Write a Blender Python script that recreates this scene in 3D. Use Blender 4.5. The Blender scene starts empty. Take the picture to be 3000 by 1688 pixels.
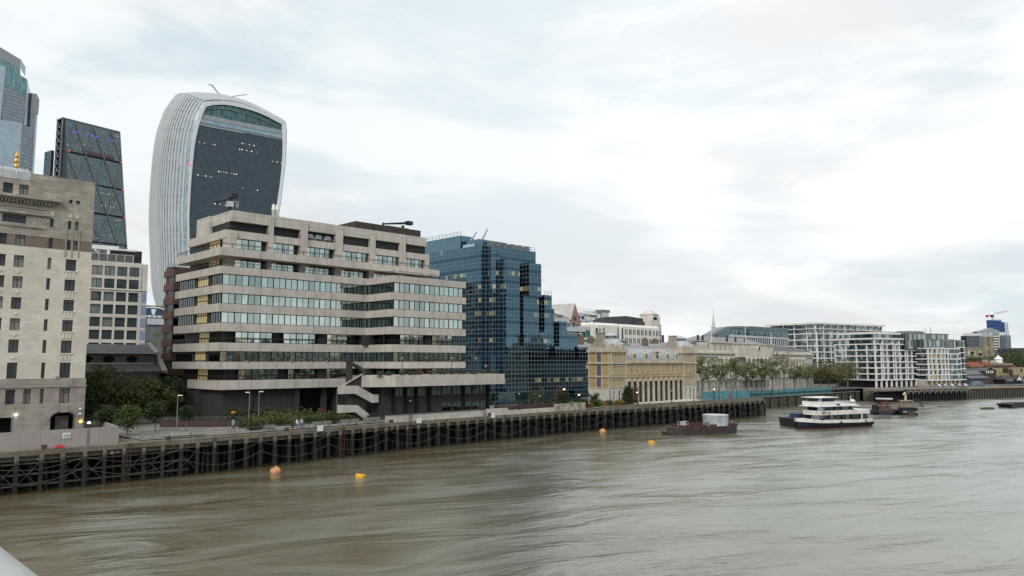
import bpy, math, random
import numpy as np
from mathutils import Matrix, Vector
R = random.Random(7)
sc = bpy.context.scene
COL = sc.collection
rad = math.radians

# ------------------------------------------------------------------ camera
cam_d = bpy.data.cameras.new("camera"); cam = bpy.data.objects.new("camera", cam_d); COL.objects.link(cam)
cam.location = (0, 0, 17); cam.rotation_euler = (rad(90) + math.atan(216 / 2224), 0, rad(45.5 - 90))
cam_d.sensor_width = 36; cam_d.lens = 26.69; cam_d.clip_start = 0.1; cam_d.clip_end = 9000
sc.camera = cam
# ------------------------------------------------------------------ exposure
sc.view_settings.view_transform = 'Standard'; sc.view_settings.look = 'None'
sc.view_settings.exposure = 0.27; sc.view_settings.gamma = 1.0
sc.cycles.max_bounces = 6; sc.cycles.caustics_reflective = False; sc.cycles.caustics_refractive = False
sc.cycles.sample_clamp_indirect = 3.0

# ------------------------------------------------------------------ node helper
class NT:
    def __init__(s, tree): s.t = tree; s.n = tree.nodes; s.l = tree.links
    def new(s, kind, **kw):
        nd = s.n.new(kind)
        for k, v in kw.items(): setattr(nd, k, v)
        return nd
    def put(s, sock, v):
        if hasattr(v, 'is_output'): s.l.new(v, sock)
        elif isinstance(v, (tuple, list)) and len(v) == 3 and sock.type == 'RGBA': sock.default_value = (*v, 1)
        else: sock.default_value = v
    def math(s, op, a, b=0.0, c=None, clamp=False):
        nd = s.new('ShaderNodeMath', operation=op, use_clamp=clamp)
        s.put(nd.inputs[0], a); s.put(nd.inputs[1], b)
        if c is not None: s.put(nd.inputs[2], c)
        return nd.outputs[0]
    def vmath(s, op, a, b=None):
        nd = s.new('ShaderNodeVectorMath', operation=op); s.put(nd.inputs[0], a)
        if b is not None: s.put(nd.inputs[3 if op == 'SCALE' else 1], b)
        return nd.outputs['Value'] if op in ('DOT_PRODUCT', 'LENGTH') else nd.outputs[0]
    def mix(s, f, a, b, blend='MIX'):
        nd = s.new('ShaderNodeMix', data_type='RGBA', blend_type=blend)
        s.put(nd.inputs[0], f); s.put(nd.inputs[6], a); s.put(nd.inputs[7], b)
        return nd.outputs[2]
    def ramp(s, f, lo, hi, a=0.0, b=1.0, smooth=True):
        nd = s.new('ShaderNodeMapRange', interpolation_type='SMOOTHSTEP' if smooth else 'LINEAR')
        s.put(nd.inputs[0], f); s.put(nd.inputs[1], lo); s.put(nd.inputs[2], hi); s.put(nd.inputs[3], a); s.put(nd.inputs[4], b)
        return nd.outputs[0]
    def noise(s, v, scale, detail=4, rough=.55, dist=0.0, dims='3D'):
        nd = s.new('ShaderNodeTexNoise', noise_dimensions=dims); s.put(nd.inputs['Vector'], v)
        s.put(nd.inputs['Scale'], scale); s.put(nd.inputs['Detail'], detail); s.put(nd.inputs['Roughness'], rough); s.put(nd.inputs['Distortion'], dist)
        return nd.outputs[0]
    def xyz(s, v):
        nd = s.new('ShaderNodeSeparateXYZ'); s.put(nd.inputs[0], v); return nd.outputs
    def comb(s, x, y, z=0.0):
        nd = s.new('ShaderNodeCombineXYZ'); s.put(nd.inputs[0], x); s.put(nd.inputs[1], y); s.put(nd.inputs[2], z); return nd.outputs[0]
    def mapping(s, v, scale=(1, 1, 1), rot=(0, 0, 0), loc=(0, 0, 0)):
        nd = s.new('ShaderNodeMapping'); s.put(nd.inputs[0], v)
        nd.inputs['Scale'].default_value = scale; nd.inputs['Rotation'].default_value = rot; nd.inputs['Location'].default_value = loc
        return nd.outputs[0]

# ------------------------------------------------------------------ sky: overcast cloud deck over a Nishita sky
SUN_EL, SUN_AZ = rad(38), rad(215)           # direction towards the sun, azimuth from +X
w = bpy.data.worlds.new("World"); sc.world = w; w.use_nodes = True
w.node_tree.nodes.clear(); N = NT(w.node_tree)
out = N.new('ShaderNodeOutputWorld'); bg = N.new('ShaderNodeBackground'); N.l.new(bg.outputs[0], out.inputs[0])
sky = N.new('ShaderNodeTexSky', sky_type='NISHITA', sun_disc=False, sun_elevation=SUN_EL, sun_rotation=rad(90) - SUN_AZ)
d = N.vmath('NORMALIZE', N.new('ShaderNodeTexCoord').outputs['Generated'])
X, Y, Z = N.xyz(d)
zz = N.math('ADD', N.math('MAXIMUM', Z, 0.0), .16)
p = N.comb(N.math('DIVIDE', X, zz), N.math('DIVIDE', Y, zz))
big = N.noise(N.mapping(p, (.55, .8, 1), (0, 0, .5), (3.1, 1.7, 0)), 1.0, 5, .5, .35, '2D')
mid = N.noise(N.mapping(p, (.9, 1.9, 1), (0, 0, .75), (9.3, 4.2, 0)), 1.25, 6, .55, .5, '2D')
fine = N.noise(N.mapping(p, (1, 1.6, 1), (0, 0, .6)), 4.0, 4, .5, .3, '2D')
az = N.math('ARCTAN2', Y, X)
lay = N.noise(N.comb(N.math('MULTIPLY', az, 2.1), N.math('MULTIPLY', Z, 9.0), 4.0), 1.0, 7, .56, .35, '3D')            # level layers
puff = N.noise(N.comb(N.math('MULTIPLY', az, 5.0), N.math('MULTIPLY', Z, 15.0), 9.0), 1.0, 6, .6, .5, '3D')
cov = N.math('ADD', N.math('ADD', N.math('MULTIPLY', big, .30), N.math('MULTIPLY', lay, .42)), N.math('ADD', N.math('MULTIPLY', mid, .10), N.math('MULTIPLY', puff, .18)))
cov = N.ramp(cov, .43, .555)
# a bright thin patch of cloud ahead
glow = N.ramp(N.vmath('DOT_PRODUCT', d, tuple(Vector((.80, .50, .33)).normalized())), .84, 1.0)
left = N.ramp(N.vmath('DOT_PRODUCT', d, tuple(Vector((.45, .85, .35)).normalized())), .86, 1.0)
hue = N.ramp(N.noise(N.comb(N.math('MULTIPLY', az, 1.6), N.math('MULTIPLY', Z, 5.0), 2.0), 1.0, 3, .5), .42, .60)
ccol = N.mix(cov, N.mix(hue, (.55, .66, .71), (.645, .655, .67)), N.mix(hue, (.88, .91, .91), (.90, .885, .865)))
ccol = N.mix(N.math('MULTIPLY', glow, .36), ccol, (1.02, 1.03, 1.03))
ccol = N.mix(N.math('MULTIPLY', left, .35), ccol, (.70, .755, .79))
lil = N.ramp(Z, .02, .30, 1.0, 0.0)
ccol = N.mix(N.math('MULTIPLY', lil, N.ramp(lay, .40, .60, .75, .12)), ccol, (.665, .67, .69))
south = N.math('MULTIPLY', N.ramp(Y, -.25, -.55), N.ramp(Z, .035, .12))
ccol = N.mix(N.math('MULTIPLY', south, .55), ccol, (.40, .50, .54))            # unseen southern sky greyed above the horizon to shape the window reflections
up = N.ramp(Z, .42, .95, 1.0, 1.55)                                # sky above the view brightened to light the facades
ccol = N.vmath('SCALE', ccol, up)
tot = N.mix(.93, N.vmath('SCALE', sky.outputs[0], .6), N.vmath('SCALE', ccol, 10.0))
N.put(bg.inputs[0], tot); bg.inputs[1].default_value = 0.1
# ------------------------------------------------------------------ sun behind thin cloud
sd = bpy.data.lights.new("sun", 'SUN'); so = bpy.data.objects.new("sun", sd); COL.objects.link(so)
sd.energy = 1.5; sd.angle = rad(24); sd.color = (1, .965, .92)
sv = Vector((math.cos(SUN_EL) * math.cos(SUN_AZ), math.cos(SUN_EL) * math.sin(SUN_AZ), math.sin(SUN_EL)))
so.rotation_euler = (-sv).to_track_quat('-Z', 'Y').to_euler(); so.location = sv * 400

# ------------------------------------------------------------------ scene graph helpers
WM = {}
def FR(ox, oy, rot=0.0, oz=0.0): return Matrix.Translation((ox, oy, oz)) @ Matrix.Rotation(rad(rot), 4, 'Z')
def setp(o, label=None, cat=None, group=None, kind=None):
    for k, v in (('label', label), ('category', cat), ('group', group), ('kind', kind)):
        if v: o[k] = v
    return o
def thing(name, label, cat, loc=(0, 0, 0), rz=0.0, group=None, M=None):
    o = bpy.data.objects.new(name, None); COL.objects.link(o); o.empty_display_size = .5
    o.location = loc; o.rotation_euler = (0, 0, rad(rz))
    if M is not None: o.matrix_basis = M
    WM[o] = o.matrix_basis.copy()
    return setp(o, label, cat, group)
def dup(root, loc=None, rz=None, label=None, group=None, scale=None):
    c = root.copy(); COL.objects.link(c)
    if loc is not None: c.location = loc
    if rz is not None: c.rotation_euler = (0, 0, rad(rz))
    if scale is not None: c.scale = (scale,) * 3
    setp(c, label, None, group)
    for ch in root.children:
        k = ch.copy(); COL.objects.link(k); k.parent = c
        for g in ch.children:
            j = g.copy(); COL.objects.link(j); j.parent = k
    return c

class MB:
    """collects faces, then links them as one mesh object"""
    def __init__(s, M=None): s.v = []; s.f = []; s.m = []; s.cur = 0; s.M = M
    def mat(s, i): s.cur = i; return s
    def add(s, pts):
        b = len(s.v)
        s.v.extend([tuple(s.M @ Vector(q)) for q in pts] if s.M is not None else [tuple(q) for q in pts]); return b
    def face(s, idx): s.f.append(tuple(idx)); s.m.append(s.cur)
    def poly(s, *pts): b = s.add(pts); s.face(range(b, b + len(pts)))
    def box(s, x0, x1, y0, y1, z0, z1):
        b = s.add([(x0, y0, z0), (x1, y0, z0), (x1, y1, z0), (x0, y1, z0), (x0, y0, z1), (x1, y0, z1), (x1, y1, z1), (x0, y1, z1)])
        for q in ((0, 3, 2, 1), (4, 5, 6, 7), (0, 1, 5, 4), (1, 2, 6, 5), (2, 3, 7, 6), (3, 0, 4, 7)): s.face([b + i for i in q])
        return s
    def prism(s, plan, z0, z1, top=None):
        n = len(plan); t = top or plan
        b = s.add([(x, y, z0) for x, y in plan] + [(x, y, z1) for x, y in t])
        s.face([b + i for i in reversed(range(n))]); s.face([b + n + i for i in range(n)])
        for i in range(n): j = (i + 1) % n; s.face((b + i, b + j, b + n + j, b + n + i))
        return s
    def slab(s, outline, y0, y1):
        """outline of (x, z) points, counter-clockwise seen from -Y, given depth along Y"""
        n = len(outline); b = s.add([(x, y0, z) for x, z in outline] + [(x, y1, z) for x, z in outline])
        s.face([b + i for i in range(n)]); s.face([b + n + i for i in reversed(range(n))])
        for i in range(n): j = (i + 1) % n; s.face((b + j, b + i, b + n + i, b + n + j))
        return s
    def tube(s, pts, r, n=6, caps=True):
        pts = [Vector(q) for q in pts]; rr = r if isinstance(r, (list, tuple)) else [r] * len(pts); rings = []
        for i, q in enumerate(pts):
            t = (pts[min(i + 1, len(pts) - 1)] - pts[max(i - 1, 0)]).normalized()
            a = t.cross(Vector((0, 0, 1)) if abs(t.z) < .9 else Vector((1, 0, 0))).normalized(); c = t.cross(a)
            rings.append(s.add([q + (a * math.cos(2 * math.pi * (k + .5) / n) + c * math.sin(2 * math.pi * (k + .5) / n)) * rr[i] for k in range(n)]))
        for i in range(len(rings) - 1):
            for k in range(n): l = (k + 1) % n; s.face((rings[i] + k, rings[i] + l, rings[i + 1] + l, rings[i + 1] + k))
        if caps: s.face([rings[0] + k for k in reversed(range(n))]); s.face([rings[-1] + k for k in range(n)])
        return s
    def lathe(s, cx, cy, prof, n=12):
        rings = [s.add([(cx + r * math.cos(2 * math.pi * k / n), cy + r * math.sin(2 * math.pi * k / n), z) for k in range(n)]) for r, z in prof]
        for i in range(len(rings) - 1):
            for k in range(n): l = (k + 1) % n; s.face((rings[i] + k, rings[i] + l, rings[i + 1] + l, rings[i + 1] + k))
        s.face([rings[0] + k for k in reversed(range(n))]); s.face([rings[-1] + k for k in range(n)])
        return s
    def ball(s, c, rx, ry=None, rz=None, n=12, m=8):
        ry = ry or rx; rz = rz or rx
        rings = [s.add([(c[0] + rx * math.sin(math.pi * i / m) * math.cos(2 * math.pi * k / n), c[1] + ry * math.sin(math.pi * i / m) * math.sin(2 * math.pi * k / n), c[2] - rz * math.cos(math.pi * i / m)) for k in range(n)]) for i in range(1, m)]
        lo = s.add([(c[0], c[1], c[2] - rz)]); hi = s.add([(c[0], c[1], c[2] + rz)])
        for i in range(len(rings) - 1):
            for k in range(n): l = (k + 1) % n; s.face((rings[i] + k, rings[i] + l, rings[i + 1] + l, rings[i + 1] + k))
        for k in range(n): l = (k + 1) % n; s.face((lo, rings[0] + l, rings[0] + k)); s.face((hi, rings[-1] + k, rings[-1] + l))
        return s
    def build(s, name, mats, parent=None, smooth=False, local=False, uv=True):
        me = bpy.data.meshes.new(name)
        vs = s.v
        if parent is not None and not local:
            inv = np.array(WM[parent].inverted()); a = np.array(vs) @ inv[:3, :3].T + inv[:3, 3]; vs = a.tolist()
        me.from_pydata(vs, [], s.f)
        for m in (mats if isinstance(mats, (list, tuple)) else [mats]): me.materials.append(m)
        me.polygons.foreach_set('material_index', s.m)
        if smooth: me.polygons.foreach_set('use_smooth', [True] * len(s.f))
        if uv:
            np_ = len(me.polygons); nor = np.empty(np_ * 3); me.polygons.foreach_get('normal', nor); nor = nor.reshape(-1, 3)
            lt = np.empty(np_, int); me.polygons.foreach_get('loop_total', lt)
            li = np.empty(len(me.loops), int); me.loops.foreach_get('vertex_index', li)
            co = np.array(vs).reshape(-1, 3)[li]; nl = np.repeat(nor, lt, 0)
            h = np.hypot(nl[:, 0], nl[:, 1]); wall = h > .3; hs = np.where(h > 1e-6, h, 1)
            u = np.where(wall, (-nl[:, 1] * co[:, 0] + nl[:, 0] * co[:, 1]) / hs, co[:, 0]); v = np.where(wall, co[:, 2], co[:, 1])
            me.uv_layers.new(name='UVMap').data.foreach_set('uv', np.column_stack([u, v]).ravel())
        o = bpy.data.objects.new(name, me); COL.objects.link(o)
        if parent is not None: o.parent = parent; WM[o] = WM[parent]
        else: WM[o] = Matrix.Identity(4)
        return o

# ------------------------------------------------------------------ materials
def base(name):
    m = bpy.data.materials.new(name); m.use_nodes = True; N = NT(m.node_tree)
    return m, N, m.node_tree.nodes['Principled BSDF']
def surf(name, c1, c2=None, sc=.6, rough=.85, metal=0.0, spec=.3, joints=None, jdark=.62, stag=.5, streak=0.0, bump=0.0, var=.12, lo=.35, hi=.65):
    """weathered solid: two tones in noise patches, optional block joints (w, h, width) and vertical dirt streaks"""
    m, N, b = base(name)
    ob = N.new('ShaderNodeTexCoord').outputs['Object']; uv = N.new('ShaderNodeUVMap').outputs[0]
    c2 = c2 or tuple(x * .78 for x in c1)
    n1 = N.noise(ob, sc, 6, .6); col = N.mix(N.ramp(n1, lo, hi), c1, c2)
    if joints:
        br = N.new('ShaderNodeTexBrick', offset=stag); N.put(br.inputs['Vector'], uv); br.inputs['Scale'].default_value = 1
        N.put(br.inputs['Color1'], (1, 1, 1)); N.put(br.inputs['Color2'], (1 - var,) * 3); N.put(br.inputs['Mortar'], (jdark,) * 3)
        br.inputs['Brick Width'].default_value = joints[0]; br.inputs['Row Height'].default_value = joints[1]
        br.inputs['Mortar Size'].default_value = joints[2]; br.inputs['Mortar Smooth'].default_value = .2
        col = N.mix(1.0, col, br.outputs[0], 'MULTIPLY')
    if streak:
        st = N.noise(N.mapping(uv, (.9, .05, 1)), 1.0, 5, .7)
        col = N.mix(N.math('MULTIPLY', N.ramp(st, .47, .72), streak), col, tuple(x * .42 for x in c1))
    N.put(b.inputs['Base Color'], col); b.inputs['Roughness'].default_value = rough; b.inputs['Metallic'].default_value = metal
    b.inputs['Specular IOR Level'].default_value = spec
    if bump:
        bm = N.new('ShaderNodeBump'); bm.inputs['Strength'].default_value = bump; bm.inputs['Distance'].default_value = .05
        N.put(bm.inputs['Height'], N.noise(ob, sc * 8, 5)); N.l.new(bm.outputs[0], b.inputs['Normal'])
    return m
def glow_mat(name, col, s):
    m, N, b = base(name); N.put(b.inputs['Base Color'], col); N.put(b.inputs['Emission Color'], col); b.inputs['Emission Strength'].default_value = s; return m
def curtain(name, tint, line=(.2, .25, .3), pw=1.3, ph=1.2, lw=.07, lh=.07, rough=.04, jit=.03, var=.35, lit=0.0, floor=3, litcol=(1, .8, .35), lits=1.2, dark=(.01, .014, .02), panel=None, offx=0.0, offz=0.0, metal=1.0, dots=False, blind=0.0):
    """reflective glazing in a grid of panes, each pane a little out of true; some panes lit from inside"""
    m, N, b = base(name)
    uv = N.new('ShaderNodeUVMap').outputs[0]; u, v, _ = N.xyz(uv)
    u = N.math('DIVIDE', N.math('ADD', u, offx + 400 * pw), pw); v = N.math('DIVIDE', N.math('ADD', v, offz + 40 * ph * floor), ph)
    cu, cv = N.math('FLOOR', u), N.math('FLOOR', v)
    wn = N.new('ShaderNodeTexWhiteNoise', noise_dimensions='3D'); N.put(wn.inputs[0], N.comb(cu, cv, .5))
    rv, rc = wn.outputs[0], wn.outputs[1]
    mask = N.math('MAXIMUM', N.math('LESS_THAN', N.math('FRACT', u), lw / pw), N.math('LESS_THAN', N.math('FRACT', v), lh / ph))
    geo = N.new('ShaderNodeNewGeometry')
    tn = N.new('ShaderNodeTexNoise'); N.put(tn.inputs['Vector'], geo.outputs['Position']); tn.inputs['Scale'].default_value = .22; tn.inputs['Detail'].default_value = 2
    wob = N.vmath('SCALE', N.vmath('SUBTRACT', tn.outputs[1], (.5, .5, .5)), jit * 1.6)            # slow waviness carried across panes
    nr = N.vmath('NORMALIZE', N.vmath('ADD', N.vmath('ADD', geo.outputs['Normal'], wob), N.vmath('SCALE', N.vmath('SUBTRACT', rc, (.5, .5, .5)), jit)))
    col = N.mix(N.math('MULTIPLY', rv, var), tint, dark)
    if panel:                                   # a solid spandrel row out of every `floor` rows
        sp = N.math('LESS_THAN', N.math('MODULO', cv, float(floor)), .5); col = N.mix(sp, col, panel)
    if blind:
        col = N.mix(N.math('GREATER_THAN', N.xyz(rc)[1], 1 - blind), col, tuple(min(1, x * 1.3 + .12) for x in tint))
    col = N.mix(mask, col, line)
    N.put(b.inputs['Base Color'], col); N.put(b.inputs['Normal'], nr)
    N.put(b.inputs['Roughness'], N.math('ADD', N.math('MULTIPLY', mask, .5), rough))
    N.put(b.inputs['Metallic'], N.math('MULTIPLY', N.math('SUBTRACT', 1.0, mask), metal))
    if lit:
        fl = N.math('FLOOR', N.math('DIVIDE', cv, float(floor)))
        wf = N.new('ShaderNodeTexWhiteNoise', noise_dimensions='2D'); N.put(wf.inputs[0], N.comb(fl, N.math('FLOOR', N.math('DIVIDE', cu, 9.0))))
        on = N.math('MULTIPLY', N.math('GREATER_THAN', wf.outputs[0], .88), N.math('GREATER_THAN', N.xyz(rc)[0], 1 - lit))
        row = N.math('LESS_THAN', N.math('ABSOLUTE', N.math('SUBTRACT', N.math('MODULO', cv, float(floor)), floor - 1.0)), .5)
        on = N.math('MULTIPLY', N.math('MULTIPLY', on, row), N.math('SUBTRACT', 1.0, mask))
        if dots: on = N.math('MULTIPLY', on, N.math('MULTIPLY', N.math('GREATER_THAN', N.math('FRACT', v), .62), N.math('LESS_THAN', N.math('FRACT', u), .6)))
        N.put(b.inputs['Emission Color'], litcol); N.put(b.inputs['Emission Strength'], N.math('MULTIPLY', on, N.math('MULTIPLY', N.xyz(rc)[2], lits)))
    return m
def leafmat(name, c1, c2, c3=None):
    m, N, b = base(name)
    geo = N.new('ShaderNodeNewGeometry'); ob = N.new('ShaderNodeTexCoord').outputs['Object']
    ri = geo.outputs['Random Per Island']
    col = N.mix(ri, c1, c2)
    if c3: col = N.mix(N.ramp(N.noise(ob, .45, 3), .5, .68), col, c3)
    N.put(b.inputs['Base Color'], col); b.inputs['Roughness'].default_value = .6; b.inputs['Specular IOR Level'].default_value = .25
    tr = N.new('ShaderNodeBsdfTranslucent'); N.put(tr.inputs[0], col); mx = N.new('ShaderNodeMixShader'); mx.inputs[0].default_value = .25
    N.l.new(b.outputs[0], mx.inputs[1]); N.l.new(tr.outputs[0], mx.inputs[2])
    N.l.new(mx.outputs[0], m.node_tree.nodes['Material Output'].inputs[0])
    return m
def glassmat(name, tint=(.03, .035, .04), refl=.5, rough=.05, blind=.3, bcol=(.2, .2, .18), metal=0.0):
    """window glass: dark room behind, some with a blind, seen through a reflecting pane"""
    m, N, b = base(name)
    oi = N.new('ShaderNodeObjectInfo'); geo = N.new('ShaderNodeNewGeometry')
    r = N.math('FRACT', N.math('ADD', oi.outputs['Random'], N.math('MULTIPLY', geo.outputs['Random Per Island'], 7.3)))
    col = N.mix(N.math('GREATER_THAN', r, 1 - blind), tint, bcol)
    N.put(b.inputs['Base Color'], col); b.inputs['Roughness'].default_value = rough; b.inputs['Specular IOR Level'].default_value = refl; b.inputs['Metallic'].default_value = metal
    return m
# ------------------------------------------------------------------ shared materials
m_conc = surf('concrete_panel', (.535, .49, .44), (.45, .41, .365), .35, .9, joints=(3.9, 40, .06), jdark=.62, streak=.42, stag=0, var=.05)
m_conc2 = surf('concrete_cast', (.52, .49, .44), (.43, .405, .36), .5, .9, joints=(3.1, 40, .05), jdark=1.25, streak=.28, stag=0)
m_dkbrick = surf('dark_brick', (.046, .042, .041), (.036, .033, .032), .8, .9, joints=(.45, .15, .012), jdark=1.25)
m_dark = surf('dark_metal', (.022, .023, .025), None, .5, .55)
m_black = surf('soot_black', (.008, .008, .009), None, .5, .9)
m_grey = surf('grey_metal', (.22, .23, .235), (.17, .18, .185), .8, .5, metal=.4)
m_lgrey = surf('pale_metal', (.50, .52, .53), (.42, .44, .45), .8, .45)
m_white = surf('white_paint', (.78, .78, .76), (.66, .66, .64), .5, .5)
m_wornwhite = surf('worn_white_paint', (.74, .73, .69), (.60, .58, .53), .5, .6, streak=.25)
m_stone = surf('portland_stone', (.69, .64, .555), (.60, .55, .47), .25, .9, joints=(1.3, .55, .022), jdark=.72, var=.10)
m_stone_t = surf('weathered_stone', (.50, .46, .385), (.33, .305, .265), .16, .95, joints=(1.3, .5, .025), jdark=.62, var=.28, streak=.3)
m_stone_b = surf('brown_stone_band', (.22, .18, .145), None, .4, .9, joints=(1.9, 1.75, .03), jdark=.55)
m_granite = surf('granite_base', (.36, .32, .28), (.285, .25, .215), .5, .85, joints=(2.4, .9, .025), jdark=.6, var=.10, streak=.12)
m_ashlar = surf('pale_ashlar', (.64, .605, .535), (.54, .51, .45), .2, .9, joints=(1.5, .5, .02), jdark=.75, streak=.22)
m_lime = surf('limestone_trim', (.62, .585, .51), (.50, .465, .40), .6, .9, streak=.25)
m_yellow = surf('london_stock_brick', (.46, .33, .15), (.37, .26, .12), .4, .9, joints=(.46, .15, .015), jdark=1.2, var=.25)
m_slate = surf('slate_roof', (.125, .125, .135), (.09, .09, .095), .9, .8, joints=(.5, .28, .02), jdark=.7, var=.25)
m_lead = surf('lead_roof', (.36, .385, .41), (.28, .30, .325), .5, .6, joints=(1.0, 60, .09), jdark=.62, stag=0)
m_redbrick = surf('red_brick', (.135, .072, .06), (.095, .052, .045), .5, .9, joints=(.46, .15, .015), jdark=1.15)
m_tile = surf('red_tile', (.26, .085, .055), (.19, .07, .05), .5, .85, joints=(.4, .3, .02), jdark=.7)
m_church = surf('church_stone', (.16, .14, .115), (.115, .10, .085), .4, .95, joints=(.9, .35, .02), jdark=.7, streak=.3)
m_timber = surf('wet_timber', (.10, .09, .07), None, 1.5, .9, streak=.4)
m_fascia = surf('quay_fascia', (.215, .19, .15), (.14, .122, .095), .35, .95, joints=(2.1, 3, .03), jdark=.6, streak=.45, var=.2)
m_lichen = surf('lichen_beam', (.14, .13, .105), (.62, .60, .53), 1.6, .95, lo=.60, hi=.66)
m_rust = surf('rust_steel', (.105, .06, .045), (.06, .04, .032), 1.0, .9)
m_chain = surf('chain_steel', (.13, .12, .10), None, 1.0, .7)
m_hoard = surf('mauve_hoarding', (.36, .315, .30), (.32, .28, .265), .3, .6, joints=(2.4, 30, .03), jdark=.7, stag=0)
m_paving = surf('paving', (.235, .22, .20), (.18, .17, .155), .4, .9, joints=(1.2, .8, .02), jdark=.7)
m_grass = surf('lawn', (.055, .10, .025), (.04, .075, .02), 2.0, .95)
m_soil = surf('city_ground', (.12, .115, .105), None, .2, .95)
m_wgl = glassmat('dark_window')
m_wgl2 = glassmat('office_window', (.045, .06, .065), .8, .04, .25, (.16, .19, .17))
m_bronze = surf('bronze_frame', (.035, .03, .026), None, 1, .6)
m_lampon = glow_mat('lamp_glow', (1, .98, .92), 9.0)
m_amber = glow_mat('amber_glow', (1, .55, .12), 2.2)
m_warm = glow_mat('warm_lamp', (1, .82, .5), 1.3)
m_honey = surf('honey_trim', (.50, .45, .355), (.40, .355, .275), .6, .9, streak=.3)
m_redlamp = glow_mat('red_lamp', (1, .06, .05), 2.5)
m_bluelamp = glow_mat('blue_lamp', (.08, .10, 1), 2.0)
m_litwin = curtain('lit_stair_window', (.50, .39, .17), (.02, .018, .015), .82, 1.45, .22, .2, rough=.4, jit=0, var=.25, lit=0, metal=0, dark=(.5, .38, .12))
bs = m_litwin.node_tree.nodes['Principled BSDF']; bs.inputs['Emission Color'].default_value = (1, .68, .2, 1); bs.inputs['Emission Strength'].default_value = 0
_n = NT(m_litwin.node_tree); _n.l.new(bs.inputs['Base Color'].links[0].from_socket, bs.inputs['Emission Color']); bs.inputs['Emission Strength'].default_value = .22
m_sail = surf('rope', (.42, .40, .35), None, 2, .9)

# ------------------------------------------------------------------ water
m, N, b = base('river_water')
ob = N.new('ShaderNodeTexCoord').outputs['Object']
flow = N.mapping(ob, (1, 1, 1), (0, 0, rad(20)))
warp = N.noise(N.mapping(flow, (.018, .05, 1)), 1.0, 3, .5)
pw = N.vmath('ADD', flow, N.comb(0.0, N.math('MULTIPLY', warp, 9.0), 0.0))
s1 = N.noise(N.mapping(pw, (.05, .15, 1)), 1.0, 5, .55, .9)
s2 = N.noise(N.mapping(pw, (.20, .62, 1)), 1.0, 4, .55, .6)
s3 = N.noise(N.mapping(pw, (.8, 2.2, 1)), 1.0, 3, .6, .3)
hgt = N.math('ADD', N.math('ADD', N.math('MULTIPLY', s1, 2.2), N.math('MULTIPLY', s2, .30)), N.math('MULTIPLY', s3, .04))
bm = N.new('ShaderNodeBump'); bm.inputs['Strength'].default_value = 1.0; bm.inputs['Distance'].default_value = .22
N.put(bm.inputs['Height'], hgt); N.l.new(bm.outputs[0], b.inputs['Normal'])
patch = N.noise(N.mapping(pw, (.02, .06, 1), (0, 0, 0), (5, 2, 0)), 1.0, 4, .55)
N.put(b.inputs['Base Color'], N.mix(N.ramp(patch, .38, .66), (.082, .058, .023), (.100, .078, .040)))          # silty water
b.inputs['Roughness'].default_value = .6; b.inputs['Specular IOR Level'].default_value = 0
gs = N.new('ShaderNodeBsdfGlossy'); N.put(gs.inputs['Color'], (.90, .965, .945)); N.put(gs.inputs['Roughness'], N.ramp(s1, .3, .7, .30, .16)); N.l.new(bm.outputs[0], gs.inputs['Normal'])
lw = N.new('ShaderNodeLayerWeight'); lw.inputs['Blend'].default_value = .5; N.l.new(bm.outputs[0], lw.inputs['Normal'])
mx = N.new('ShaderNodeMixShader'); N.put(mx.inputs[0], N.ramp(lw.outputs['Facing'], .58, .95, .11, .66, False)); N.l.new(b.outputs[0], mx.inputs[1]); N.l.new(gs.outputs[0], mx.inputs[2])
N.l.new(mx.outputs[0], m.node_tree.nodes['Material Output'].inputs[0])
m_water = m

g = MB(); g.poly((-5000, -5000, 0), (6000, -5000, 0), (6000, 5000, 0), (-5000, 5000, 0))
setp(g.build('river', m_water), kind='structure')

# the land behind the quays, one sheet to the horizon, faced with a river wall
EDGE = [(-900, 122), (8, 122), (60, 123.5), (102, 125.5), (146, 125.5), (184, 123.5), (227, 121.5), (231, 137.5), (262, 136.3), (345, 133.4), (346, 129), (397, 105.5), (460, 92), (700, 8), (3500, -960)]
g = MB()
top = [(x, y, 5.3) for x, y in EDGE] + [(6000, -960, 5.3), (6000, 5000, 5.3), (-900, 5000, 5.3)]
g.poly(*top)
setp(g.build('ground', m_soil), kind='structure')
# paved riverside terraces
g = MB(); g.poly((40.5, 118.9, 5.55), (58, 118.9, 5.55), (86, 122, 5.55), (125, 122.2, 5.55), (125, 139, 5.55), (61, 139, 5.55), (61, 165, 5.55), (40.5, 165, 5.55)); g.poly((125, 122.2, 5.55), (184, 119.6, 5.55), (226, 118, 5.55), (229, 140, 5.55), (205, 150, 5.55), (125, 150, 5.55))
setp(g.build('riverside_pavement', m_paving), kind='structure')

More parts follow.
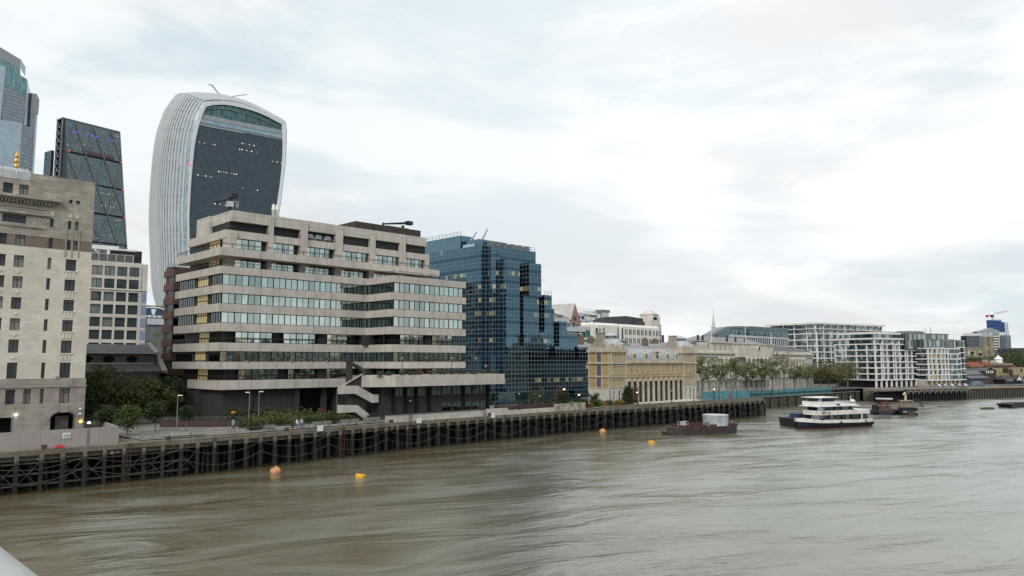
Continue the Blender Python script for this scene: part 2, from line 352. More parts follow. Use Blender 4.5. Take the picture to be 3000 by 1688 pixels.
# ------------------------------------------------------------------ facade helpers
def wall_holes(mb, holes, x0, x1, z0, z1, y, depth=.4, mat_of=None, zs=()):
    """wall sheet in the plane y facing -Y with rectangular openings and their reveals; holes are (x0, x1, z0, z1)"""
    hs = [h for h in holes if h[0] < x1 and h[1] > x0]
    xs = sorted({x0, x1} | {h[i] for h in hs for i in (0, 1) if x0 < h[i] < x1})
    zl = sorted({z0, z1} | {h[i] for h in hs for i in (2, 3) if z0 < h[i] < z1} | {z for z in zs if z0 < z < z1})
    for zi in range(len(zl) - 1):
        za, zb = zl[zi], zl[zi + 1]; zc = (za + zb) / 2
        if mat_of: mb.cur = mat_of(zc)
        run = None
        for xi in range(len(xs) - 1):
            xc = (xs[xi] + xs[xi + 1]) / 2
            solid = not any(h[0] < xc < h[1] and h[2] < zc < h[3] for h in hs)
            if solid and run is None: run = xs[xi]
            if run is not None and (not solid or xi == len(xs) - 2):
                e = xs[xi + 1] if solid else xs[xi]
                mb.poly((run, y, za), (e, y, za), (e, y, zb), (run, y, zb)); run = None
    for a, c, e, f in hs:
        if mat_of: mb.cur = mat_of((e + f) / 2)
        d = y + depth
        mb.poly((a, y, e), (a, d, e), (a, d, f), (a, y, f)); mb.poly((c, y, e), (c, y, f), (c, d, f), (c, d, e))
        mb.poly((a, y, f), (a, d, f), (c, d, f), (c, y, f)); mb.poly((a, y, e), (c, y, e), (c, d, e), (a, d, e))
def pane(mb, x0, x1, z0, z1, y, tilt=.004):
    t = [R.uniform(-tilt, tilt) for _ in range(4)]
    mb.poly((x0, y + t[0], z0), (x1, y + t[1], z0), (x1, y + t[2], z1), (x0, y + t[3], z1))
def window(par, M, x0, x1, z0, z1, y, nx=2, bars=(.68,), gl=None, fr=None, fw=.07, name='window', tilt=.004):
    p0 = MB(M); pane(p0, x0, x1, z0, z1, y, tilt); mb = MB(M); d = .09
    mb.box(x0, x0 + fw, y - d, y + .02, z0, z1); mb.box(x1 - fw, x1, y - d, y + .02, z0, z1)
    mb.box(x0 + fw, x1 - fw, y - d, y + .02, z1 - fw, z1); mb.box(x0 + fw, x1 - fw, y - d, y + .02, z0, z0 + fw)
    for i in range(1, nx): x = x0 + (x1 - x0) * i / nx; mb.box(x - fw / 2, x + fw / 2, y - d * .9, y + .01, z0 + fw, z1 - fw)
    for q in bars: z = z0 + (z1 - z0) * q; mb.box(x0 + fw, x1 - fw, y - d * .8, y + .015, z - fw / 2, z + fw / 2)
    o = p0.build(name, gl or m_wgl, par); mb.build('window_frame', fr or m_bronze, o); return o
def rail(mb, pts, h=1.0, every=2.0, rows=(1.0, .55), r=.035):
    """posts and rails along pts (at foot level)"""
    for a, c in zip(pts, pts[1:]):
        a, c = Vector(a), Vector(c); L = (c - a).length; n = max(1, round(L / every))
        for q in rows: mb.tube([a + Vector((0, 0, h * q)), c + Vector((0, 0, h * q))], r, 4)
        for i in range(n + 1): p = a.lerp(c, i / n); mb.tube([p, p + Vector((0, 0, h))], r, 4)

# ================================================================== concrete office with stepped terraces (facing the river)
OF = thing('concrete_office', 'long pale concrete office block with stacked horizontal window bands and stepped terraces', 'office building', (92, 140, 5.5))
FP = [(60.4, 161.7), (60.4, 139.7), (92.9, 139.7), (92.9, 130.0), (113.1, 130.0), (113.1, 161.7)]
def inset(k, x0=60.4, y0=139.7, y1=130.0, xe=113.1): return [(x0 + k, 161.5), (x0 + k, y0 + k), (92.9 + k, y0 + k), (92.9 + k, y1 + k), (xe - k, y1 + k), (xe - k, 161.5)]
for z0, z1 in ((33.6, 35.05), (29.95, 31.5), (26.4, 27.95), (22.75, 24.3), (19.0, 20.6), (15.6, 17.0)):
    MB().prism(FP, z0, z1).build('parapet_band', m_conc, OF)
MB().prism([(61.1, 155.2), (61.1, 139.7), (83, 139.7), (92.9, 139.7), (92.9, 132), (113.1, 132), (113.1, 161.7), (70, 161.7), (70, 155.2)], 11.75, 13.5).build('parapet_band', m_conc, OF)
mb = MB(); mb.prism(inset(2.3), 11.7, 33.65); mb.prism([(64.1, 161.5), (64.1, 143.4), (109.4, 143.4), (109.4, 161.5)], 33, 37.2); mb.build('core', m_dark, OF)
def bandglass(name, tint, var, lit=0.0):
    m, N, b = base(name); geo = N.new('ShaderNodeNewGeometry'); r = geo.outputs['Random Per Island']
    col = N.mix(N.math('MULTIPLY', N.math('POWER', r, 2.0), var), tint, (.10, .13, .125)); N.put(b.inputs['Base Color'], col); b.inputs['Metallic'].default_value = 1; b.inputs['Roughness'].default_value = .035
    N.put(b.inputs['Emission Color'], (1, .84, .5)); N.put(b.inputs['Emission Strength'], N.math('MULTIPLY', N.math('GREATER_THAN', N.math('FRACT', N.math('MULTIPLY', r, 13.7)), .93), lit))      # a few rooms with the light on
    tn = N.new('ShaderNodeTexNoise'); N.put(tn.inputs['Vector'], geo.outputs['Position']); tn.inputs['Scale'].default_value = .55; tn.inputs['Detail'].default_value = 2
    N.put(b.inputs['Normal'], N.vmath('NORMALIZE', N.vmath('ADD', geo.outputs['Normal'], N.vmath('SCALE', N.vmath('SUBTRACT', tn.outputs[1], (.5, .5, .5)), .035)))); return m
m_glz = bandglass('band_glazing', (.52, .61, .565), .5, .06)
m_glz2 = bandglass('side_glazing', (.12, .15, .145), .8)
def strip_x(x0, x1, y, z0, z1, name='window_band', pw=1.32, gl=None, M=None, off=0):
    """a run of panes facing -Y with alternate thick and thin mullions"""
    mb = MB(M); n = max(1, round((x1 - x0) / pw)); w = (x1 - x0) / n
    for i in range(n):
        a = x0 + i * w; mb.cur = 0; pane(mb, a + .02, a + w - .02, z0 + .1, z1 - .1, y, .0045)
        t = .075 if (i + off) % 2 == 0 else .03
        mb.cur = 1; mb.box(a - t, a + t, y - .07, y + .05, z0, z1)
    mb.box(x1 - .05, x1 + .05, y - .07, y + .05, z0, z1)
    mb.box(x0 + .05, x1 - .05, y - .06, y + .04, z0, z0 + .11); mb.box(x0 + .05, x1 - .05, y - .06, y + .04, z1 - .11, z1)
    return mb.build(name, [gl or m_glz, m_black], OF)
SIDE = lambda x: FR(x, 161.7, -90)            # frame for a wall facing -X: local x runs towards the river
for z0, z1 in ((31.5, 33.6), (27.95, 29.95), (24.3, 26.4), (17.0, 19.0)):        # flush storeys
    strip_x(61.0, 93.4, 140.2, z0, z1)
    strip_x(93.5, 112.5, 130.5, z0, z1, off=1)
    strip_x(161.7 - 140.1, 161.7 - 130.6, 0, z0, z1, gl=m_glz2, M=SIDE(93.4))
    M = SIDE(60.95); strip_x(.8, 8.8, 0, z0, z1, gl=m_glz2, M=M, pw=1.1); strip_x(17.0, 21.4, 0, z0, z1, gl=m_glz2, M=M, pw=1.1)
    mb = MB(M); mb.box(8.9, 10.3, -.05, .4, z0, z1); mb.box(15.3, 16.9, -.05, .4, z0, z1); mb.build('brick_pier', m_dkbrick, OF)
    mb = MB(M); mb.poly((10.35, 0, z0 + .05), (15.25, 0, z0 + .05), (15.25, 0, z1 - .05), (10.35, 0, z1 - .05)); mb.build('lit_window', m_litwin, OF)
for z0, z1, ins in ((20.6, 22.75, 1.7), (13.5, 15.6, 1.7)):                      # recessed storeys with a balcony rail
    y = 139.7 + ins
    for x0, x1 in ((64.4, 72.0), (74.4, 81.6), (84.2, 90.6)) if z0 > 20 else ((65.2, 73.6), (75.6, 82.0), (84.0, 90.8)): strip_x(x0, x1, y, z0, z1)
    M = SIDE(94.3); strip_x(20.6, 27, 0, z0, z1, M=M, gl=m_glz2)
    for x0, x1 in ((95.8, 102.0), (104.4, 110.2)): strip_x(x0, x1, 130 + ins - .4, z0, z1)
    M = SIDE(61.6); mb = MB(M); mb.poly((10.5, 0, z0), (15.0, 0, z0), (15.0, 0, z1 - .1), (10.5, 0, z1 - .1)); mb.build('lit_window', m_litwin, OF)
    mb = MB(); rail(mb, [(60.7, 161, z1 - 2.15), (60.7, 140, z1 - 2.15), (93.2, 140, z1 - 2.15), (93.2, 130.3, z1 - 2.15), (112.8, 130.3, z1 - 2.15)], .95, 1.6, (1.0, .8), .05); mb.build('balcony_rail', m_dark, OF)
    for a in ((92.0, 94.2, 138.5, 141), (82.0, 84, 140.6, 141.8), (102.4, 104, 131, 132.4)): mb = MB(); mb.box(*a, z0, z1); mb.build('brick_pier', m_dkbrick, OF)
# upper terraces: two recessed storeys behind piers
T1 = [(60.2, 161.6), (60.2, 139.7), (110.3, 139.7), (113.2, 142.6), (113.2, 161.6)]
MB().prism([(60.2, 161.6), (60.2, 139.7), (110.2, 139.7), (113.3, 139.9), (113.3, 161.6)], 37.1, 38.6).build('parapet_band', m_conc, OF)
piers = [(62.6, 64.2), (70.9, 71.8), (78.0, 79.4), (86.3, 87.9), (95.0, 96.3), (103.2, 104.6), (110.6, 111.6)]
for a, c in piers:
    mb = MB(); mb.box(a, c, 142.1, 144.4, 35.0, 37.12); mb.box(a, c, 141.6, 144.4, 38.5, 46.3 if a > 70 and a < 110 else 42); mb.build('pier', m_conc, OF)
for (a, c), (a2, c2) in zip(piers, piers[1:]):
    strip_x(c + .15, a2 - 1.0, 142.9, 35.05, 37.1, pw=1.25); strip_x(c + .1, a2 - (1.1 if a2 < 95 else .2), 142.7, 38.6, 41.0, pw=1.25)
M = SIDE(63.0)
for z0, z1 in ((35.05, 37.1), (38.6, 40.9)):
    mb = MB(M); mb.poly((10.5, 0, z0), (15.2, 0, z0), (15.2, 0, z1), (10.5, 0, z1)); mb.build('lit_window', m_litwin, OF)
    strip_x(16.6, 18.6, 0, z0, z1, gl=m_glz2, M=M, pw=1.0)
mb = MB(); mb.prism([(63.3, 161), (63.3, 143.1), (111.4, 143.1), (111.4, 161)], 35, 44.4); mb.build('upper_core', m_dark, OF)
mb = MB(); mb.box(62.5, 70.88, 142.02, 160, 41, 42.45); mb.box(71.82, 112.0, 142.02, 160, 41, 42.4); mb.box(62.55, 64.5, 143, 161.5, 41.1, 42.65); mb.build('parapet_band', m_conc, OF)
mb = MB(); mb.box(63.2, 111, 142.0, 145.5, 44.3, 46.4); mb.box(62.7, 65, 151.1, 157.6, 41.5, 46.4); mb.box(63.1, 66, 144.6, 151.2, 44.2, 46.35); mb.box(64.8, 111, 145.4, 159, 44.35, 46.1); mb.build('roof_parapet', m_conc2, OF)
mb = MB()
for x0, x1 in ((87.9, 95.0), (96.3, 103.2), (104.6, 110.6)): mb = MB(); mb.box(x0, x1, 142.6, 143.2, 42.3, 44.4); mb.build('louvre_panel', m_dark, OF)
mb = MB(); rail(mb, [(62.6, 147, 42.4), (62.6, 142.1, 42.4), (70.8, 142.1, 42.4)], .8, 1.6, (1, .3), .06); rail(mb, [(71.9, 142.1, 42.4), (78, 142.1, 42.4)], .8, 1.6, (1, .3), .06); rail(mb, [(79.4, 142.1, 42.4), (86.3, 142.1, 42.4)], .8, 1.6, (1, .3), .05)
for z in (38.6, 35.05):
    rail(mb, [(60.5, 161, z), (60.5, 139.9, z), (92.6, 139.9, z)], .9, 2.1, (1, .75), .055)
    if z > 36: rail(mb, [(92.6, 139.9, z), (110, 139.9, z)], .9, 2.1, (1, .75), .055)
    else: rail(mb, [(92.6, 139.9, z), (93.1, 130.2, z), (113, 130.2, z), (113, 150, z)], .95, 2.4, (1, .5), .06)
mb.build('terrace_rail', m_dark, OF)
mb = MB(); mb.box(95, 113.8, 148, 160, 46, 49.2); mb.box(100, 106, 147.6, 147.95, 47.6, 48.8); mb.build('roof_plant_room', surf('brown_plant', (.05, .043, .04), None, 1, .8), OF)
# base
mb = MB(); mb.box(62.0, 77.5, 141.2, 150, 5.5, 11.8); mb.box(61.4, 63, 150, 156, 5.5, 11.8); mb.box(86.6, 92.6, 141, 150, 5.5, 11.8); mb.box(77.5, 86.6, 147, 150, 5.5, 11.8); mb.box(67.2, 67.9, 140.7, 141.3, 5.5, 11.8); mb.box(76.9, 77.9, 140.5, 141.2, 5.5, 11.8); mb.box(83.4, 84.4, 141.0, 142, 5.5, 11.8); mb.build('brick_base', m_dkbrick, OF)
# podium terrace
PY = 124.0
mb = MB(); mb.prism([(84.2, 131), (84.4, 126.5), (89.6, PY), (119.5, PY), (119.5, 131)], 12.05, 14.3); mb.build('podium_parapet', m_conc2, OF)
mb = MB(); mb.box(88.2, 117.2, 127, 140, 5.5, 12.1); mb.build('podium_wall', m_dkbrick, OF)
for i, (x0, x1) in enumerate(((91.6, 93.8), (94.5, 96.6), (97.2, 99.2), (101.2, 103.4), (104, 106.3), (106.8, 109.0), (110.4, 112), (112.5, 114.4), (114.8, 116.6))):
    mb = MB(); pane(mb, x0, (x0 + x1) / 2 - .04, 10.0, 11.9, 126.93, .006); pane(mb, (x0 + x1) / 2 + .04, x1, 10.0, 11.9, 126.93, .006); mb.cur = 1; mb.box((x0 + x1) / 2 - .04, (x0 + x1) / 2 + .04, 126.9, 127, 10, 11.9); mb.build('window', [m_glz2, m_black], OF)
    if i >= 4:
        mb = MB(); pane(mb, x0, (x0 + x1) / 2 - .04, 6.7, 8.3, 126.93, .006); pane(mb, (x0 + x1) / 2 + .04, x1, 6.7, 8.3, 126.93, .006); mb.cur = 1; mb.box((x0 + x1) / 2 - .04, (x0 + x1) / 2 + .04, 126.9, 127, 6.7, 8.3); mb.build('window', [m_glz2, m_black], OF)
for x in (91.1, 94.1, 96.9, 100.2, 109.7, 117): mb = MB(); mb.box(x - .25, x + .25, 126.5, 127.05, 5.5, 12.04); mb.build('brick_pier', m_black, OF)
# outside stair tower with its two concrete flights
S = 127.6
mb = MB(); mb.slab([(81.3, 12.3), (85.2, 12.3), (85.2, 15.5), (81.2, 17.2)][::1], S + .6, S + 1.0) if False else None
mb.box(81.2, 82.1, S + .3, S + 1.2, 5.5, 17.0); mb.box(84.4, 85.2, S + .3, S + 1.2, 5.5, 15.6); mb.slab([(82.1, 16.6), (84.4, 15.0), (84.4, 15.9), (82.1, 16.95)], S + .35, S + 1.15)
mb.slab([(82.1, 5.6), (84.4, 5.6), (84.4, 14.4), (82.1, 13.0)], S + .5, S + 1.1); mb.build('stair_tower', surf('brown_stair_tiles', (.06, .05, .046), None, .6, .9, joints=(.6, .6, .02), jdark=.7), OF)
mb = MB()
mb.slab([(78.8, 10.85), (82.3, 10.85), (86.2, 8.95), (87.7, 8.95), (87.7, 10.55), (86.4, 10.55), (82.9, 12.35), (78.8, 12.4)], S - .6, S + .1)
mb.slab([(78.8, 7.3), (82.4, 7.3), (84.9, 5.55), (87.2, 5.55), (82.9, 8.6), (78.8, 8.8)], S - .6, S + .1)
mb.slab([(79.6, 12.42), (80.1, 12.42), (84.6, 14.6), (84.2, 14.65)], S + .12, S + .28)
mb.box(85.3, 88.0, S + .6, S + 1.6, 12.6, 14.2); mb.build('stair_flight', m_conc2, OF)
# planting on the podium, air handling units and roof cranes stand on the building
m_hedge = leafmat('hedge_leaf', (.035, .05, .022), (.09, .10, .055), (.13, .085, .05))
# ================================================================== stone office block at the left edge
AD = thing('stone_office', 'tall weathered pale stone office block with dark granite base and arched gateway', 'office building', (20, 139, 5.3))
Y0 = 138.7
rows = [(31.8, 33.67), (28.5, 30.35), (25.2, 27.05), (21.9, 23.75), (18.4, 20.45), (14.38, 16.86)]
cols = [(21.9, 23.3), (24.5, 25.9), (26.97, 28.35)]
H = []
for z0, z1 in rows:
    H += [(a, c, z0, z1) for a, c in cols] + [(34.2, 35.77, z0, z1), (31.6, 32.15, z0, z1)]
H += [(a, c, 35.27, 36.93) for a, c in cols] + [(31.6, 32.2, 35.25, 36.9), (31.62, 32.15, 38.68, 40.1)]
for a, c in ((34.2, 34.72), (35.2, 35.8)): H += [(a, c, 35.25, 36.75), (a, c, 38.6, 40.0), (a, c, 42.9, 43.55)]
H += [(24.93, 26.27, 43.27, 44.95), (27.08, 28.38, 43.27, 44.95), (22.8, 24.1, 43.27, 44.95), (25.08, 28.3, 38.8, 40.0), (20.5, 23.6, 38.8, 40.0)]
HB = [(26.97, 28.26, 10.45, 12.72), (29.33, 30.38, 10.45, 12.72), (31.61, 32.14, 10.45, 12.72), (34.3, 35.85, 10.4, 12.74), (24.2, 25.5, 10.45, 12.72)]
HG = [(33.27, 36.87, 5.3, 8.93), (22.5, 28.24, 5.3, 8.45)]
def am(z): return 1 if z > 37 else (2 if z > 35.15 else 0)
mb = MB(); wall_holes(mb, H, 8, 37.95, 14.35, 47.0, Y0, .45, am, (35.15, 36.95))
mb.cur = 0; mb.poly((37.95, Y0, 14.35), (37.95, 168, 14.35), (37.95, 168, 36), (37.95, Y0, 36)); mb.cur = 1; mb.poly((37.95, Y0, 36), (37.95, 168, 36), (37.95, 168, 47), (37.95, Y0, 47))
mb.poly((8, Y0, 47), (37.95, Y0, 47), (37.95, 168, 47), (8, 168, 47))
mb.build('wall', [m_stone, m_stone_t, m_stone_b], AD)
mb = MB(); wall_holes(mb, HB + HG, 8, 38.1, 5.3, 14.35, Y0 - .15, .6); mb.poly((38.1, Y0 - .15, 5.3), (38.1, 168, 5.3), (38.1, 168, 14.35), (38.1, Y0 - .15, 14.35)); mb.poly((8, Y0 - .15, 14.35), (38.1, Y0 - .15, 14.35), (38.1, 140, 14.35), (8, 140, 14.35))
def arch_fill(mb, x0, x1, zs, zt, y, depth, n=14, rise=None):
    """fills the corners above an arch inside a rectangular opening; the curve springs at zs and touches zt"""
    c = (x0 + x1) / 2; r = (x1 - x0) / 2
    cv = [(c - r * math.cos(math.pi * i / n), zs + (zt - zs) * math.sin(math.pi * i / n)) for i in range(n + 1)]
    for (xa, za), (xb, zb) in zip(cv, cv[1:]):
        mb.poly((xa, y, za), (xb, y, zb), (xb, y, zt), (xa, y, zt)); mb.poly((xa, y, za), (xa, y + depth, za), (xb, y + depth, zb), (xb, y, zb))
arch_fill(mb, 33.27, 36.87, 7.9, 8.93, Y0 - .15, .6); mb.build('granite_base', m_granite, AD)
for a, c, h in ((33.2, 36.95, 9.2), (22.4, 28.3, 9)): mb = MB(); mb.box(a, c, Y0 + 1.6, Y0 + 1.8, 5.3, h); mb.build('gateway', m_black, AD)
mb = MB(); mb.box(34.2, 36.1, Y0 + .9, Y0 + 1, 5.3, 8.3); mb.build('gate_leaf', surf('grey_gate', (.10, .095, .09), None, 1, .7), AD)
for h in H + HB:
    big = (h[1] - h[0]) > 1
    window(AD, None, *h, Y0 + (.36 if h in H else .4), nx=(3 if h[1] - h[0] > 2.5 else 2) if big else 1, bars=(.72,) if big else (.66,), fw=.06)
mb = MB()
cv = [(35.07 - 2.0 * math.cos(math.pi * i / 12), 7.75 + 1.45 * math.sin(math.pi * i / 12)) for i in range(13)]
for (xa, za), (xb, zb) in zip(cv, cv[1:]): mb.slab([(xa, za), (xb, zb), (35.07 + (xb - 35.07) * 1.12, 7.75 + (zb - 7.75) * 1.22), (35.07 + (xa - 35.07) * 1.12, 7.75 + (za - 7.75) * 1.22)][::-1], Y0 - .32, Y0 - .15)
mb.box(34.55, 35.6, Y0 - .42, Y0 - .15, 8.9, 10.0); mb.box(33.9, 36.1, Y0 - .3, Y0 - .15, 13.0, 14.2); mb.box(8, 38.2, Y0 - .28, Y0 - .15, 12.95, 13.15); mb.box(33.7, 34.2, Y0 - .3, Y0 + .1, 14.35, 14.8); mb.build('arch_surround', m_granite, AD)
mb = MB()
mb.prism([(8, Y0 - .9), (32.9, Y0 - .9), (32.9, Y0), (8, Y0)], 42.72, 43.18); mb.prism([(8, Y0 - .55), (32.6, Y0 - .55), (32.6, Y0), (8, Y0)], 42.4, 42.72)
for i in range(46): mb.box(9.2 + i * .5, 9.45 + i * .5, Y0 - .45, Y0, 42.05, 42.4)
mb.tube([(8, Y0 - .12, 40.35), (31.5, Y0 - .12, 40.35)], .2, 8); mb.box(8, 31.1, Y0 - .14, Y0, 38.2, 38.42); mb.box(8, 31.3, Y0 - .1, Y0, 41.3, 41.5)
mb.build('cornice', m_stone_t, AD)
for i in range(3):                                                   # carved lozenges, blind panels, spandrel ornaments
    c = 29.7 + i * .62; mb = MB()
    mb.tube([(c - .3, Y0 - .03, 39.35), (c, Y0 - .03, 39.7), (c + .3, Y0 - .03, 39.35), (c, Y0 - .03, 39.0), (c - .3, Y0 - .03, 39.35)], .07, 4); mb.build('lozenge_carving', m_ashlar, AD)
for a in (34.45, 35.5, 31.88): mb = MB(); mb.box(a - .3, a + .3, Y0 - .06, Y0, 40.55, 41.2); mb.build('blind_panel', m_ashlar, AD)
for z0, z1 in rows[:5]:
    mb = MB(); mb.box(34.05, 35.95, Y0 - .12, Y0, z0 - .22, z0 - .02)
    for k in range(3): x = 34.35 + k * .5; mb.box(x, x + .22, Y0 - .1, Y0, z0 - 1.15, z0 - .2)
    mb.build('fluted_sill', m_stone, AD)
    for c in (27.66, 25.2): mb = MB(); mb.ball((c, Y0, z0 - .75), .3, .1, .32, 8, 4); mb.tube([(c - .5, Y0 - .01, z0 - .75), (c, Y0 - .01, z0 - .4), (c + .5, Y0 - .01, z0 - .75), (c, Y0 - .01, z0 - 1.1), (c - .5, Y0 - .01, z0 - .75)], .04, 4); mb.build('rosette', m_stone, AD)
for a in (34.05, 34.96, 35.95): mb = MB(); mb.box(a - .1, a + .1, Y0 - .12, Y0, 34.1, 38.55); mb.build('thin_pilaster', m_stone_t, AD)
mb = MB(); mb.prism([(8, 139.4), (28.6, 139.4), (28.6, 166), (8, 166)], 47.0, 48.0, [(8, 141), (28.6, 141), (28.6, 166), (8, 166)])
mb.box(8, 28.7, Y0 - .05, Y0 + .5, 45.75, 47.05) if False else None
mb.build('roof', m_lead, AD)
mb = MB(); mb.box(8, 28.6, Y0 - .06, Y0, 45.72, 47.02); mb.cur = 1
for x in (21, 24.4, 26.6, 28.45): mb.tube([(x, Y0 - .1, 45.8), (x - .12, Y0 - .5, 46.4), (x, Y0 - .1, 47.2)], .05, 4)
mb.build('roof_screen', [m_lgrey, m_white], AD)
for (x, z), mm, nm in (((28.48, 8.85), m_lampon, 'wall_lamp'), ((37.55, 7.35), m_amber, 'wall_lantern')):
    mb = MB(); mb.ball((x, Y0 - .5, z), .17 if nm == 'wall_lamp' else .26, n=10, m=6); mb.cur = 1; mb.tube([(x, Y0 - .1, z + .35), (x, Y0 - .5, z + .3)], .04, 4); mb.build(nm, [mm, m_dark], AD)
mb = MB(); mb.box(37.2, 37.6, Y0 - .4, Y0 - .15, 8.4, 8.75); mb.box(37.25, 37.6, Y0 - .4, Y0 - .15, 9.2, 9.5); mb.build('security_camera', m_white, AD)

# gilded top of a stone column, seen over the roof
MT = thing('gilded_column_top', 'gilded flaming urn topping a stone column seen over the stone block roof', 'monument', (57.4, 300.5, 5.3))
mb = MB(); mb.lathe(57.4, 300.5, [(2.4, 5.3), (2.3, 74), (2.0, 79), (1.5, 80), (1.1, 80.5), (1.0, 83.0)], 14); mb.build('shaft', m_granite, MT, True)
mb = MB(); mb.lathe(57.4, 300.5, [(.7, 83.0), (1.0, 83.4), (.7, 83.9), (.5, 84.3), (.75, 84.9), (.95, 85.5), (.5, 86.1), (.35, 86.5), (.9, 86.9), (.55, 87.4), (.25, 88.3), (.02, 88.9)], 12); mb.build('gilded_urn', surf('gold_leaf', (.72, .43, .10), (.55, .32, .07), 1, .3, metal=.9), MT, True)

# ================================================================== pale gridded office behind
M = FR(63.2, 226.6, -8.5)
PO = thing('grid_office', 'pale stone office with a regular grid of square dark windows behind the church', 'office building', M=M)
H2 = []; P2 = []
for k in range(-2, 4):
    x = -.8 + k * 3.07
    H2 += [(x, x + 2.5, z, z + 2.58) for z in (33.6, 30.1, 26.6, 23.1, 19.6)]; P2 += [(x, x + 2.5, z, z + 2.6) for z in (40.7, 37.2)]
P2 += [(11.5, 12.5, 40.5, 43.2), (11.5, 12.5, 37, 39.9)]
mb = MB(M); wall_holes(mb, H2 + P2, -14, 11.7, 5.3, 44.6, 0, .35); wall_holes(mb, [], 11.7, 13.1, 5.3, 44.4, .02, .3)
mb.box(-14, 13.05, 1.2, 26, 5.3, 44.3); mb.box(-14, 13.4, -.25, 0, 36.75, 36.95); mb.build('wall', m_ashlar, PO)
for h in H2: window(PO, M, *h, .28, nx=1, bars=(.8,), gl=m_wgl2, fw=.1)
for h in P2[:-2]: window(PO, M, *h, .28, nx=2, bars=(), gl=m_wgl2, fw=.12)
for z in (33.6, 30.1, 26.6, 23.1, 19.6):
    mb = MB(M); mb.box(11.75, 13.0, -.05, 0, z, z + 2.6); mb.build('blue_panel', surf('blue_panel', (.24, .31, .47), None, 1, .3), PO)
mb = MB(M); mb.box(-8, 9.6, 1.0, 1.05, 44.6, 46.7); mb.cur = 1
for k in range(9): mb.box(-7.9 + k * 2.15, -7.8 + k * 2.15, .94, 1.0, 44.6, 46.75)
mb.box(-8, 9.65, .93, 1.08, 46.7, 46.8); mb.build('roof_balustrade', [surf('smoked_glass', (.12, .12, .115), None, 1, .15), m_white], PO)
mb = MB(M); mb.box(4, 12.4, 6, 16, 44.4, 48.8); mb.build('roof_plant_room', m_dark, PO)
RC = thing('roof_crane', 'white roof maintenance crane lying along the top of the gridded office', 'roof crane', M=M @ Matrix.Translation((0, 0, 44.4)))
mb = MB(M); mb.box(-1, 6, 3.6, 4.4, 48.3, 49.4); mb.box(5.5, 10.6, 3.7, 4.3, 48.3, 48.8); mb.build('boom', m_white, RC)
mb = MB(M); mb.tube([(1.5, 4, 48.4), (.6, 4, 46.8), (.8, 4, 44.5)], .35, 6); mb.tube([(3.5, 4, 48.4), (3.4, 4, 44.5)], .4, 6); mb.tube([(-.5, 4, 49.2), (.5, 4, 47.6)], .3, 6); mb.build('mast', m_wornwhite, RC)

# ================================================================== stone church behind the trees
CH = thing('stone_church', 'dark stone church with grey slate roofs and oval clerestory windows behind the trees', 'church', (50, 170, 5.3))
def oval_hole_wall(mb, x0, x1, z0, z1, y, ovals, n=20):
    xs = [x0] + [(a[0] + b_[0]) / 2 for a, b_ in zip(ovals, ovals[1:])] + [x1]
    for (cx, cz, rx, rz), a, c in zip(ovals, xs, xs[1:]):
        rim = [(cx + rx * math.cos(2 * math.pi * i / n), cz + rz * math.sin(2 * math.pi * i / n)) for i in range(n)]
        def edge(px, pz):
            dx, dz = px - cx, pz - cz; t = min([(c - cx) / dx if dx > 1e-6 else 9e9, (a - cx) / dx if dx < -1e-6 else 9e9, (z1 - cz) / dz if dz > 1e-6 else 9e9, (z0 - cz) / dz if dz < -1e-6 else 9e9]); return (cx + dx * t, cz + dz * t)
        ed = [edge(*q) for q in rim]
        for i in range(n):
            j = (i + 1) % n; q = [(rim[i][0], y, rim[i][1]), (ed[i][0], y, ed[i][1])]
            if abs(ed[i][0] - ed[j][0]) > 1e-4 and abs(ed[i][1] - ed[j][1]) > 1e-4:
                q.append((a if min(abs(ed[i][0] - a), abs(ed[j][0] - a)) < 1e-4 else c, y, z0 if min(abs(ed[i][1] - z0), abs(ed[j][1] - z0)) < 1e-4 else z1))
            q += [(ed[j][0], y, ed[j][1]), (rim[j][0], y, rim[j][1])]; mb.poly(*q)
            mb.poly((rim[i][0], y, rim[i][1]), (rim[j][0], y, rim[j][1]), (rim[j][0], y + .4, rim[j][1]), (rim[i][0], y + .4, rim[i][1]))
OV = [(41.6, 17.5, 1.1, .7), (46.2, 17.5, 1.1, .7), (50.2, 17.5, 1.12, .72), (54.6, 17.5, 1.12, .72)]
mb = MB(); oval_hole_wall(mb, 37, 59.4, 16.2, 18.75, 168, OV); mb.box(37, 60.4, 165, 165.6, 5.3, 15.0); mb.box(59.2, 60.4, 165, 184, 5.3, 15); mb.box(58.9, 59.9, 168.5, 181, 14, 18.7)
mb.slab([(37, 14.55), (60.5, 14.55), (60.5, 14.75), (37, 14.75)], 164.8, 165); mb.build('wall', m_church, CH)
mb = MB(); mb.prism([(59.0, 167.8), (59.9, 167.8), (59.9, 173.4), (59.0, 173.4)], 18.6, 19.6) if False else None
for (ya, za), (yb, zb) in (((167.6, 19.0), (172.8, 21.1)), ((164.8, 15.2), (168.0, 17.6))):
    mb.v += []; b0 = mb.add([(58.95 if za > 18 else 59.6, ya, za - .6), (59.95 if za > 18 else 60.7, ya, za - .6), (59.95 if za > 18 else 60.7, yb, zb - .6), (58.95 if za > 18 else 59.6, yb, zb - .6), (58.95 if za > 18 else 59.6, ya, za), (59.95 if za > 18 else 60.7, ya, za), (59.95 if za > 18 else 60.7, yb, zb), (58.95 if za > 18 else 59.6, yb, zb)])
    for q in ((0, 3, 2, 1), (4, 5, 6, 7), (0, 1, 5, 4), (1, 2, 6, 5), (2, 3, 7, 6), (3, 0, 4, 7)): mb.face([b0 + i for i in q])
mb.build('coping', m_granite, CH)
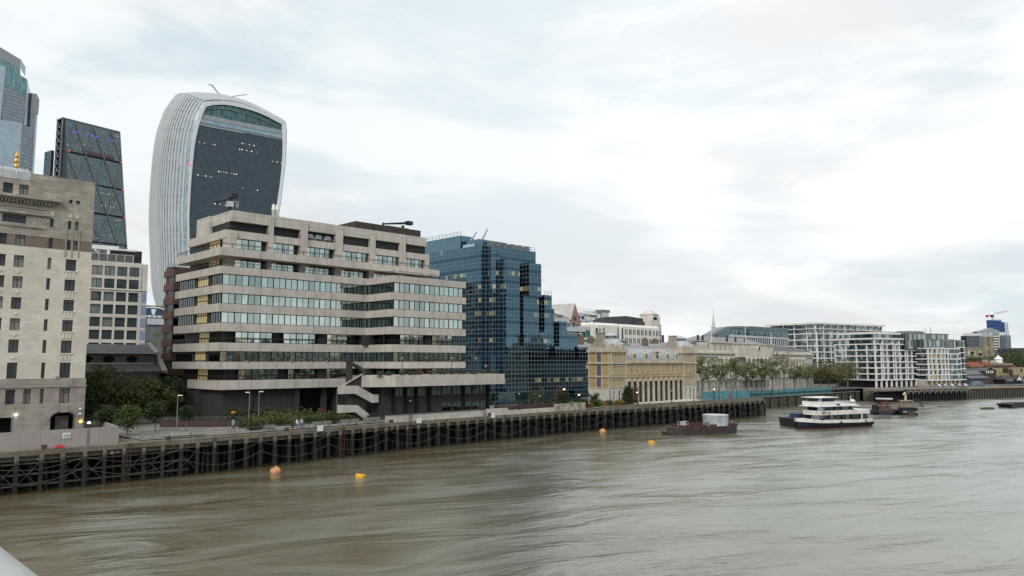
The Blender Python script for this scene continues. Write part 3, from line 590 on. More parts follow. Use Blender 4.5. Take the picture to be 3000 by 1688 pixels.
mb = MB(); mb.poly((37, 167.5, 18.85), (59.2, 167.5, 18.85), (59.2, 172.8, 20.65), (37, 172.8, 20.65)); mb.poly((37, 172.8, 20.65), (59.2, 172.8, 20.65), (59.2, 178, 18.85), (37, 178, 18.85))
mb.poly((37, 164.75, 15.0), (60.2, 164.75, 15.0), (60.2, 168.02, 16.6), (37, 168.02, 16.6)); mb.build('roof', m_slate, CH)
mb = MB(); mb.box(37, 59.2, 167.3, 167.6, 18.68, 18.84); mb.box(37, 59, 167.8, 168.0, 16.55, 16.75); mb.build('gutter', m_lgrey, CH)
for cx, cz, rx, rz in OV: mb = MB(); mb.poly(*[(cx + rx * math.cos(2 * math.pi * i / 20), 168.35, cz + rz * math.sin(2 * math.pi * i / 20)) for i in range(20)]); mb.build('oval_window', m_black, CH)

# red-brown brick office beside the concrete one
BR = thing('brick_office', 'narrow red brown brick office with dark window strips left of the concrete office', 'office building', (64, 170, 5.3))
mb = MB()
for k in range(11): z = 36.9 - k * 3.03; mb.box(62.0, 76, 167.0, 172.6, z - 1.5, z)
mb.box(62.3, 75.8, 168.4, 172.4, 5.3, 37.2); mb.box(62.4, 75, 169.3, 172.4, 36.9, 37.7); mb.build('wall', m_redbrick, BR)
for k in range(10):
    z = 36.9 - k * 3.03; mb = MB(FR(62.2, 175, -90)); n = 6
    for i in range(n): pane(mb, 4.9 + i * .5, 5.35 + i * .5, z - 3.0, z - 1.53, 0, .01)
    mb.cur = 1; mb.box(4.6, 7.8, .02, .2, z - 3.02, z - 1.5)
    for i in range(n + 1): mb.box(4.84 + i * .5, 4.9 + i * .5, -.05, .02, z - 3.02, z - 1.51)
    o = mb.build('window_strip', [m_wgl2, m_dark], BR)
    mb = MB(); mb.poly((62.4, 167.2, z - 3.02), (75.9, 167.2, z - 3.02), (75.9, 167.2, z - 1.5), (62.4, 167.2, z - 1.5)); mb.build('window_strip', m_glz2, BR)
mb = MB(); rail(mb, [(62.3, 172, 37.3), (62.3, 167.3, 36.9), (70, 167.3, 36.9)], 1.0, 1.5, (1, .5), .04); mb.build('roof_rail', m_grey, BR)

# arched blue fronted building glimpsed between
M = FR(121.8, 345.2, -5)
BA = thing('arched_office', 'grey building with a white rimmed blue arch at its top glimpsed below the curved tower', 'office building', M=M)
mb = MB(M); mb.box(-9, 8, 1.0, 24, 5.3, 41.5); mb.box(-9, 8, .2, 1, 5.3, 36.2); mb.build('wall', surf('grey_green_wall', (.17, .18, .165), (.12, .125, .115), .3, .8, joints=(3, 3.6, .12), jdark=.5, stag=0), BA)
mb = MB(M); cv = [(-1.6 - 6.4 * math.cos(math.pi * i / 16), 38.0 + 2.5 * math.sin(math.pi * i / 16)) for i in range(17)]
mb.slab([(4.8, 36.6)] + cv[::-1] + [(-8, 36.6)], .85, 1.05) if False else mb.slab(([(-8, 36.6), (4.8, 36.6)] + cv[::-1]), .8, 1.0); mb.build('blue_arch', surf('navy_panel', (.05, .085, .17), None, 1, .3), BA)
mb = MB(M)
for (xa, za), (xb, zb) in zip(cv, cv[1:]): mb.tube([(xa, .7, za + .1), (xb, .7, zb + .1)], .3, 6)
mb.slab([(-2.0, 37.4), (-1.0, 37.4), (-.5, 39.9), (-2.5, 39.9)], .5, .8)
for k in range(-3, 3): mb.box(-1.8 + k * 2.0, -.2 + k * 2.0, .5, .8, 36.3, 37.1)
mb.build('arch_trim', m_white, BA)
mb = MB(M); mb.box(-4.0, 3.2, -.3, .2, 33.1, 35.8); mb.build('balcony', m_lgrey, BA)

# ================================================================== curved tower, wider at the top
M = FR(192.8, 444.4, -5)
WT = thing('curved_tower', 'tall curved glass tower flaring towards its rounded white rimmed top', 'skyscraper', M=M)
OL = [(-13.6, 172.1), (-16.0, 166.9), (-17.6, 162.5), (-18.7, 157.5), (-19.8, 151.9), (-20.5, 145.5), (-20.9, 138.7), (-21.1, 132.7), (-21.3, 124.6), (-21.4, 116.5), (-21.4, 108.5), (-21.2, 100.6), (-20.4, 85), (-19.2, 65), (-17.6, 45), (-16, 25), (-15, 5.3)]
OR_ = [(36.5, 168.9), (37.0, 164.1), (37.1, 157.1), (37.0, 148.2), (36.6, 139.4), (35.7, 130.5), (34.8, 120.0), (33.8, 111.8), (32.6, 100), (31, 85), (29.3, 65), (27.4, 45), (25.5, 25), (24, 5.3)]
ARCH = [(-13.6, 172.1), (-7.9, 174.2), (-2.5, 175.4), (2.9, 176.0), (8.4, 176.0), (14.0, 175.5), (19.8, 174.3), (25.6, 172.6), (31.5, 170.7), (36.5, 168.9)]
prof = OL[::-1][:-1] + ARCH + OR_[1:]                         # base left, over the top, base right
def resample(pl, step):
    o = []; 
    for (a, b_), (c, e) in zip(pl, pl[1:]):
        n = max(1, int(math.hypot(c - a, e - b_) / step)); o += [(a + (c - a) * i / n, b_ + (e - b_) * i / n) for i in range(n)]
    return o + [pl[-1]]
prof = resample(prof, 6)
DEP = 46.0; CXW = 8.0
def shell(t, s, k=0.0):
    """profile point t pushed back by s in 0..1; the middle of the depth is wider and higher than the two ends"""
    x, z = t; g = 4 * s * (1 - s); lo = min(1, max(0, z / 60.0))
    wd = 1 + g * ((.43 if x < CXW else .10) * lo + .04); up = g * 8.5 * max(0, (z - 120) / 55.0)
    return (CXW + (x - CXW) * wd, s * DEP, z + up)
NS = 30
mb = MB(M); rings = [mb.add([shell(t, j / NS) for t in prof]) for j in range(NS + 1)]
for j in range(NS):
    for i in range(len(prof) - 1): mb.face((rings[j] + i, rings[j + 1] + i, rings[j + 1] + i + 1, rings[j] + i + 1))
mb.build('side_glazing', curtain('tower_side', (.36, .42, .46), (.36, .40, .43), 2.2, 4.0, .2, .35, rough=.16, jit=.02, var=.35), WT, True)
mb = MB(M)                                                    # white fins that follow the profile up and over the roof
for j in range(1, NS + 1):
    for i in range(len(prof) - 1):
        a, c = shell(prof[i], j / NS), shell(prof[i + 1], j / NS); dx, dz = c[0] - a[0], c[2] - a[2]; L = math.hypot(dx, dz) or 1
        nx, nz = -dz / L, dx / L; h = .85; tk = .16
        zm = (a[2] + c[2]) / 2
        top_ = zm > 158
        tk = .19 + .17 * min(1, max(0, (zm - 138) / 34))
        b0 = mb.add([(a[0], a[1] - tk, a[2]), (a[0], a[1] + tk, a[2]), (c[0], c[1] + tk, c[2]), (c[0], c[1] - tk, c[2]), (a[0] + nx * h, a[1] - tk, a[2] + nz * h), (a[0] + nx * h, a[1] + tk, a[2] + nz * h), (c[0] + nx * h, c[1] + tk, c[2] + nz * h), (c[0] + nx * h, c[1] - tk, c[2] + nz * h)])
        for q in ((4, 5, 6, 7), (0, 4, 7, 3), (1, 2, 6, 5)): mb.face([b0 + k for k in q])
mb.build('fin', surf('fin_white', (.64, .67, .68), (.60, .63, .64), .05, .4), WT)
GL = [(-13.0, 169.5), (-14.6, 165.5), (-15.8, 161.4), (-17.1, 156.2), (-18.2, 150.0), (-19.0, 143.3), (-19.4, 135.6), (-19.7, 130.2), (-19.9, 124.8), (-20.1, 116.7), (-20.2, 100.7), (-19.4, 85), (-18.2, 65), (-16.6, 45), (-15, 25), (-14, 5.3)]
GR = [(34.3, 168.0), (34.5, 162.4), (35.1, 157.3), (35.3, 150.9), (35.2, 145.0), (34.8, 136.2), (34.0, 127.4), (33.1, 119.8), (31.8, 108), (30, 85), (28.3, 65), (26.4, 45), (24.5, 25), (23, 5.3)]
GA = [(-13.0, 169.5), (-8.8, 171.5), (-2.5, 173.1), (3.0, 173.5), (8.5, 173.4), (14.1, 173.1), (19.8, 172.3), (25.6, 170.9), (30.4, 169.3), (34.3, 168.0)]
inner = GL[::-1][:-1] + GA + GR[1:]; outer = OL[::-1][:-1] + ARCH + OR_[1:]
def at_z(pl, z):
    for (a, za), (c, zc) in zip(pl, pl[1:]):
        if min(za, zc) <= z <= max(za, zc) and za != zc: return a + (c - a) * (z - za) / (zc - za)
    return pl[-1][0] if z < 50 else pl[0][0]
def equal(pl, n):
    d = [0]
    for (a, za), (c, zc) in zip(pl, pl[1:]): d.append(d[-1] + math.hypot(c - a, zc - za))
    return [(float(np.interp(d[-1] * k / n, d, [q[0] for q in pl])), float(np.interp(d[-1] * k / n, d, [q[1] for q in pl]))) for k in range(n + 1)]
mb = MB(M)
for gi, go, n in ((GL[::-1], OL[::-1], 40), (GA, ARCH, 24), (GR, OR_, 40)):
    ai, ao = equal(gi, n), equal(go, n)
    for k in range(n):
        a, c, e, f = ai[k], ai[k + 1], ao[k], ao[k + 1]
        mb.poly((a[0], -.9, a[1]), (c[0], -.9, c[1]), (f[0], -1.1, f[1]), (e[0], -1.1, e[1]))
        mb.poly((a[0], -.9, a[1]), (a[0], 1.5, a[1]), (c[0], 1.5, c[1]), (c[0], -.9, c[1])); mb.poly((e[0], -1.1, e[1]), (f[0], -1.1, f[1]), (f[0], 1.2, f[1]), (e[0], 1.2, e[1]))
mb.build('front_rim', surf('rim_white', (.70, .72, .725), (.66, .68, .69), .1, .4), WT)
def band(z0, z1, y, name, mt, inset=.0):
    mb = MB(M); n = max(1, int((z1 - z0) / 4)); q = []
    for i in range(n + 1): z = z0 + (z1 - z0) * i / n; q.append((at_z(GL, z) + inset, at_z(GR, z) - inset, z))
    for (a, c, z), (a2, c2, z2) in zip(q, q[1:]): mb.poly((a, y, z), (c, y, z), (c2, y, z2), (a2, y, z2))
    return mb.build(name, mt, WT)
band(5.3, 158.0, .3, 'front_glazing', curtain('tower_front', (.105, .14, .17), (.036, .045, .055), 1.5, 1.33, .30, .5, rough=.1, jit=.03, var=.35, lit=.5, floor=3, lits=1.6, litcol=(1, .86, .55), dots=True))
band(158, 159.6, -.1, 'front_ledge', m_grey); band(159.6, 161.9, .25, 'terrace_glazing', curtain('sky_terrace', (.42, .55, .60), (.3, .34, .36), 1.5, 2.6, .18, .1, rough=.08, jit=.03))
band(161.9, 164.6, -.1, 'front_ledge', surf('ledge_grey', (.32, .335, .36), None, .2, .5))
mb = MB(M); g0 = [(-14.9, 164.6), (34.4, 163.4)]; mb.poly(*[(x, .6, z) for x, z in [(-14.8, 164.6), (34.4, 164.6)] + GA[::-1]]); mb.build('garden_glazing', curtain('sky_garden', (.13, .24, .235), (.09, .13, .14), 2.2, 3.4, .3, .22, rough=.06, jit=.05, var=.6, dark=(.02, .05, .05)), WT)
mb = MB(M)
for x in range(-12, 35, 3): mb.tube([(x, 0.2, 164.6), (x, .2, at_z(GA[3:], 165) if False else 166.5 + 5.5 * (1 - ((x - 8) / 27.0) ** 2))], .16, 4)
mb.tube([(-14, .1, 168.5), (0, .1, 170.8), (14, .1, 170.2), (34, .1, 166.2)], .3, 4); mb.build('garden_frame', m_grey, WT)
for x, z, mm in ((-21.6, 133.0, m_redlamp), (35.4, 116.0, m_white)):
    mb = MB(M); mb.ball((x, -1.6, z), .45, n=8, m=5); mb.build('beacon', mm, WT)
CR = thing('roof_crane', 'spidery white maintenance crane on top of the curved tower', 'roof crane', M=M @ Matrix.Translation((2, 20, 182)))
for pts, nm, r in (([(2, 22, 183.2), (2, 22, 186)], 'mast', .8), ([(6, 22, 186), (1, 22, 187.2), (-4.5, 18, 190.5)], 'jib', .35), ([(-6.5, 18, 190.2), (-4, 18, 190.4)], 'jib', .3), ([(1, 22, 186.5), (9, 22, 187), (19, 21, 190.5)], 'jib', .3), ([(9, 22, 187), (12, 24, 186.3), (18, 24, 184)], 'jib', .28)):
    mb = MB(M); mb.tube(pts, r * 1.25, 5); mb.build(nm, m_lgrey, CR)

# ================================================================== wedge tower with diagonal bracing
M = FR(223.6, 766.4, 11)
CG = thing('wedge_tower', 'dark wedge shaped glass tower with diagonal steel bracing and a ladder frame spine', 'skyscraper', M=M)
yf = lambda z: .2 * (z - 127); ZT = 242.5
def fpt(x, z, o=0.0): return (x, yf(z) - o, z)
mb = MB(M); mb.poly(fpt(-34.3, 5.3), fpt(16.8, 5.3), fpt(16.8, ZT), fpt(-34.3, ZT)); mb.build('front_glazing', curtain('wedge_front', (.20, .255, .28), (.06, .072, .08), 1.6, 2.05, .4, .55, rough=.12, jit=.03, var=.45, lit=.5, floor=2, lits=.9, dots=True, litcol=(1, .9, .55), dark=(.02, .024, .028)), CG)
mb = MB(M); mb.poly((16.8, yf(5.3), 5.3), (16.8, 38, 5.3), (16.8, 38, ZT), (16.8, yf(ZT), ZT)); mb.poly((-34.3, yf(5.3), 5.3), (-34.3, yf(ZT), ZT), (-34.3, 26, ZT), (-34.3, 26, 5.3)); mb.poly((-34.3, 38, 5.3), (16.8, 38, 5.3), (16.8, 38, ZT), (-34.3, 38, ZT)); mb.poly(fpt(-34.3, ZT), fpt(16.8, ZT), (16.8, 38, ZT), (-34.3, 38, ZT)); mb.build('side_wall', surf('wedge_side', (.02, .022, .026), None, .1, .4), CG)
MEGA = [127 - 28 * 1.5 - 27, 155.0, 182.8, 210.5, 240.0, 127.2]
lv = [99.5, 127.3, 155.0, 182.8, 210.4]
for z in lv: mb = MB(M); mb.tube([fpt(-34.3, z, .3), fpt(17.2, z, .3)], .75, 4); mb.build('mega_floor', m_black, CG)
nodes = {0: (-25.5, -8.6, 8.3), 1: (-34, -17, 0, 16.8)}
mb = MB(M)
def X_(i): return nodes[i % 2]
lz = [99.5, 127.3, 155.0, 182.8, 210.4, 241]
for k in range(5):
    za, zb = lz[k], lz[k + 1]; A_, B_ = X_(k + 1), X_(k)
    for xa in A_:
        for xb in B_:
            if abs(xa - xb) < 10: mb.tube([fpt(xa, za, .5), fpt(xb, zb, .5)], .55, 4)
mb.build('brace', surf('brace_steel', (.135, .155, .16), None, .2, .4), CG)
mb = MB(M); z = 60
mb.tube([(-35.2, 25, 5), (-35.2, 25, ZT + 1)], .6, 4); mb.tube([(-35.2, 35.5, 5), (-35.2, 35.5, ZT + 1)], .6, 4)
while z < ZT - 5:
    mb.tube([(-35.2, 25, z), (-35.2, 35.5, z)], .35, 4); mb.tube([(-35.2, 25, z + 7), (-35.2, 30.5, z + .3), (-35.2, 35.5, z + 7)], .42, 4); z += 7
mb.tube([(-35.2, 24, ZT + .5), (-35.2, 36, ZT + .5)], .9, 4); mb.build('ladder_frame', surf('ladder_steel', (.24, .26, .28), None, .2, .45), CG)
mb = MB(M); mb.box(-34.3, 16.8, 25, 37, ZT, ZT + 1.2); mb.tube([fpt(-34.3, ZT, .2), fpt(17, ZT, .2)], .7, 4); mb.tube([fpt(17.2, 5, 0), fpt(17.2, ZT, 0)], .55, 4); mb.build('roof_beam', m_grey, CG)
mb = MB(M)
for i in range(50): z = 101 + i * 2.8; mb.box(16.9, 18.2, yf(z) + .4, yf(z) + 4, z, z + 1.0)
mb.build('edge_louvre', m_lgrey, CG)
mb = MB(M); mb.poly(fpt(-17, 212, .4), fpt(10, 212, .4), fpt(10, 215, .4), fpt(-17, 215, .4)); mb.build('maroon_panel', surf('maroon_panel', (.09, .04, .047), None, .3, .5), CG)
for x in (-27, -24, -14.5, -10.5, -6, 5, 10):
    mb = MB(M); mb.ball(fpt(x, 231.5, .8), .45, n=8, m=5); mb.build('blue_light', m_bluelamp, CG)
for x, z in ((-32.5, 210.6), (15.5, 210.4), (-32, 182.9), (15.8, 182.7), (16, 155)):
    mb = MB(M); mb.tube([fpt(x - .7, z, 1.4), fpt(x + .7, z, 1.4)], .2, 4); mb.build('red_light', m_redlamp, CG)
DS = thing('dark_tower', 'sliver of a dark blue tower behind the ladder side of the wedge tower', 'skyscraper', M=M)
mb = MB(M); mb.box(-38.4, -35.9, 36.5, 50, 5.3, 213.5); mb.build('wall', curtain('dark_sliver', (.10, .15, .18), (.05, .06, .07), 1.5, 3.8, .3, .6, rough=.1), DS)

# ================================================================== faceted tower at the far left
M = FR(193.9, 936.3, 18)
TB = thing('faceted_tower', 'tallest faceted glass tower with a stepped crown cut off by the photo edge', 'skyscraper', M=M)
g_main = curtain('facet_grey', (.33, .36, .40), (.20, .22, .25), 1.7, 4.0, .5, 1.3, rough=.15, jit=.025, var=.25)
g_pale = curtain('facet_pale', (.44, .51, .55), (.50, .56, .60), 3.2, 4.0, .16, .4, rough=.12, jit=.015, var=.15)
g_teal = curtain('facet_teal', (.22, .37, .38), (.20, .32, .34), 1.5, 7.0, .25, .5, rough=.12, jit=.05, var=.5)
g_slat = curtain('facet_slat', (.16, .18, .20), (.40, .43, .46), 1.5, 60, .95, .1, rough=.4, jit=0, var=0, metal=.2)
g_flat = curtain('facet_plain', (.47, .51, .56), (.44, .48, .53), 30, 4.0, .1, .1, rough=.25, jit=.01, var=.05)
mb = MB(M)
def fac(pts, y, i): mb.cur = i; mb.poly(*[(x, y, z) for x, z in pts])
mb.cur = 5; mb.slab([(-90, 5.3), (-19.0, 5.3), (-19.0, 336), (-41, 345), (-90, 345)], .3, 50); mb.slab([(-19, 5.3), (-10.9, 5.3), (-10.9, 319), (-19, 322.5)], .3, 40)
fac([(-90, 333.5), (-40, 333.4), (-19.1, 329.6), (-18.8, 339.5), (-40.7, 345.5), (-90, 346)], 0, 3)
fac([(-90, 305), (-34.3, 305.9), (-11.2, 301.4), (-11.0, 308), (-11.3, 320.1), (-18.7, 322.5), (-19.1, 329.6), (-40, 333.4), (-90, 334)], -.2, 2)
fac([(-34.4, 268), (-12.8, 264.5), (-11.1, 301.4), (-34.3, 305.9)], -.1, 0); fac([(-90, 268), (-35.5, 268), (-34.4, 305.9), (-34.5, 325.7), (-90, 330)], -.6, 1)
mb.cur = 4; mb.poly((-18.8, 0, 339.5), (-13.7, 0, 333), (-13.6, 0, 322.7), (-18.9, 0, 329.6)); mb.poly((-11.2, .0, 320), (-3.3, 6, 308.4), (-3.6, 6, 264), (-11.4, 0, 272)); mb.poly((-11.3, 0, 301), (-3.5, 5.9, 288), (-3.6, 5.9, 220), (-11.5, 0, 215))
fac([(-90, 5.3), (-14.0, 5.3), (-14.2, 271), (-36, 268.2), (-90, 268)], -1.0, 1); fac([(-14.0, 100), (-3.2, 100), (-3.6, 267.5), (-14.1, 271)], -.8, 0)
mb.cur = 3; mb.slab([(-3.6, 287), (4.9, 287), (5.2, 303.3), (2, 309), (-3.3, 308.4)], 4, 20); mb.cur = 0; mb.slab([(-3.6, 100), (2.0, 100), (2.0, 287), (-3.6, 288)], 3.9, 19.8); mb.cur = 4; mb.slab([(2.0, 100), (4.6, 100), (5.0, 286.9), (2.0, 286.9)], 5.5, 19)
mb.build('glazing', [g_main, g_pale, g_teal, g_slat, g_flat, m_grey], TB)
# ================================================================== dark blue stepped glass office
BG = thing('blue_glass_office', 'dark blue mirror glass office of stepped boxes in the middle of the quay', 'office building', (155, 150, 5.3))
m_blue = curtain('blue_glass', (.078, .148, .192), (.15, .20, .24), 1.27, 1.2, .11, .11, rough=.03, jit=.014, var=.10, panel=(.045, .092, .128), lit=.5, floor=3, lits=.26, litcol=(1, .80, .42), dark=(.015, .04, .06))
m_blue2 = curtain('blue_glass_plain', (.12, .205, .25), (.11, .16, .20), 1.27, 1.2, .06, .06, rough=.05, jit=.015, var=.3, dark=(.10, .18, .24))
def blk(x0, x1, y0, z0, z1, y1=190, name='glass_block', mt=None): return MB().box(x0, x1, y0, y1, z0, z1).build(name, mt or m_blue, BG)
blk(137.0, 138.75, 151.3, 5.3, 48.5); blk(138.75, 140.3, 147.4, 5.3, 48.1); blk(138.2, 157.2, 150.2, 40, 48.6, 180, mt=m_blue); blk(138.2, 148.3, 153.5, 48.4, 50.6, 178, mt=m_blue2)
blk(137.02, 142, 160, 48.3, 52.2, 200, mt=m_blue2)
blk(140.32, 145.45, 145.0, 8.85, 44.4); blk(145.45, 149.05, 149.2, 8.9, 44.0); blk(149.05, 154.0, 145.0, 34.9, 44.2); blk(147.1, 153.3, 145.25, 21.3, 34.9); blk(145.45, 147.15, 147.6, 21.3, 35.0)
blk(154.0, 155.3, 148.5, 21.3, 38, 186); blk(155.3, 158.4, 145.1, 25.2, 35.7); blk(158.4, 160.6, 146.2, 21.4, 32.1); blk(153.25, 158.42, 145.12, 21.3, 25.2); blk(160.6, 161.5, 148.3, 21.3, 28.4); blk(161.5, 164.8, 145.1, 21.35, 28.5); blk(164.8, 169.75, 145.2, 21.3, 25.0)
blk(145.45, 157.5, 145.0, 8.8, 21.3); blk(157.5, 159.5, 147.5, 8.8, 21.2, 180); blk(159.5, 167.8, 145.0, 8.8, 21.35); blk(167.8, 169.4, 147.2, 8.8, 21.1); blk(169.4, 174.0, 145.0, 6.6, 21.3); blk(157.5, 159.5, 145.02, 8.8, 18.2, 150); blk(167.8, 169.4, 145.02, 6.6, 18.0, 150)
MB().box(137.6, 173.6, 147.5, 188, 5.3, 8.85).build('glass_base', m_blue2, BG)
mb = MB(); mb.box(140.3, 145.6, 145.2, 150, 35.0, 35.2); mb.build('soffit', m_grey, BG)
for pts in ([(137.2, 176, 52.2), (137.2, 160, 52.2)], [(148.4, 150.3, 48.6), (157, 150.3, 48.6)], [(155.4, 145.2, 35.7), (158.4, 145.2, 35.7)]): mb = MB(); rail(mb, pts, 1.1, 1.6, (1, .5), .05); mb.build('roof_rail', m_grey, BG)
for x in (141, 143.5, 146, 149, 152, 155): mb = MB(); mb.box(x, x + 1.6, 152, 154, 48.5, 50.2); mb.build('roof_vent', m_grey, BG)
BC = thing('roof_crane', 'pale blue twin armed cleaning crane on the blue glass office roof', 'roof crane', (138.5, 158, 48.5))
m_bcr = surf('pale_blue_steel', (.40, .50, .60), None, .5, .4)
for s in (0, 1): mb = MB(); mb.tube([(138.6 + 1.4 * s, 159 - 3.4 * s, 49.3), (138.9 + 1.4 * s, 158.6 - 3.2 * s, 49.7), (139.9 + 1.4 * s, 156.4 - 3 * s, 53.2 + .6 * s)], [.3, .38, .16], 6); mb.build('jib', m_bcr, BC)
mb = MB(); mb.box(137.5, 141.0, 155, 159.6, 48.5, 49.4); mb.build('carriage', m_bcr, BC)

# ================================================================== yellow brick market hall
OB = thing('market_hall', 'yellow brick former market hall with white arcade and curved grey dormered roof', 'historic hall', (180, 135, 5.3))
Yb = 126.0; m_domel = surf('dome_lead', (.42, .45, .48), (.34, .365, .39), .8, .5)
def hs_pav(x0): return [(x0 + .95, x0 + 1.65), (x0 + 2.9, x0 + 3.6), (x0 + 4.85, x0 + 5.55)]
for pi, x0 in enumerate((160.3, 194.7)):
    x1 = x0 + 6.95; H = [(a, c, z0, z1) for a, c in hs_pav(x0) for z0, z1 in ((17.35, 18.95), (13.9, 15.7), (10.6, 12.3))]; HG = [(x0 + 1.1, x0 + 2.1, 6.2, 9.2), (x0 + 3.4, x0 + 4.5, 5.6, 9.3)]
    mb = MB(); wall_holes(mb, H, x0, x1, 10.0, 20.2, Yb, .35); mb.cur = 1; wall_holes(mb, HG, x0, x1, 5.3, 10.0, Yb - .1, .4); mb.cur = 0
    mb.poly((x0, Yb, 10), (x0, 133.5, 10), (x0, 133.5, 20.2), (x0, Yb, 20.2)); mb.poly((x1, Yb, 10), (x1, Yb, 20.2), (x1, 133.5, 20.2), (x1, 133.5, 10)); mb.cur = 1; mb.poly((x0 - .1, Yb - .1, 5.3), (x0 - .1, 133.5, 5.3), (x0 - .1, 133.5, 10), (x0 - .1, Yb - .1, 10)); mb.poly((x1 + .1, Yb - .1, 5.3), (x1 + .1, Yb - .1, 10), (x1 + .1, 133.5, 10), (x1 + .1, 133.5, 5.3))
    mb.build('pavilion_wall', [m_yellow, m_ashlar], OB)
    for h in H: window(OB, None, *h, Yb + .28, nx=1, bars=(.5,), fr=m_wornwhite, fw=.09)
    for h in HG: window(OB, None, *h, Yb + .25, nx=1, bars=(.6,), fr=m_wornwhite, fw=.12)
    mb = MB()
    for z0, z1, k in ((9.85, 10.2, .2), (12.85, 13.25, .28), (16.4, 16.95, .4), (19.5, 20.3, .45), (20.3, 20.9, .05)): mb.box(x0 - k, x1 + k, Yb - k, 133.7, z0, z1)
    for a, c in hs_pav(x0):
        for z0, z1 in ((17.35, 18.95), (13.9, 15.7), (10.6, 12.3)):
            mb.box(a - .28, a, Yb - .14, Yb, z0 - .1, z1 + .1); mb.box(c, c + .28, Yb - .14, Yb, z0 - .1, z1 + .1); mb.box(a - .32, c + .32, Yb - .2, Yb, z1 + .1, z1 + .38); mb.box(a - .32, c + .32, Yb - .2, Yb, z0 - .32, z0 - .1)
    for a in (x0 + .25, x0 + 6.7):
        for z0, z1 in ((10.2, 12.85), (13.25, 16.4), (16.95, 19.5)): mb.box(a - .28, a + .28, Yb - .22, Yb, z0, z1)
    mb.build('stone_trim', m_honey, OB)
    mb = MB(FR(x0 - .05, 144, -90)) ; L = 18
    for z0, z1 in ((9.9, 10.15), (12.9, 13.2), (16.4, 16.9)): mb.box(10.5, L, -.12, .05, z0, z1)
    for a in (10.5, 13.1, 15.0, 17.3): mb.box(a, a + .4, -.1, .05, 10, 20)
    mb.build('stone_trim', m_honey, OB)
    mb = MB(FR(x0 - .05, 144, -90))
    for z0, z1 in ((10.2, 12.85), (13.25, 16.35), (16.95, 19.5)): mb.box(13.5, 14.95, -.06, .05, z0, z1)
    mb.build('blind_panel', surf('slate_blue_panel', (.12, .115, .135), None, 1, .7), OB)
    # stepped chimney gable and lantern roof
    mb = MB(FR(x0, 144, -90)); mb.slab([(11.0, 20.9), (16.8, 20.9), (16.3, 21.6), (15.6, 22.4), (15.25, 23.2), (15.15, 24.6), (13.2, 24.6), (13.1, 23.4), (12.5, 22.4), (11.6, 21.6)], .1, 1.6); mb.box(13.0, 15.35, 0, 1.7, 24.6, 24.85); mb.build('chimney', surf('weathered_gable', (.36, .335, .29), (.27, .25, .21), .6, .9, streak=.3) if pi == 0 else bpy.data.materials['weathered_gable'], OB)
    cx, cy = x0 + 6.6, 131.0
    mb = MB(); mb.lathe(cx, cy, [(3.3, 20.9), (3.25, 21.6), (3.0, 22.4), (2.5, 23.0), (2.1, 23.3)], 16); mb.lathe(cx, cy, [(2.3, 24.0), (1.5, 24.5), (.3, 25.0)], 16); mb.build('dome_roof', m_domel, OB, True)
    mb = MB(); mb.lathe(cx, cy, [(1.95, 23.3), (1.95, 24.0)], 16); mb.build('lantern', m_wgl2, OB)
    mb = MB()
    for dx in (1.2, 5.4): mb.box(x0 + dx - .4, x0 + dx + .4, Yb - .2, Yb + .6, 20.9, 21.7); mb.prism([(x0 + dx - .45, Yb - .25), (x0 + dx + .45, Yb - .25), (x0 + dx + .45, Yb + .6), (x0 + dx - .45, Yb + .6)], 21.7, 22.2, [(x0 + dx - .05, Yb + .1), (x0 + dx + .05, Yb + .1), (x0 + dx + .05, Yb + .3), (x0 + dx - .05, Yb + .3)])
    mb.build('roof_aedicule', m_honey, OB)
# centre: eleven arches, a row of windows, a swelling lead roof with dormers
XA, XB = 167.25, 194.7; n = 11; pitch = (XB - XA) / n
HA = [(XA + pitch * (i + .5) - .96, XA + pitch * (i + .5) + .96, 5.3, 11.9) for i in range(n)]; HW = [(XA + pitch * (i + .5) - .33, XA + pitch * (i + .5) + .33, 13.9, 16.0) for i in range(n)]
mb = MB(); wall_holes(mb, HW, XA, XB, 12.95, 17, Yb + .15, .35); mb.cur = 0; wall_holes(mb, HA, XA, XB, 5.3, 13.0, Yb + .05, .16)
for h in HA: arch_fill(mb, h[0], h[1], 11.05, 11.9, Yb + .05, .16)
mb.build('arcade_wall', m_yellow, OB)
for h in HW: window(OB, None, *h, Yb + .42, nx=1, bars=(.5,), fr=m_wornwhite, fw=.09)
mb = MB()
mb.box(XA + .1, XB - .1, Yb + .2, Yb + .8, 5.3, 12.5)
mb.build('arcade_glazing', surf('arcade_dark', (.018, .02, .024), None, 1, .15, spec=.5), OB)
for i in range(n + 1):
    mb = MB(); x = XA + pitch * i; mb.lathe(x, Yb - .12, [(.45, 5.3), (.45, 6.0), (.34, 6.1), (.31, 10.2), (.42, 10.35), (.46, 10.7)], 10); mb.box(x - .31, x + .31, Yb - .02, Yb + .2, 5.3, 10.7); mb.build('column', m_honey, OB)
mb = MB()
for h in HA:
    c = (h[0] + h[1]) / 2; cv = [(c - .98 * math.cos(math.pi * k / 14), 10.75 + 1.3 * math.sin(math.pi * k / 14)) for k in range(15)]
    mb.tube([(a, Yb - .05, z) for a, z in cv], .2, 5); mb.box(c - .2, c + .2, Yb - .3, Yb + .05, 11.6, 12.7)
for h in HW:
    mb.box(h[0] - .25, h[0], Yb, Yb + .15, 13.7, 16.1); mb.box(h[1], h[1] + .25, Yb, Yb + .15, 13.7, 16.1); mb.box(h[0] - .3, h[1] + .3, Yb - .06, Yb + .15, 16.1, 16.4); mb.box(h[0] - .3, h[1] + .3, Yb - .1, Yb + .15, 13.45, 13.72)
for z0, z1, k in ((12.85, 13.15, .15), (16.55, 17.15, .35), (17.15, 17.5, .1)): mb.box(XA, XB, Yb - k, Yb + 1, z0, z1)
mb.build('arcade_trim', m_honey, OB)
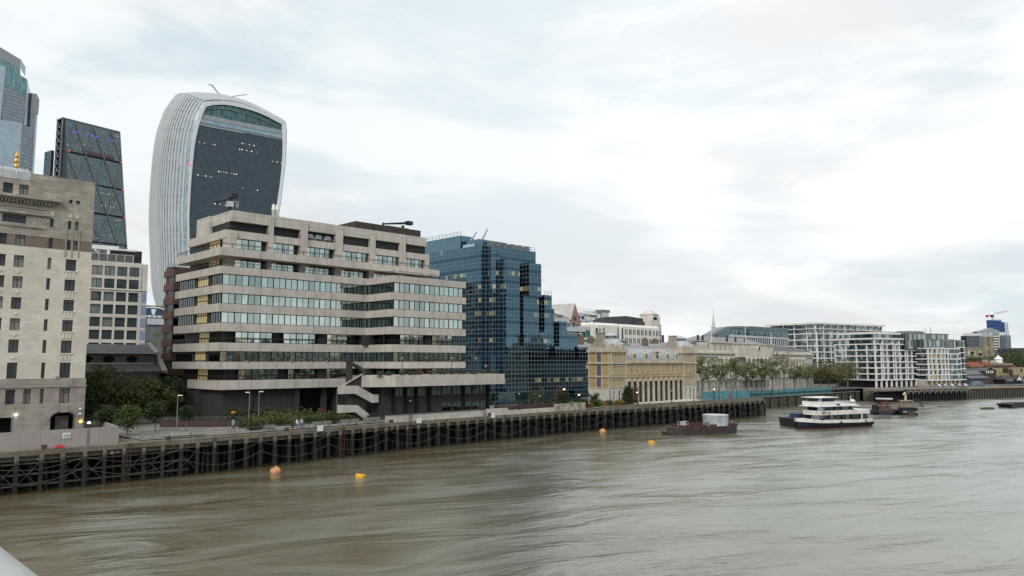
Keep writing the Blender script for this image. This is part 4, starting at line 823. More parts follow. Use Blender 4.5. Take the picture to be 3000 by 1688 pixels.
mb = MB(); cv = [(Yb + .3, 17.3), (Yb + .5, 18.1), (Yb + 1.1, 19.0), (Yb + 2.0, 19.7), (Yb + 3.4, 20.3), (Yb + 5.2, 20.6), (Yb + 7.5, 20.7)]
for (ya, za), (yb, zb) in zip(cv, cv[1:]): mb.poly((XA - .3, ya, za), (XB + .2, ya, za), (XB + .2, yb, zb), (XA - .3, yb, zb))
mb.build('curved_roof', m_lead, OB)
for k, (x, s) in enumerate(((171.2, 1), (176.6, 1), (181.8, 1.45), (187.0, 1), (191.7, 1))):
    mb = MB(); w_ = .62 * s; zt = 17.5 + 1.6 * s; mb.box(x - w_, x + w_, Yb - .05, Yb + 2, 17.5, zt); mb.lathe(x, Yb + .3, [(w_ * 1.15, zt), (w_ * .95, zt + .35 * s), (.12, zt + .6 * s), (.1, zt + .75 * s), (.22, zt + .9 * s), (.02, zt + 1.25 * s)], 8); mb.cur = 1
    mb.ball((x, Yb - .05, 18.35 + .2 * (s - 1)), .26 * s, .06, .42 * s, 10, 6); mb.build('dormer', [m_honey, m_black], OB)
mb = MB(); mb.box(160.5, 201.4, 127, 133.4, 5.3, 17.0); mb.build('body', m_ashlar, OB)

# ================================================================== long pale customs building
M = FR(234.9, 138.2, 5)
CU = thing('customs_building', 'very long pale stone classical building with columns behind the plane trees', 'historic building', M=M)
def at(x0, x1, n): return [x0 + (x1 - x0) * i / (n - 1) for i in range(n)]
HW = []
for x in at(-17, -5, 4) + at(0.5, 20, 6) + at(42, 62, 6) + at(66, 94, 9):
    HW += [(x - .55, x + .55, 12.2, 14.4), (x - .5, x + .5, 15.6, 17.0)]; HW.append((x - .75, x + .75, 7.4, 9.9))
for x in at(25, 39.2, 4): HW += [(x - .8, x + .8, 12.0, 15.4), (x - .5, x + .5, 16.4, 17.7), (x - .85, x + .85, 7.2, 10.0)]
mb = MB(M); wall_holes(mb, HW, -20, 96.4, 5.3, 19.8, .6, .4); mb.box(-20, 96.4, 1.2, 22, 5.3, 19.8); mb.poly((96.4, .6, 5.3), (96.4, 22, 5.3), (96.4, 22, 19.8), (96.4, .6, 19.8)); mb.build('wall', m_ashlar, CU)
for h in HW:
    mb = MB(M); pane(mb, h[0], h[1], h[2], h[3], .95, .003); mb.cur = 1; c = (h[0] + h[1]) / 2; mb.box(c - .06, c + .06, .86, .95, h[2], h[3]); mb.box(h[0], h[1], .87, .94, (h[2] + h[3]) / 2 - .05, (h[2] + h[3]) / 2 + .05); mb.build('window', [m_wgl2, m_wornwhite], CU)
HA = [(x - .45, x + .45, 20.9, 22.9) for x in at(1.0, 13.2, 4) + at(48.2, 52.2, 2)] + [(x - .4, x + .4, 22.2, 23.0) for x in at(17.8, 30, 4) + at(38.5, 46, 3)]
mb = MB(M); wall_holes(mb, HA, -2.4, 53.0, 20.2, 23.8, .9, .35); mb.box(-2.4, 53, 1.35, 16, 20, 23.6); mb.poly((-2.4, .9, 20.2), (-2.4, 14, 20.2), (-2.4, 14, 23.8), (-2.4, .9, 23.8)); mb.build('attic', m_ashlar, CU)
for h in HA: mb = MB(M); pane(mb, h[0], h[1], h[2], h[3], 1.2, .003); mb.build('attic_window', m_wgl, CU)
mb = MB(M); mb.box(-20.5, 97, -.1, 1.2, 19.75, 20.25); mb.box(-20.2, 96.7, .2, 1.3, 18.75, 19.1); mb.box(-20, 96.6, .3, .6, 10.6, 11.1); mb.box(-2.6, 53.3, .5, 1.6, 23.55, 23.9); mb.box(-20, -2.6, .6, 1.2, 20.25, 21.4); mb.box(53.3, 96.4, .6, 1.2, 20.25, 21.2)
mb.box(15.0, 47.3, -1.0, .6, 18.6, 20.4); mb.box(15.2, 47.1, -.8, .7, 20.4, 22.1); mb.box(20.5, 42, -1.6, .6, 10.2, 11.2); mb.build('cornice', m_lime, CU)
for x in at(23.0, 41.6, 6) + at(67.2, 84.6, 6) + at(2.5, 16, 5):
    yy = -.9 if 20 < x < 45 else .1; mb = MB(M); mb.lathe(x, yy, [(.75, 11.1), (.75, 11.4), (.58, 11.6), (.5, 17.6), (.7, 17.9), (.78, 18.6)], 10); mb.build('column', m_lime, CU, True)
mb = MB(M); mb.slab([(55, 20.3), (106, 20.3), (99, 22.6), (60, 23.4)], 4, 12); mb.prism([(-19, 1.4), (-2.6, 1.4), (-2.6, 21), (-19, 21)], 20.3, 23.6, [(-16, 8), (-2.6, 8), (-2.6, 12), (-16, 12)]); mb.prism([(-4, 6), (55, 6), (55, 13), (-4, 13)], 24.2, 26.2, [(4, 8.5), (43, 8.5), (43, 10), (4, 10)])
mb.build('roof', surf('pale_slate', (.28, .28, .275), (.22, .22, .22), .8, .8, joints=(.5, .3, .02), jdark=.8), CU)
mb = MB(M); mb.lathe(0, 0, [(.01, 0)], 3) if False else None
cv = [(34.2 + .95 * math.cos(2 * math.pi * i / 20), 22.2 + .95 * math.sin(2 * math.pi * i / 20)) for i in range(20)]; mb.slab(cv, -1.15, -.8); mb.cur = 1; mb.slab([(34.2 + (x - 34.2) * .78, 22.2 + (z - 22.2) * .78) for x, z in cv], -1.2, -1.15); mb.cur = 0; mb.box(34.15, 34.25, -1.23, -1.2, 22.2, 22.75); mb.box(34.2, 34.6, -1.23, -1.2, 22.17, 22.25); mb.build('clock', [m_lime, m_black], CU)
mb = MB(M)
for x in (-1, 2.7, 22.5, 30, 38.7): mb = MB(M); mb.box(x - .4, x + .4, 6.2, 6.6, 24.4, 26.4); mb.build('chimney', m_dark, CU)
for x, z0, z1 in ((-1.4, 23.8, 28), (26.7, 22.1, 30.4), (51.2, 23.8, 28.6)): mb = MB(M); mb.tube([(x, 1.0, z0), (x, 1.0, z1)], [.14, .07], 6); mb.build('flagpole', m_white, CU)

# glass office with a bowed roof behind it
M = FR(306.5, 163.7, 3)
GO = thing('bowed_roof_office', 'glass office with a low bowed roof line rising behind the long pale building', 'office building', M=M)
mb = MB(M); cv = [(-37, 26.5), (-36.3, 27.8), (-29.4, 29.9), (-25, 31.0), (-21.7, 31.5), (-14, 32.0), (0, 32.4), (41, 32.8)]
mb.slab([(41, 32.2)] + [(41, 32.8)] + cv[::-1][1:] + [(-37, 25.9), (-30, 28.6), (-21, 30.7), (-14, 31.3), (0, 31.8)], -.8, 3); mb.build('roof', m_grey, GO)
mb = MB(M); mb.slab([(-30, 24), (41, 24), (41, 32.2), (0, 31.8), (-14, 31.3), (-21, 30.7), (-30, 28.5)], 0, 2.8); mb.build('glazing', curtain('green_glass', (.12, .22, .24), (.05, .09, .10), 1.4, 4.4, .22, .3, rough=.06, jit=.06, var=.6, dark=(.02, .05, .06)), GO)
mb = MB(M); mb.box(-20, 41, -.3, 0, 27.4, 28.3); mb.box(-37, 41, -.2, 2.9, 5.3, 24.0); mb.box(-20, 41, -.3, 0, 24.0, 24.4)
for i in range(28): mb.box(-19.5 + i * 2.2, -19.0 + i * 2.2, -.25, 0, 24.4, 27.4)
mb.build('floor_band', m_lgrey, GO)
SP = thing('church_spire', 'slender pale green copper spire standing behind the bowed roof office', 'spire', (375.6, 222.5, 5.3))
mb = MB(); mb.lathe(375.7, 222.5, [(2.6, 5.3), (2.6, 32)], 8); mb.build('tower', m_ashlar, SP)
m_cu = surf('copper_green', (.40, .54, .47), (.35, .47, .41), 1, .6)
mb = MB(); mb.lathe(375.7, 222.5, [(2.0, 32), (1.9, 33), (1.5, 34.3), (1.25, 34.5), (1.2, 36.0), (1.4, 36.2), (.85, 37.4), (.42, 40.2), (.18, 43), (.06, 45), (.06, 46.4)], 8); mb.build('copper_spire', m_cu, SP)
mb = MB(); mb.box(375.4, 376.0, 222.4, 222.6, 45.4, 45.55); mb.build('cross', m_cu, SP)

# ================================================================== three riverside apartment blocks
m_frame = surf('white_frame', (.76, .755, .73), (.70, .695, .67), .2, .55)
m_apgl = curtain('flat_glass', (.22, .27, .26), (.09, .10, .10), 1.15, 3.0, .10, .06, rough=.06, jit=.03, var=.8, blind=.22, dark=(.04, .045, .045))
m_apdk = curtain('loggia', (.07, .075, .075), (.03, .03, .03), 1.5, 3, .1, .1, rough=.15, jit=.03, var=.6)
def apartment(par, M, W, D_, z0, floors, fh, cols, side_cols, roof=None, setback=0, colw=.4, slab_h=.52, frame=None, dark=()):
    """glazed box in an exposed frame: one slab edge per floor, one post per column line on the front (-Y) and left (-X) faces"""
    fr = frame or m_frame; ztop = z0 + floors * fh
    mb = MB(M); mb.box(.5, W - .3, .5, D_, z0, ztop - .2); mb.build('glazing', m_apgl, par)
    for i in range(floors + 1): z = z0 + i * fh; mb = MB(M); mb.box(-.1, W + .1, -.1, D_, z - slab_h / 2, z + slab_h / 2); mb.build('floor_slab', fr, par)
    mb = MB(M)
    for x in cols: mb.box(x - colw / 2, x + colw / 2, -.02, .6, z0 + .21, ztop - .21)
    for y in side_cols: mb.box(-.02, .6, y - colw / 2, y + colw / 2, z0 + .21, ztop - .21)
    mb.build('facade_frame', fr, par)
    if dark:
        mb = MB(M)
        for a, c in dark: mb.box(a, c, .4, .55, z0 + .2, ztop - .25)
        mb.build('loggia', m_apdk, par)
M = FR(360.8, 131.4, -16)
A1 = thing('apartment_block', 'nearest white framed apartment block with green tinted glass above the jetty', 'apartment block', M=M)
c1 = [.2, 4.2, 5.6, 8.6, 13.0, 14.6, 17.6, 21.8, 23.4, 26.6, 30.6, 32.2, 35.2, 38.3]
apartment(A1, M, 38.6, 22, 8.75, 6, 2.72, c1, [4.5, 10, 15.5, 21.5], dark=[(2.2, 4.0), (10.8, 12.9), (19.8, 21.7), (28.6, 30.4)])
mb = MB(M); mb.box(-.4, 37.5, -.3, 22, 27.2, 27.9); mb.box(.0, 34.5, .8, 20, 29.7, 30.6); mb.build('roof_slab', m_white, A1)
mb = MB(M); mb.box(.4, 36, .7, 21, 25.1, 27.4); mb.box(1.5, 32, 2.5, 19, 27.9, 30.0); mb.box(4, 30, 6, 16, 30.5, 31.2); mb.build('penthouse_glazing', m_apgl, A1)
mb = MB(M); 
for x in c1[::2]: mb.box(x - .2, x + .2, -.05, .7, 25.1, 27.4)
for i in range(10): mb.box(i * 3.6 + .2, i * 3.6 + .8, .2, .9, 5.3, 8.6)
mb.build('facade_frame', m_frame, A1)
mb = MB(M); mb.box(.8, 34, 1.2, 21, 5.3, 8.6); mb.build('ground_floor', m_apdk, A1)
M = FR(395.9, 174.4, -12)
A2 = thing('apartment_block', 'taller white framed apartment block rising behind the nearest one', 'apartment block', M=M)
M2 = M @ Matrix.Translation((1.5, 0, 0))
apartment(A2, M2, 60, 30, 12.4, 6, 3.25, [.2] + [6.0 * i + 6 for i in range(9)] + [59.6], [6, 14, 20, 28], dark=[(2, 3.6), (9, 10.6), (15, 16.6), (21, 22.4)])
mb = MB(M2); mb.box(-1, 61.5, -1, 32, 36.9, 37.9); mb.box(10, 50, 8, 24, 38.4, 39.3); mb.build('roof_slab', m_white, A2)
mb = MB(M2); mb.box(-.8, 61, -.5, 30, 34.3, 34.65); mb.build('roof_slab', m_white, A2)
mb = MB(M2); mb.box(.6, 60.5, .7, 29, 31.9, 37.2); mb.build('penthouse_glazing', m_apgl, A2)
mb = MB(M2)
for i in range(11): mb.box(i * 6 - .1, i * 6 + .25, .2, .8, 31.9, 37.2)
for y in (6, 14, 21, 29): mb.box(.1, .8, y, y + .4, 31.9, 37.2)
mb.build('facade_frame', m_frame, A2); mb = MB(M2); mb.box(1, 60, 1, 29, 5.3, 12.3); mb.box(12, 48, 9, 23, 37.7, 38.5); mb.build('ground_floor', m_apdk, A2)
M = FR(400.1, 113.9, -16)
A3 = thing('apartment_block', 'beige apartment block with a rounded glass end beside the nearest white one', 'apartment block', M=M)
m_beige = surf('beige_stone', (.52, .45, .36), None, .4, .8); M3 = M @ Matrix.Translation((-13, 0, 0))
apartment(A3, M3, 25, 20, 8.4, 6, 2.47, [.3, 3.0, 6.6, 10.2, 13.0, 15.5], [], frame=m_frame, colw=.5)
mb = MB(M3); 
for i in range(6):
    for a, wd in ((1.1, 1.6), (4.2, 1.2), (8.4, 1.5), (11.2, 1.0)): q = (i * 1.7) % 2.2; mb.box(a + q, a + q + wd, .1, .55, 8.7 + i * 2.47, 10.6 + i * 2.47)
for i in range(7): mb.box(2 + i * 3.6, 2.6 + i * 3.6, .1, .8, 5.2, 8.2)
mb.box(0, 22, 1.5, 19, 5.2, 8.2); mb.build('stone_panel', m_beige, A3)
mb = MB(M3); mb.lathe(29.5, 3.4, [(2.6, 8.3), (2.6, 27.5)], 20); mb.box(.5, 26, 2.5, 19, 23.3, 27.4); mb.box(-9, 24, 5, 19, 23, 30.0); mb.build('corner_glazing', m_apgl, A3)
for i in range(7): mb = MB(M3); mb.lathe(29.5, 3.4, [(2.95, 8.2 + i * 2.6), (2.95, 8.55 + i * 2.6)], 20); mb.build('floor_ring', m_frame, A3)
mb = MB(M3); mb.box(-9.5, 24.5, 4.6, 19, 30, 30.5); mb.box(6, 24.5, 1.8, 19, 27.4, 27.7); mb.box(-2, 10, 8, 14, 30.5, 31.6); mb.tube([(8, 6, 30.5), (8, 6, 33)], .12, 4); mb.tube([(12, 6, 30.5), (12, 6, 33.6)], .12, 4); mb.build('roof_slab', m_grey, A3)
# ================================================================== buildings behind the market hall
M = FR(206.6, 177.3, 0)
GB = thing('gabled_office', 'office with a steep pointed brick gable and pale ribbed metal roof behind the blue glass', 'office building', M=M)
mb = MB(M); mb.slab([(-3.3, 31.8), (-2.6, 31.0), (2.4, 29.8), (-.8, 37.7)], 0, .6); mb.build('gable', surf('pink_brick', (.36, .215, .175), (.30, .18, .15), 1, .9, joints=(.5, .2, .02), jdark=1.1), GB)
mb = MB(M); mb.poly((-3.3, -.1, 31.8), (-.8, -.1, 37.8), (-5.0, 14, 37.5), (-9.0, 9, 32.4)); mb.poly((-.8, -.1, 37.8), (2.5, -.1, 29.8), (5, 14, 30), (-3, 14, 37.5)); mb.poly((-9.0, 1.5, 33.6), (-4.0, 0.5, 33.2), (-6.5, 5, 36.8), (-13, 5, 37.2)); mb.box(-13, -5.0, 2.2, 9, 32.6, 33.8); mb.build('metal_roof', surf('ribbed_roof', (.52, .50, .47), (.44, .42, .40), .5, .5, joints=(.7, 60, .06), jdark=.7, stag=0), GB)
mb = MB(M); cv = [(-.95 + .78 * math.cos(2 * math.pi * i / 18), 32.4 + .78 * math.sin(2 * math.pi * i / 18)) for i in range(18)]; mb.slab(cv, -.12, 0); mb.build('round_window', m_wgl, GB)
mb = MB(M); mb.box(-13, -.3, .4, 20, 30.6, 32.3); mb.box(-13, 4.4, -.6, 20, 27.7, 29.2); mb.box(-5.2, 1.3, -.7, 0, 26.9, 27.1); mb.box(1.2, 1.45, -.7, 0, 22.5, 27.5); mb.box(4.4, 7.5, -.3, 18, 28.4, 29.6); mb.box(-5.1, -4.9, .2, .5, 29.2, 30.6); mb.box(-2.6, -2.4, .2, .5, 29.2, 30.6); mb.box(-.2, .1, .2, .5, 29.2, 30.6); mb.build('pale_band', m_lgrey, GB)
mb = MB(M); mb.box(-13, 1.5, .8, 18, 27.1, 30.7); mb.build('window_strip', m_wgl2, GB)
mb = MB(M); mb.box(1.45, 4.2, 0, 18, 5.3, 27.8); mb.box(-13, 1.4, .5, 18, 5.3, 27); mb.box(-12, -5.5, 3, 8, 33.6, 35.0); mb.build('wall', surf('grey_wall', (.16, .15, .145), None, .5, .8), GB)
for z in (25.6, 23.0): mb = MB(M); mb.box(1.7, 3.2, -.1, 0, z, z + 1.7); mb.build('window', m_wgl2, GB)
mb = MB(M); mb.box(4.3, 7.3, -.2, 15, 5.3, 28.4); mb.build('green_glazing', curtain('emerald_glass', (.10, .34, .25), (.02, .05, .04), .95, 2.5, .2, .25, rough=.05, jit=.06, var=.8, dark=(.01, .05, .04)), GB)
M = FR(257.8, 211.5, 0)
MS = thing('mansard_office', 'grey ribbed mansard roofed office with dark arched dormers behind the gabled office', 'office building', M=M)
mb = MB(M); mb.prism([(-14, 0), (-1.2, 0), (-1.2, 14), (-14, 14)], 33, 38.4, [(-14, 3), (-4.4, 3), (-4.4, 11), (-14, 11)]); mb.box(-14, -1, .2, 14, 5.3, 33); mb.build('mansard_roof', surf('grey_mansard', (.33, .35, .37), (.28, .30, .32), .5, .5, joints=(.9, 60, .07), jdark=.6, stag=0), MS)
for x, z, y in ((-9.2, 36.2, 1.4), (-8.3, 36.3, 1.4), (-5.6, 36.2, 1.4), (-8.6, 33.9, .3), (-4.6, 33.9, .3), (-3.4, 33.9, .3)):
    mb = MB(M); cvd = [(x + .5 * math.cos(math.pi * i / 8), z + .5 * math.sin(math.pi * i / 8)) for i in range(9)]; mb.slab([(x - .5, z - .7), (x + .5, z - .7)] + cvd, y - .3, y + 2); mb.build('dormer', m_dark, MS)
WO = thing('white_office', 'white office with a small glass tower on the skyline behind the mansard roof', 'office building', M=M)
mb = MB(M); H = [(4.9, 9.7, 36.8, 37.5), (4.6, 6.0, 34.6, 35.8), (6.6, 10.0, 34.6, 35.8)]; wall_holes(mb, H, 1, 12.2, 5.3, 38.4, 6, .4); mb.box(1, 12.2, 6.5, 14, 5.3, 38.2); mb.box(-1, 13.5, 9, 14, 38, 40.0); cv = [(-2, 38.0), (10, 37.9), (7.1, 38.8), (3, 39.4), (-1.4, 39.2)]; mb.slab(cv, 5.2, 8); mb.build('wall', m_white, WO)
for h in H: mb = MB(M); pane(mb, h[0], h[1], h[2], h[3], 6.3); mb.build('window', m_wgl2, WO)
mb = MB(M); mb.box(12.6, 15.9, 5.6, 9, 5.3, 39.4); mb.box(16.2, 18.4, 6.0, 9, 5.3, 39.6); mb.build('glass_tower', curtain('pale_glass', (.62, .68, .66), (.34, .37, .36), .8, 1.0, .08, .08, rough=.08, jit=.03), WO); mb = MB(M); mb.box(12.5, 18.5, 5.4, 9.2, 39.4, 40.6); mb.box(15.9, 16.2, 5.7, 9, 5.3, 39.4); mb.box(7, 11, 8.6, 9, 38.6, 39.6); rail(mb, [(-1, 9, 40), (12, 9, 40)], .7, 2.5, (1,), .06); mb.build('roof_plant', m_grey, WO)
mb = MB(M); mb.box(-5.5, 1.0, -14, -6, 26, 32.9); mb.build('brick_annex', surf('tan_brick', (.33, .20, .13), None, 1, .9), WO)
M = FR(244.9, 181.9, 4)
CW = thing('curved_corner_office', 'cream white office with rounded corners and tall slot windows behind the market hall', 'office building', M=M)
m_cream = surf('cream_panel', (.70, .67, .61), (.64, .61, .55), .2, .7)
plan = [(-24.8, 4), (-24.3, 1.5), (-22.5, .3), (-20, 0), (-9.5, 0), (-8, 1.0), (-7.4, 1.2), (-6, .2), (22, .2), (24, 1.5), (24.6, 4), (24.6, 20), (-24.8, 20)]
mb = MB(M); mb.prism(plan, 5.3, 30.8); mb.prism(plan, 30.8, 31.7, [(x * .965, max(y, .9)) for x, y in plan]); mb.build('wall', m_cream, CW)
for x0, x1, z0, z1 in [(-23.6, -22.7, 27.2, 29.6), (-21.6, -20.9, 27.4, 29.6), (-19.2, -18.4, 27.2, 29.8), (-9.3, -8.8, 24, 30.2), (-6.2, -5.4, 23, 30)] + [(-3.9 + i * 1.05 + (i // 2) * .85, -3.4 + i * 1.05 + (i // 2) * .85, z, z + 2.1) for i in range(19) for z in (27.7, 24.2)]:
    mb = MB(M); mb.box(x0, x1, -.06 if x1 < -7.6 else .1, .4 if x1 > -7.6 else .3, z0, z1); mb.build('slot_window', m_wgl, CW)
mb = MB(M); mb.box(-11.6, 15.6, 4, 9, 31.5, 34.0); mb.slab([(-7.2, 33.9), (15.6, 33.9), (15.6, 34.9), (2.9, 35.4), (-7.2, 34.6)], 4.02, 8.9); mb.box(8.2, 15.7, 3.2, 4, 31.6, 33.6); mb.build('roof_plant_room', surf('charcoal_clad', (.055, .06, .065), None, .4, .6), CW)
M = FR(244.9, 181.9, 4) @ Matrix.Translation((0, 9, 0))
ST = thing('stone_tower', 'stepped pale stone tower with a pyramidal top standing above the cream white office', 'tower', M=M)
mb = MB(M); cx = 33.6
def sqr(r): return [(cx - r, 3 - r), (cx + r, 3 - r), (cx + r, 3 + r), (cx - r, 3 + r)]
for r0, r1, z0, z1 in ((3.9, 3.8, 5.3, 33.4), (3.4, 3.3, 33.4, 34.8), (3.1, 2.9, 34.8, 37.4), (3.15, 3.15, 37.4, 37.8), (2.8, 2.6, 37.8, 38.2), (2.4, 1.2, 38.2, 39.4), (1.1, .4, 39.4, 39.8)): mb.prism(sqr(r0), z0, z1, sqr(r1))
for s in (-1, 1): mb.lathe(cx + s * 2.9, -.1, [(.7, 34.4), (.65, 36.6), (.2, 37.3)], 8)
mb.build('wall', m_ashlar, ST)
for i in range(5): mb = MB(M); mb.box(cx - 1.5 + i * .62, cx - 1.15 + i * .62, -.2, .05, 35.2, 36.4); mb.build('opening', m_black, ST)
RO = thing('terrace_houses', 'low pale houses with long grey roof and brick chimneys behind the market hall', 'house row', (182, 146, 5.3))
mb = MB(); mb.box(178, 232, 152, 166, 5.3, 21.2); mb.box(191, 208, 156, 168, 20, 24.0); mb.build('wall', m_ashlar, RO)
mb = MB(); mb.prism([(177.6, 151.6), (232, 151.6), (232, 166), (177.6, 166)], 21.2, 23.4, [(181, 158), (229, 158), (229, 160), (181, 160)]); mb.prism([(190, 155), (209, 155), (209, 169), (190, 169)], 24.0, 25.2, [(196, 161), (203, 161), (203, 163), (196, 163)]); mb.build('roof', bpy.data.materials['pale_slate'], RO)
for x, y in ((181.5, 155), (188, 156), (198, 154), (216, 155), (226, 158)):
    mb = MB(); mb.box(x, x + 2.6, y, y + 1, 21.5, 24.6); mb.cur = 1
    for i in range(4): mb.lathe(x + .4 + i * .62, y + .5, [(.16, 24.6), (.13, 25.3)], 6)
    mb.build('chimney', [surf('chimney_brick', (.20, .145, .10), None, 1, .9), m_rust], RO)
for x in (183, 186.5, 192.5, 198): mb = MB(); mb.box(x, x + .9, 151.9, 152, 19.3, 20.6); mb.build('window', m_wgl, RO)
RA = thing('red_brick_annex', 'small dark red brick block with a mast beyond the cream white office', 'building', (275, 196, 5.3))
mb = MB(); mb.box(272, 279, 194, 204, 5.3, 30.0); mb.box(279, 290, 197, 206, 5.3, 29); mb.tube([(288, 198, 29), (288, 198, 32.5)], .12, 5); mb.build('wall', m_redbrick, RA)

# ================================================================== the castle, offices and quay houses at the far right
M = FR(807.2, 192.8, -16)
GF = thing('grey_glass_office', 'dark and blue grey glass cube office behind the castle', 'office building', M=M)
mb = MB(M); mb.box(-34.5, -16, 0, 5, 5, 40.3); mb.build('glazing', curtain('cube_dark', (.10, .12, .15), (.05, .06, .07), 1.5, 3.5, .2, .9, rough=.1, jit=.03), GF); mb = MB(M); mb.box(-16, -6.5, -.3, 5, 5, 40.8); mb.build('end_wall', surf('slate_teal', (.16, .20, .22), None, .1, .4), GF)
WF = thing('white_terraced_office', 'big white office with stepped green glass crown behind the castle turrets', 'office building', M=M)
mb = MB(M); mb.box(32.4, 43.2, 8, 13, 5, 45.2); mb.box(10.7, 19.3, 8.5, 13, 5, 44); mb.box(-19.5, 9, 6.5, 12, 5, 43.2)
for i in range(6): mb.box(16, 32.6, 8.1, 13, 28 + i * 2.5, 29.3 + i * 2.5)
mb.build('wall', m_wornwhite, WF); mb = MB(M); mb.box(16, 32.4, 8.8, 13, 5, 43); mb.build('window_strip', m_grey, WF)
mb = MB(M); mb.slab([(-2.1, 43), (32.4, 42.5), (33.4, 46.4), (20.3, 49.0), (10, 47.2), (-2.1, 45)], 8.3, 13); mb.build('crown_glazing', curtain('crown_glass', (.33, .40, .38), (.28, .31, .30), 1.3, 5, .2, .2, rough=.15, jit=.02), WF)
GE = thing('teal_end_tower', 'teal grey glass slab at the right end of the white terraced office', 'office building', M=M)
mb = MB(M); mb.box(32, 40.2, 2, 7, 5, 42.0); mb.build('wall', surf('teal_glass', (.17, .23, .25), (.13, .18, .20), .1, .3, joints=(2, 3.5, .2), jdark=.7), GE)
BS = thing('scaffolded_core', 'bright blue sheeted building core under construction on the skyline', 'construction site', M=M)
mb = MB(M); mb.box(42.5, 59.7, 20, 25, 5, 57.6); mb.box(59.7, 65.7, 20.5, 25, 5, 56); mb.build('blue_sheeting', surf('blue_sheet', (.045, .10, .30), (.03, .07, .21), .3, .6, joints=(2.2, 3.4, .25), jdark=.75), BS)
mb = MB(M)
for z in range(44, 57, 3): mb.tube([(42, 19.7, z), (69.8, 19.7, z - .4)], .22, 4)
for x in (66.5, 69.8): mb.tube([(x, 20, 5), (x, 20, 54.8)], .3, 4)
for x in range(44, 60, 3): mb.tube([(x, 19.8, 53), (x, 19.8, 59.2)], .16, 4)
for z in range(38, 54, 3): mb.tube([(66.5, 20, z), (69.8, 20, z + 2)], .15, 4)
mb.build('scaffold', surf('blue_scaffold', (.10, .15, .32), None, 1, .6), BS)
TC = thing('tower_crane', 'white and red tower crane with lit tips above the blue sheeted core', 'crane', M=M @ Matrix.Translation((34.7, -18.5, 1.6)))
M = M @ Matrix.Translation((34.7, -18.5, 1.6))
mb = MB(M); mb.tube([(12, 40, 5), (12, 40, 61)], .8, 4); mb.build('mast', m_white, TC); mb = MB(M)
for dz in (0, 1.4): mb.tube([(12, 40, 61.2 + dz), (39, 40, 65.4 + dz * .4)], .2, 4)
for i in range(14): x = 12 + i * 1.93; z = 61.2 + i * .30; mb.tube([(x, 40, z), (x + 1, 40, z + .2 + 1.4 * (1 - i / 20))], .13, 4)
mb.build('jib', surf('pink_steel', (.55, .35, .35), None, 1, .5), TC); mb = MB(M); mb.tube([(12, 40, 61.2), (3.5, 40, 60.3)], .45, 4); mb.box(2.4, 4.8, 39, 41, 58.6, 60.6); mb.build('counter_jib', surf('red_steel', (.42, .06, .06), None, 1, .5), TC); mb = MB(M); mb.box(10.5, 13.5, 39, 41, 59, 60.8); mb.build('cab', m_dark, TC)
for p_ in ((39.2, 39.8, 66.0), (12, 39.8, 63.2), (5, 39.8, 61.0)): mb = MB(M); mb.ball(p_, .55 if p_[0] > 30 else .4, n=8, m=5); mb.build('warning_light', m_redlamp if p_[0] != 12 else m_lampon, TC)
M = FR(715, 170.7, -16)
m_castle = surf('castle_stone', (.33, .285, .205), (.25, .21, .15), .15, .95, joints=(1.1, .5, .04), jdark=.75, var=.2)
CA = thing('stone_castle', 'crenellated tan stone castle keep with a pair of domed corner turrets', 'castle', M=M)
mb = MB(M); mb.box(-34, -6, 1, 4, 8, 27.6)
for i in range(15): mb.box(-33.8 + i * 1.95, -32.8 + i * 1.95, .9, 1.6, 27.6, 28.7)
mb.lathe(-2.3, 1.5, [(2.3, 8), (2.2, 37.2)], 8); mb.lathe(5.2, 1.5, [(2.3, 8), (2.2, 37.2)], 8); mb.build('keep_wall', m_castle, CA)
mb = MB(M)
for x in (-28, -20, -12): mb.box(x, x + 1.3, .6, 1, 8, 26)
mb.build('quoin', m_lime, CA)
for cx in (-2.3, 5.2):
    mb = MB(M); mb.lathe(cx, 1.5, [(2.6, 37.2), (2.5, 37.6), (2.2, 38.6), (1.5, 39.8), (.7, 40.7), (.3, 41.8), (.08, 42.4), (.08, 44.2)], 10); mb.ball((cx, 1.5, 43), .5, n=8, m=5); mb.build('turret_dome', m_lead, CA)
for x, z in ((-2.3, 35), (5.2, 35), (-2.3, 31), (-2.3, 24.5), (5.2, 27), (-12.5, 23), (-23, 24)): mb = MB(M); mb.box(x - .35, x + .35, -.9, .2 if x > -8 else 1.1, z - .9, z + .9); mb.build('window', m_black, CA)
M = FR(760, 150, -16)
DO = thing('dark_riverside_office', 'low dark blue grey office range right of the castle turrets', 'office building', M=M)
mb = MB(M); mb.box(-14, 70, 0, 20, 5, 26.5); mb.build('wall', curtain('dark_range', (.10, .12, .15), (.04, .045, .05), 3, 1.9, .1, .9, rough=.2), DO); mb = MB(M); mb.box(-14, 70, -.5, 20.4, 26.5, 28.4); mb.box(24, 70, 4, 18, 28.4, 31); mb.build('roof', surf('dark_roof', (.06, .065, .075), None, .2, .7), DO)
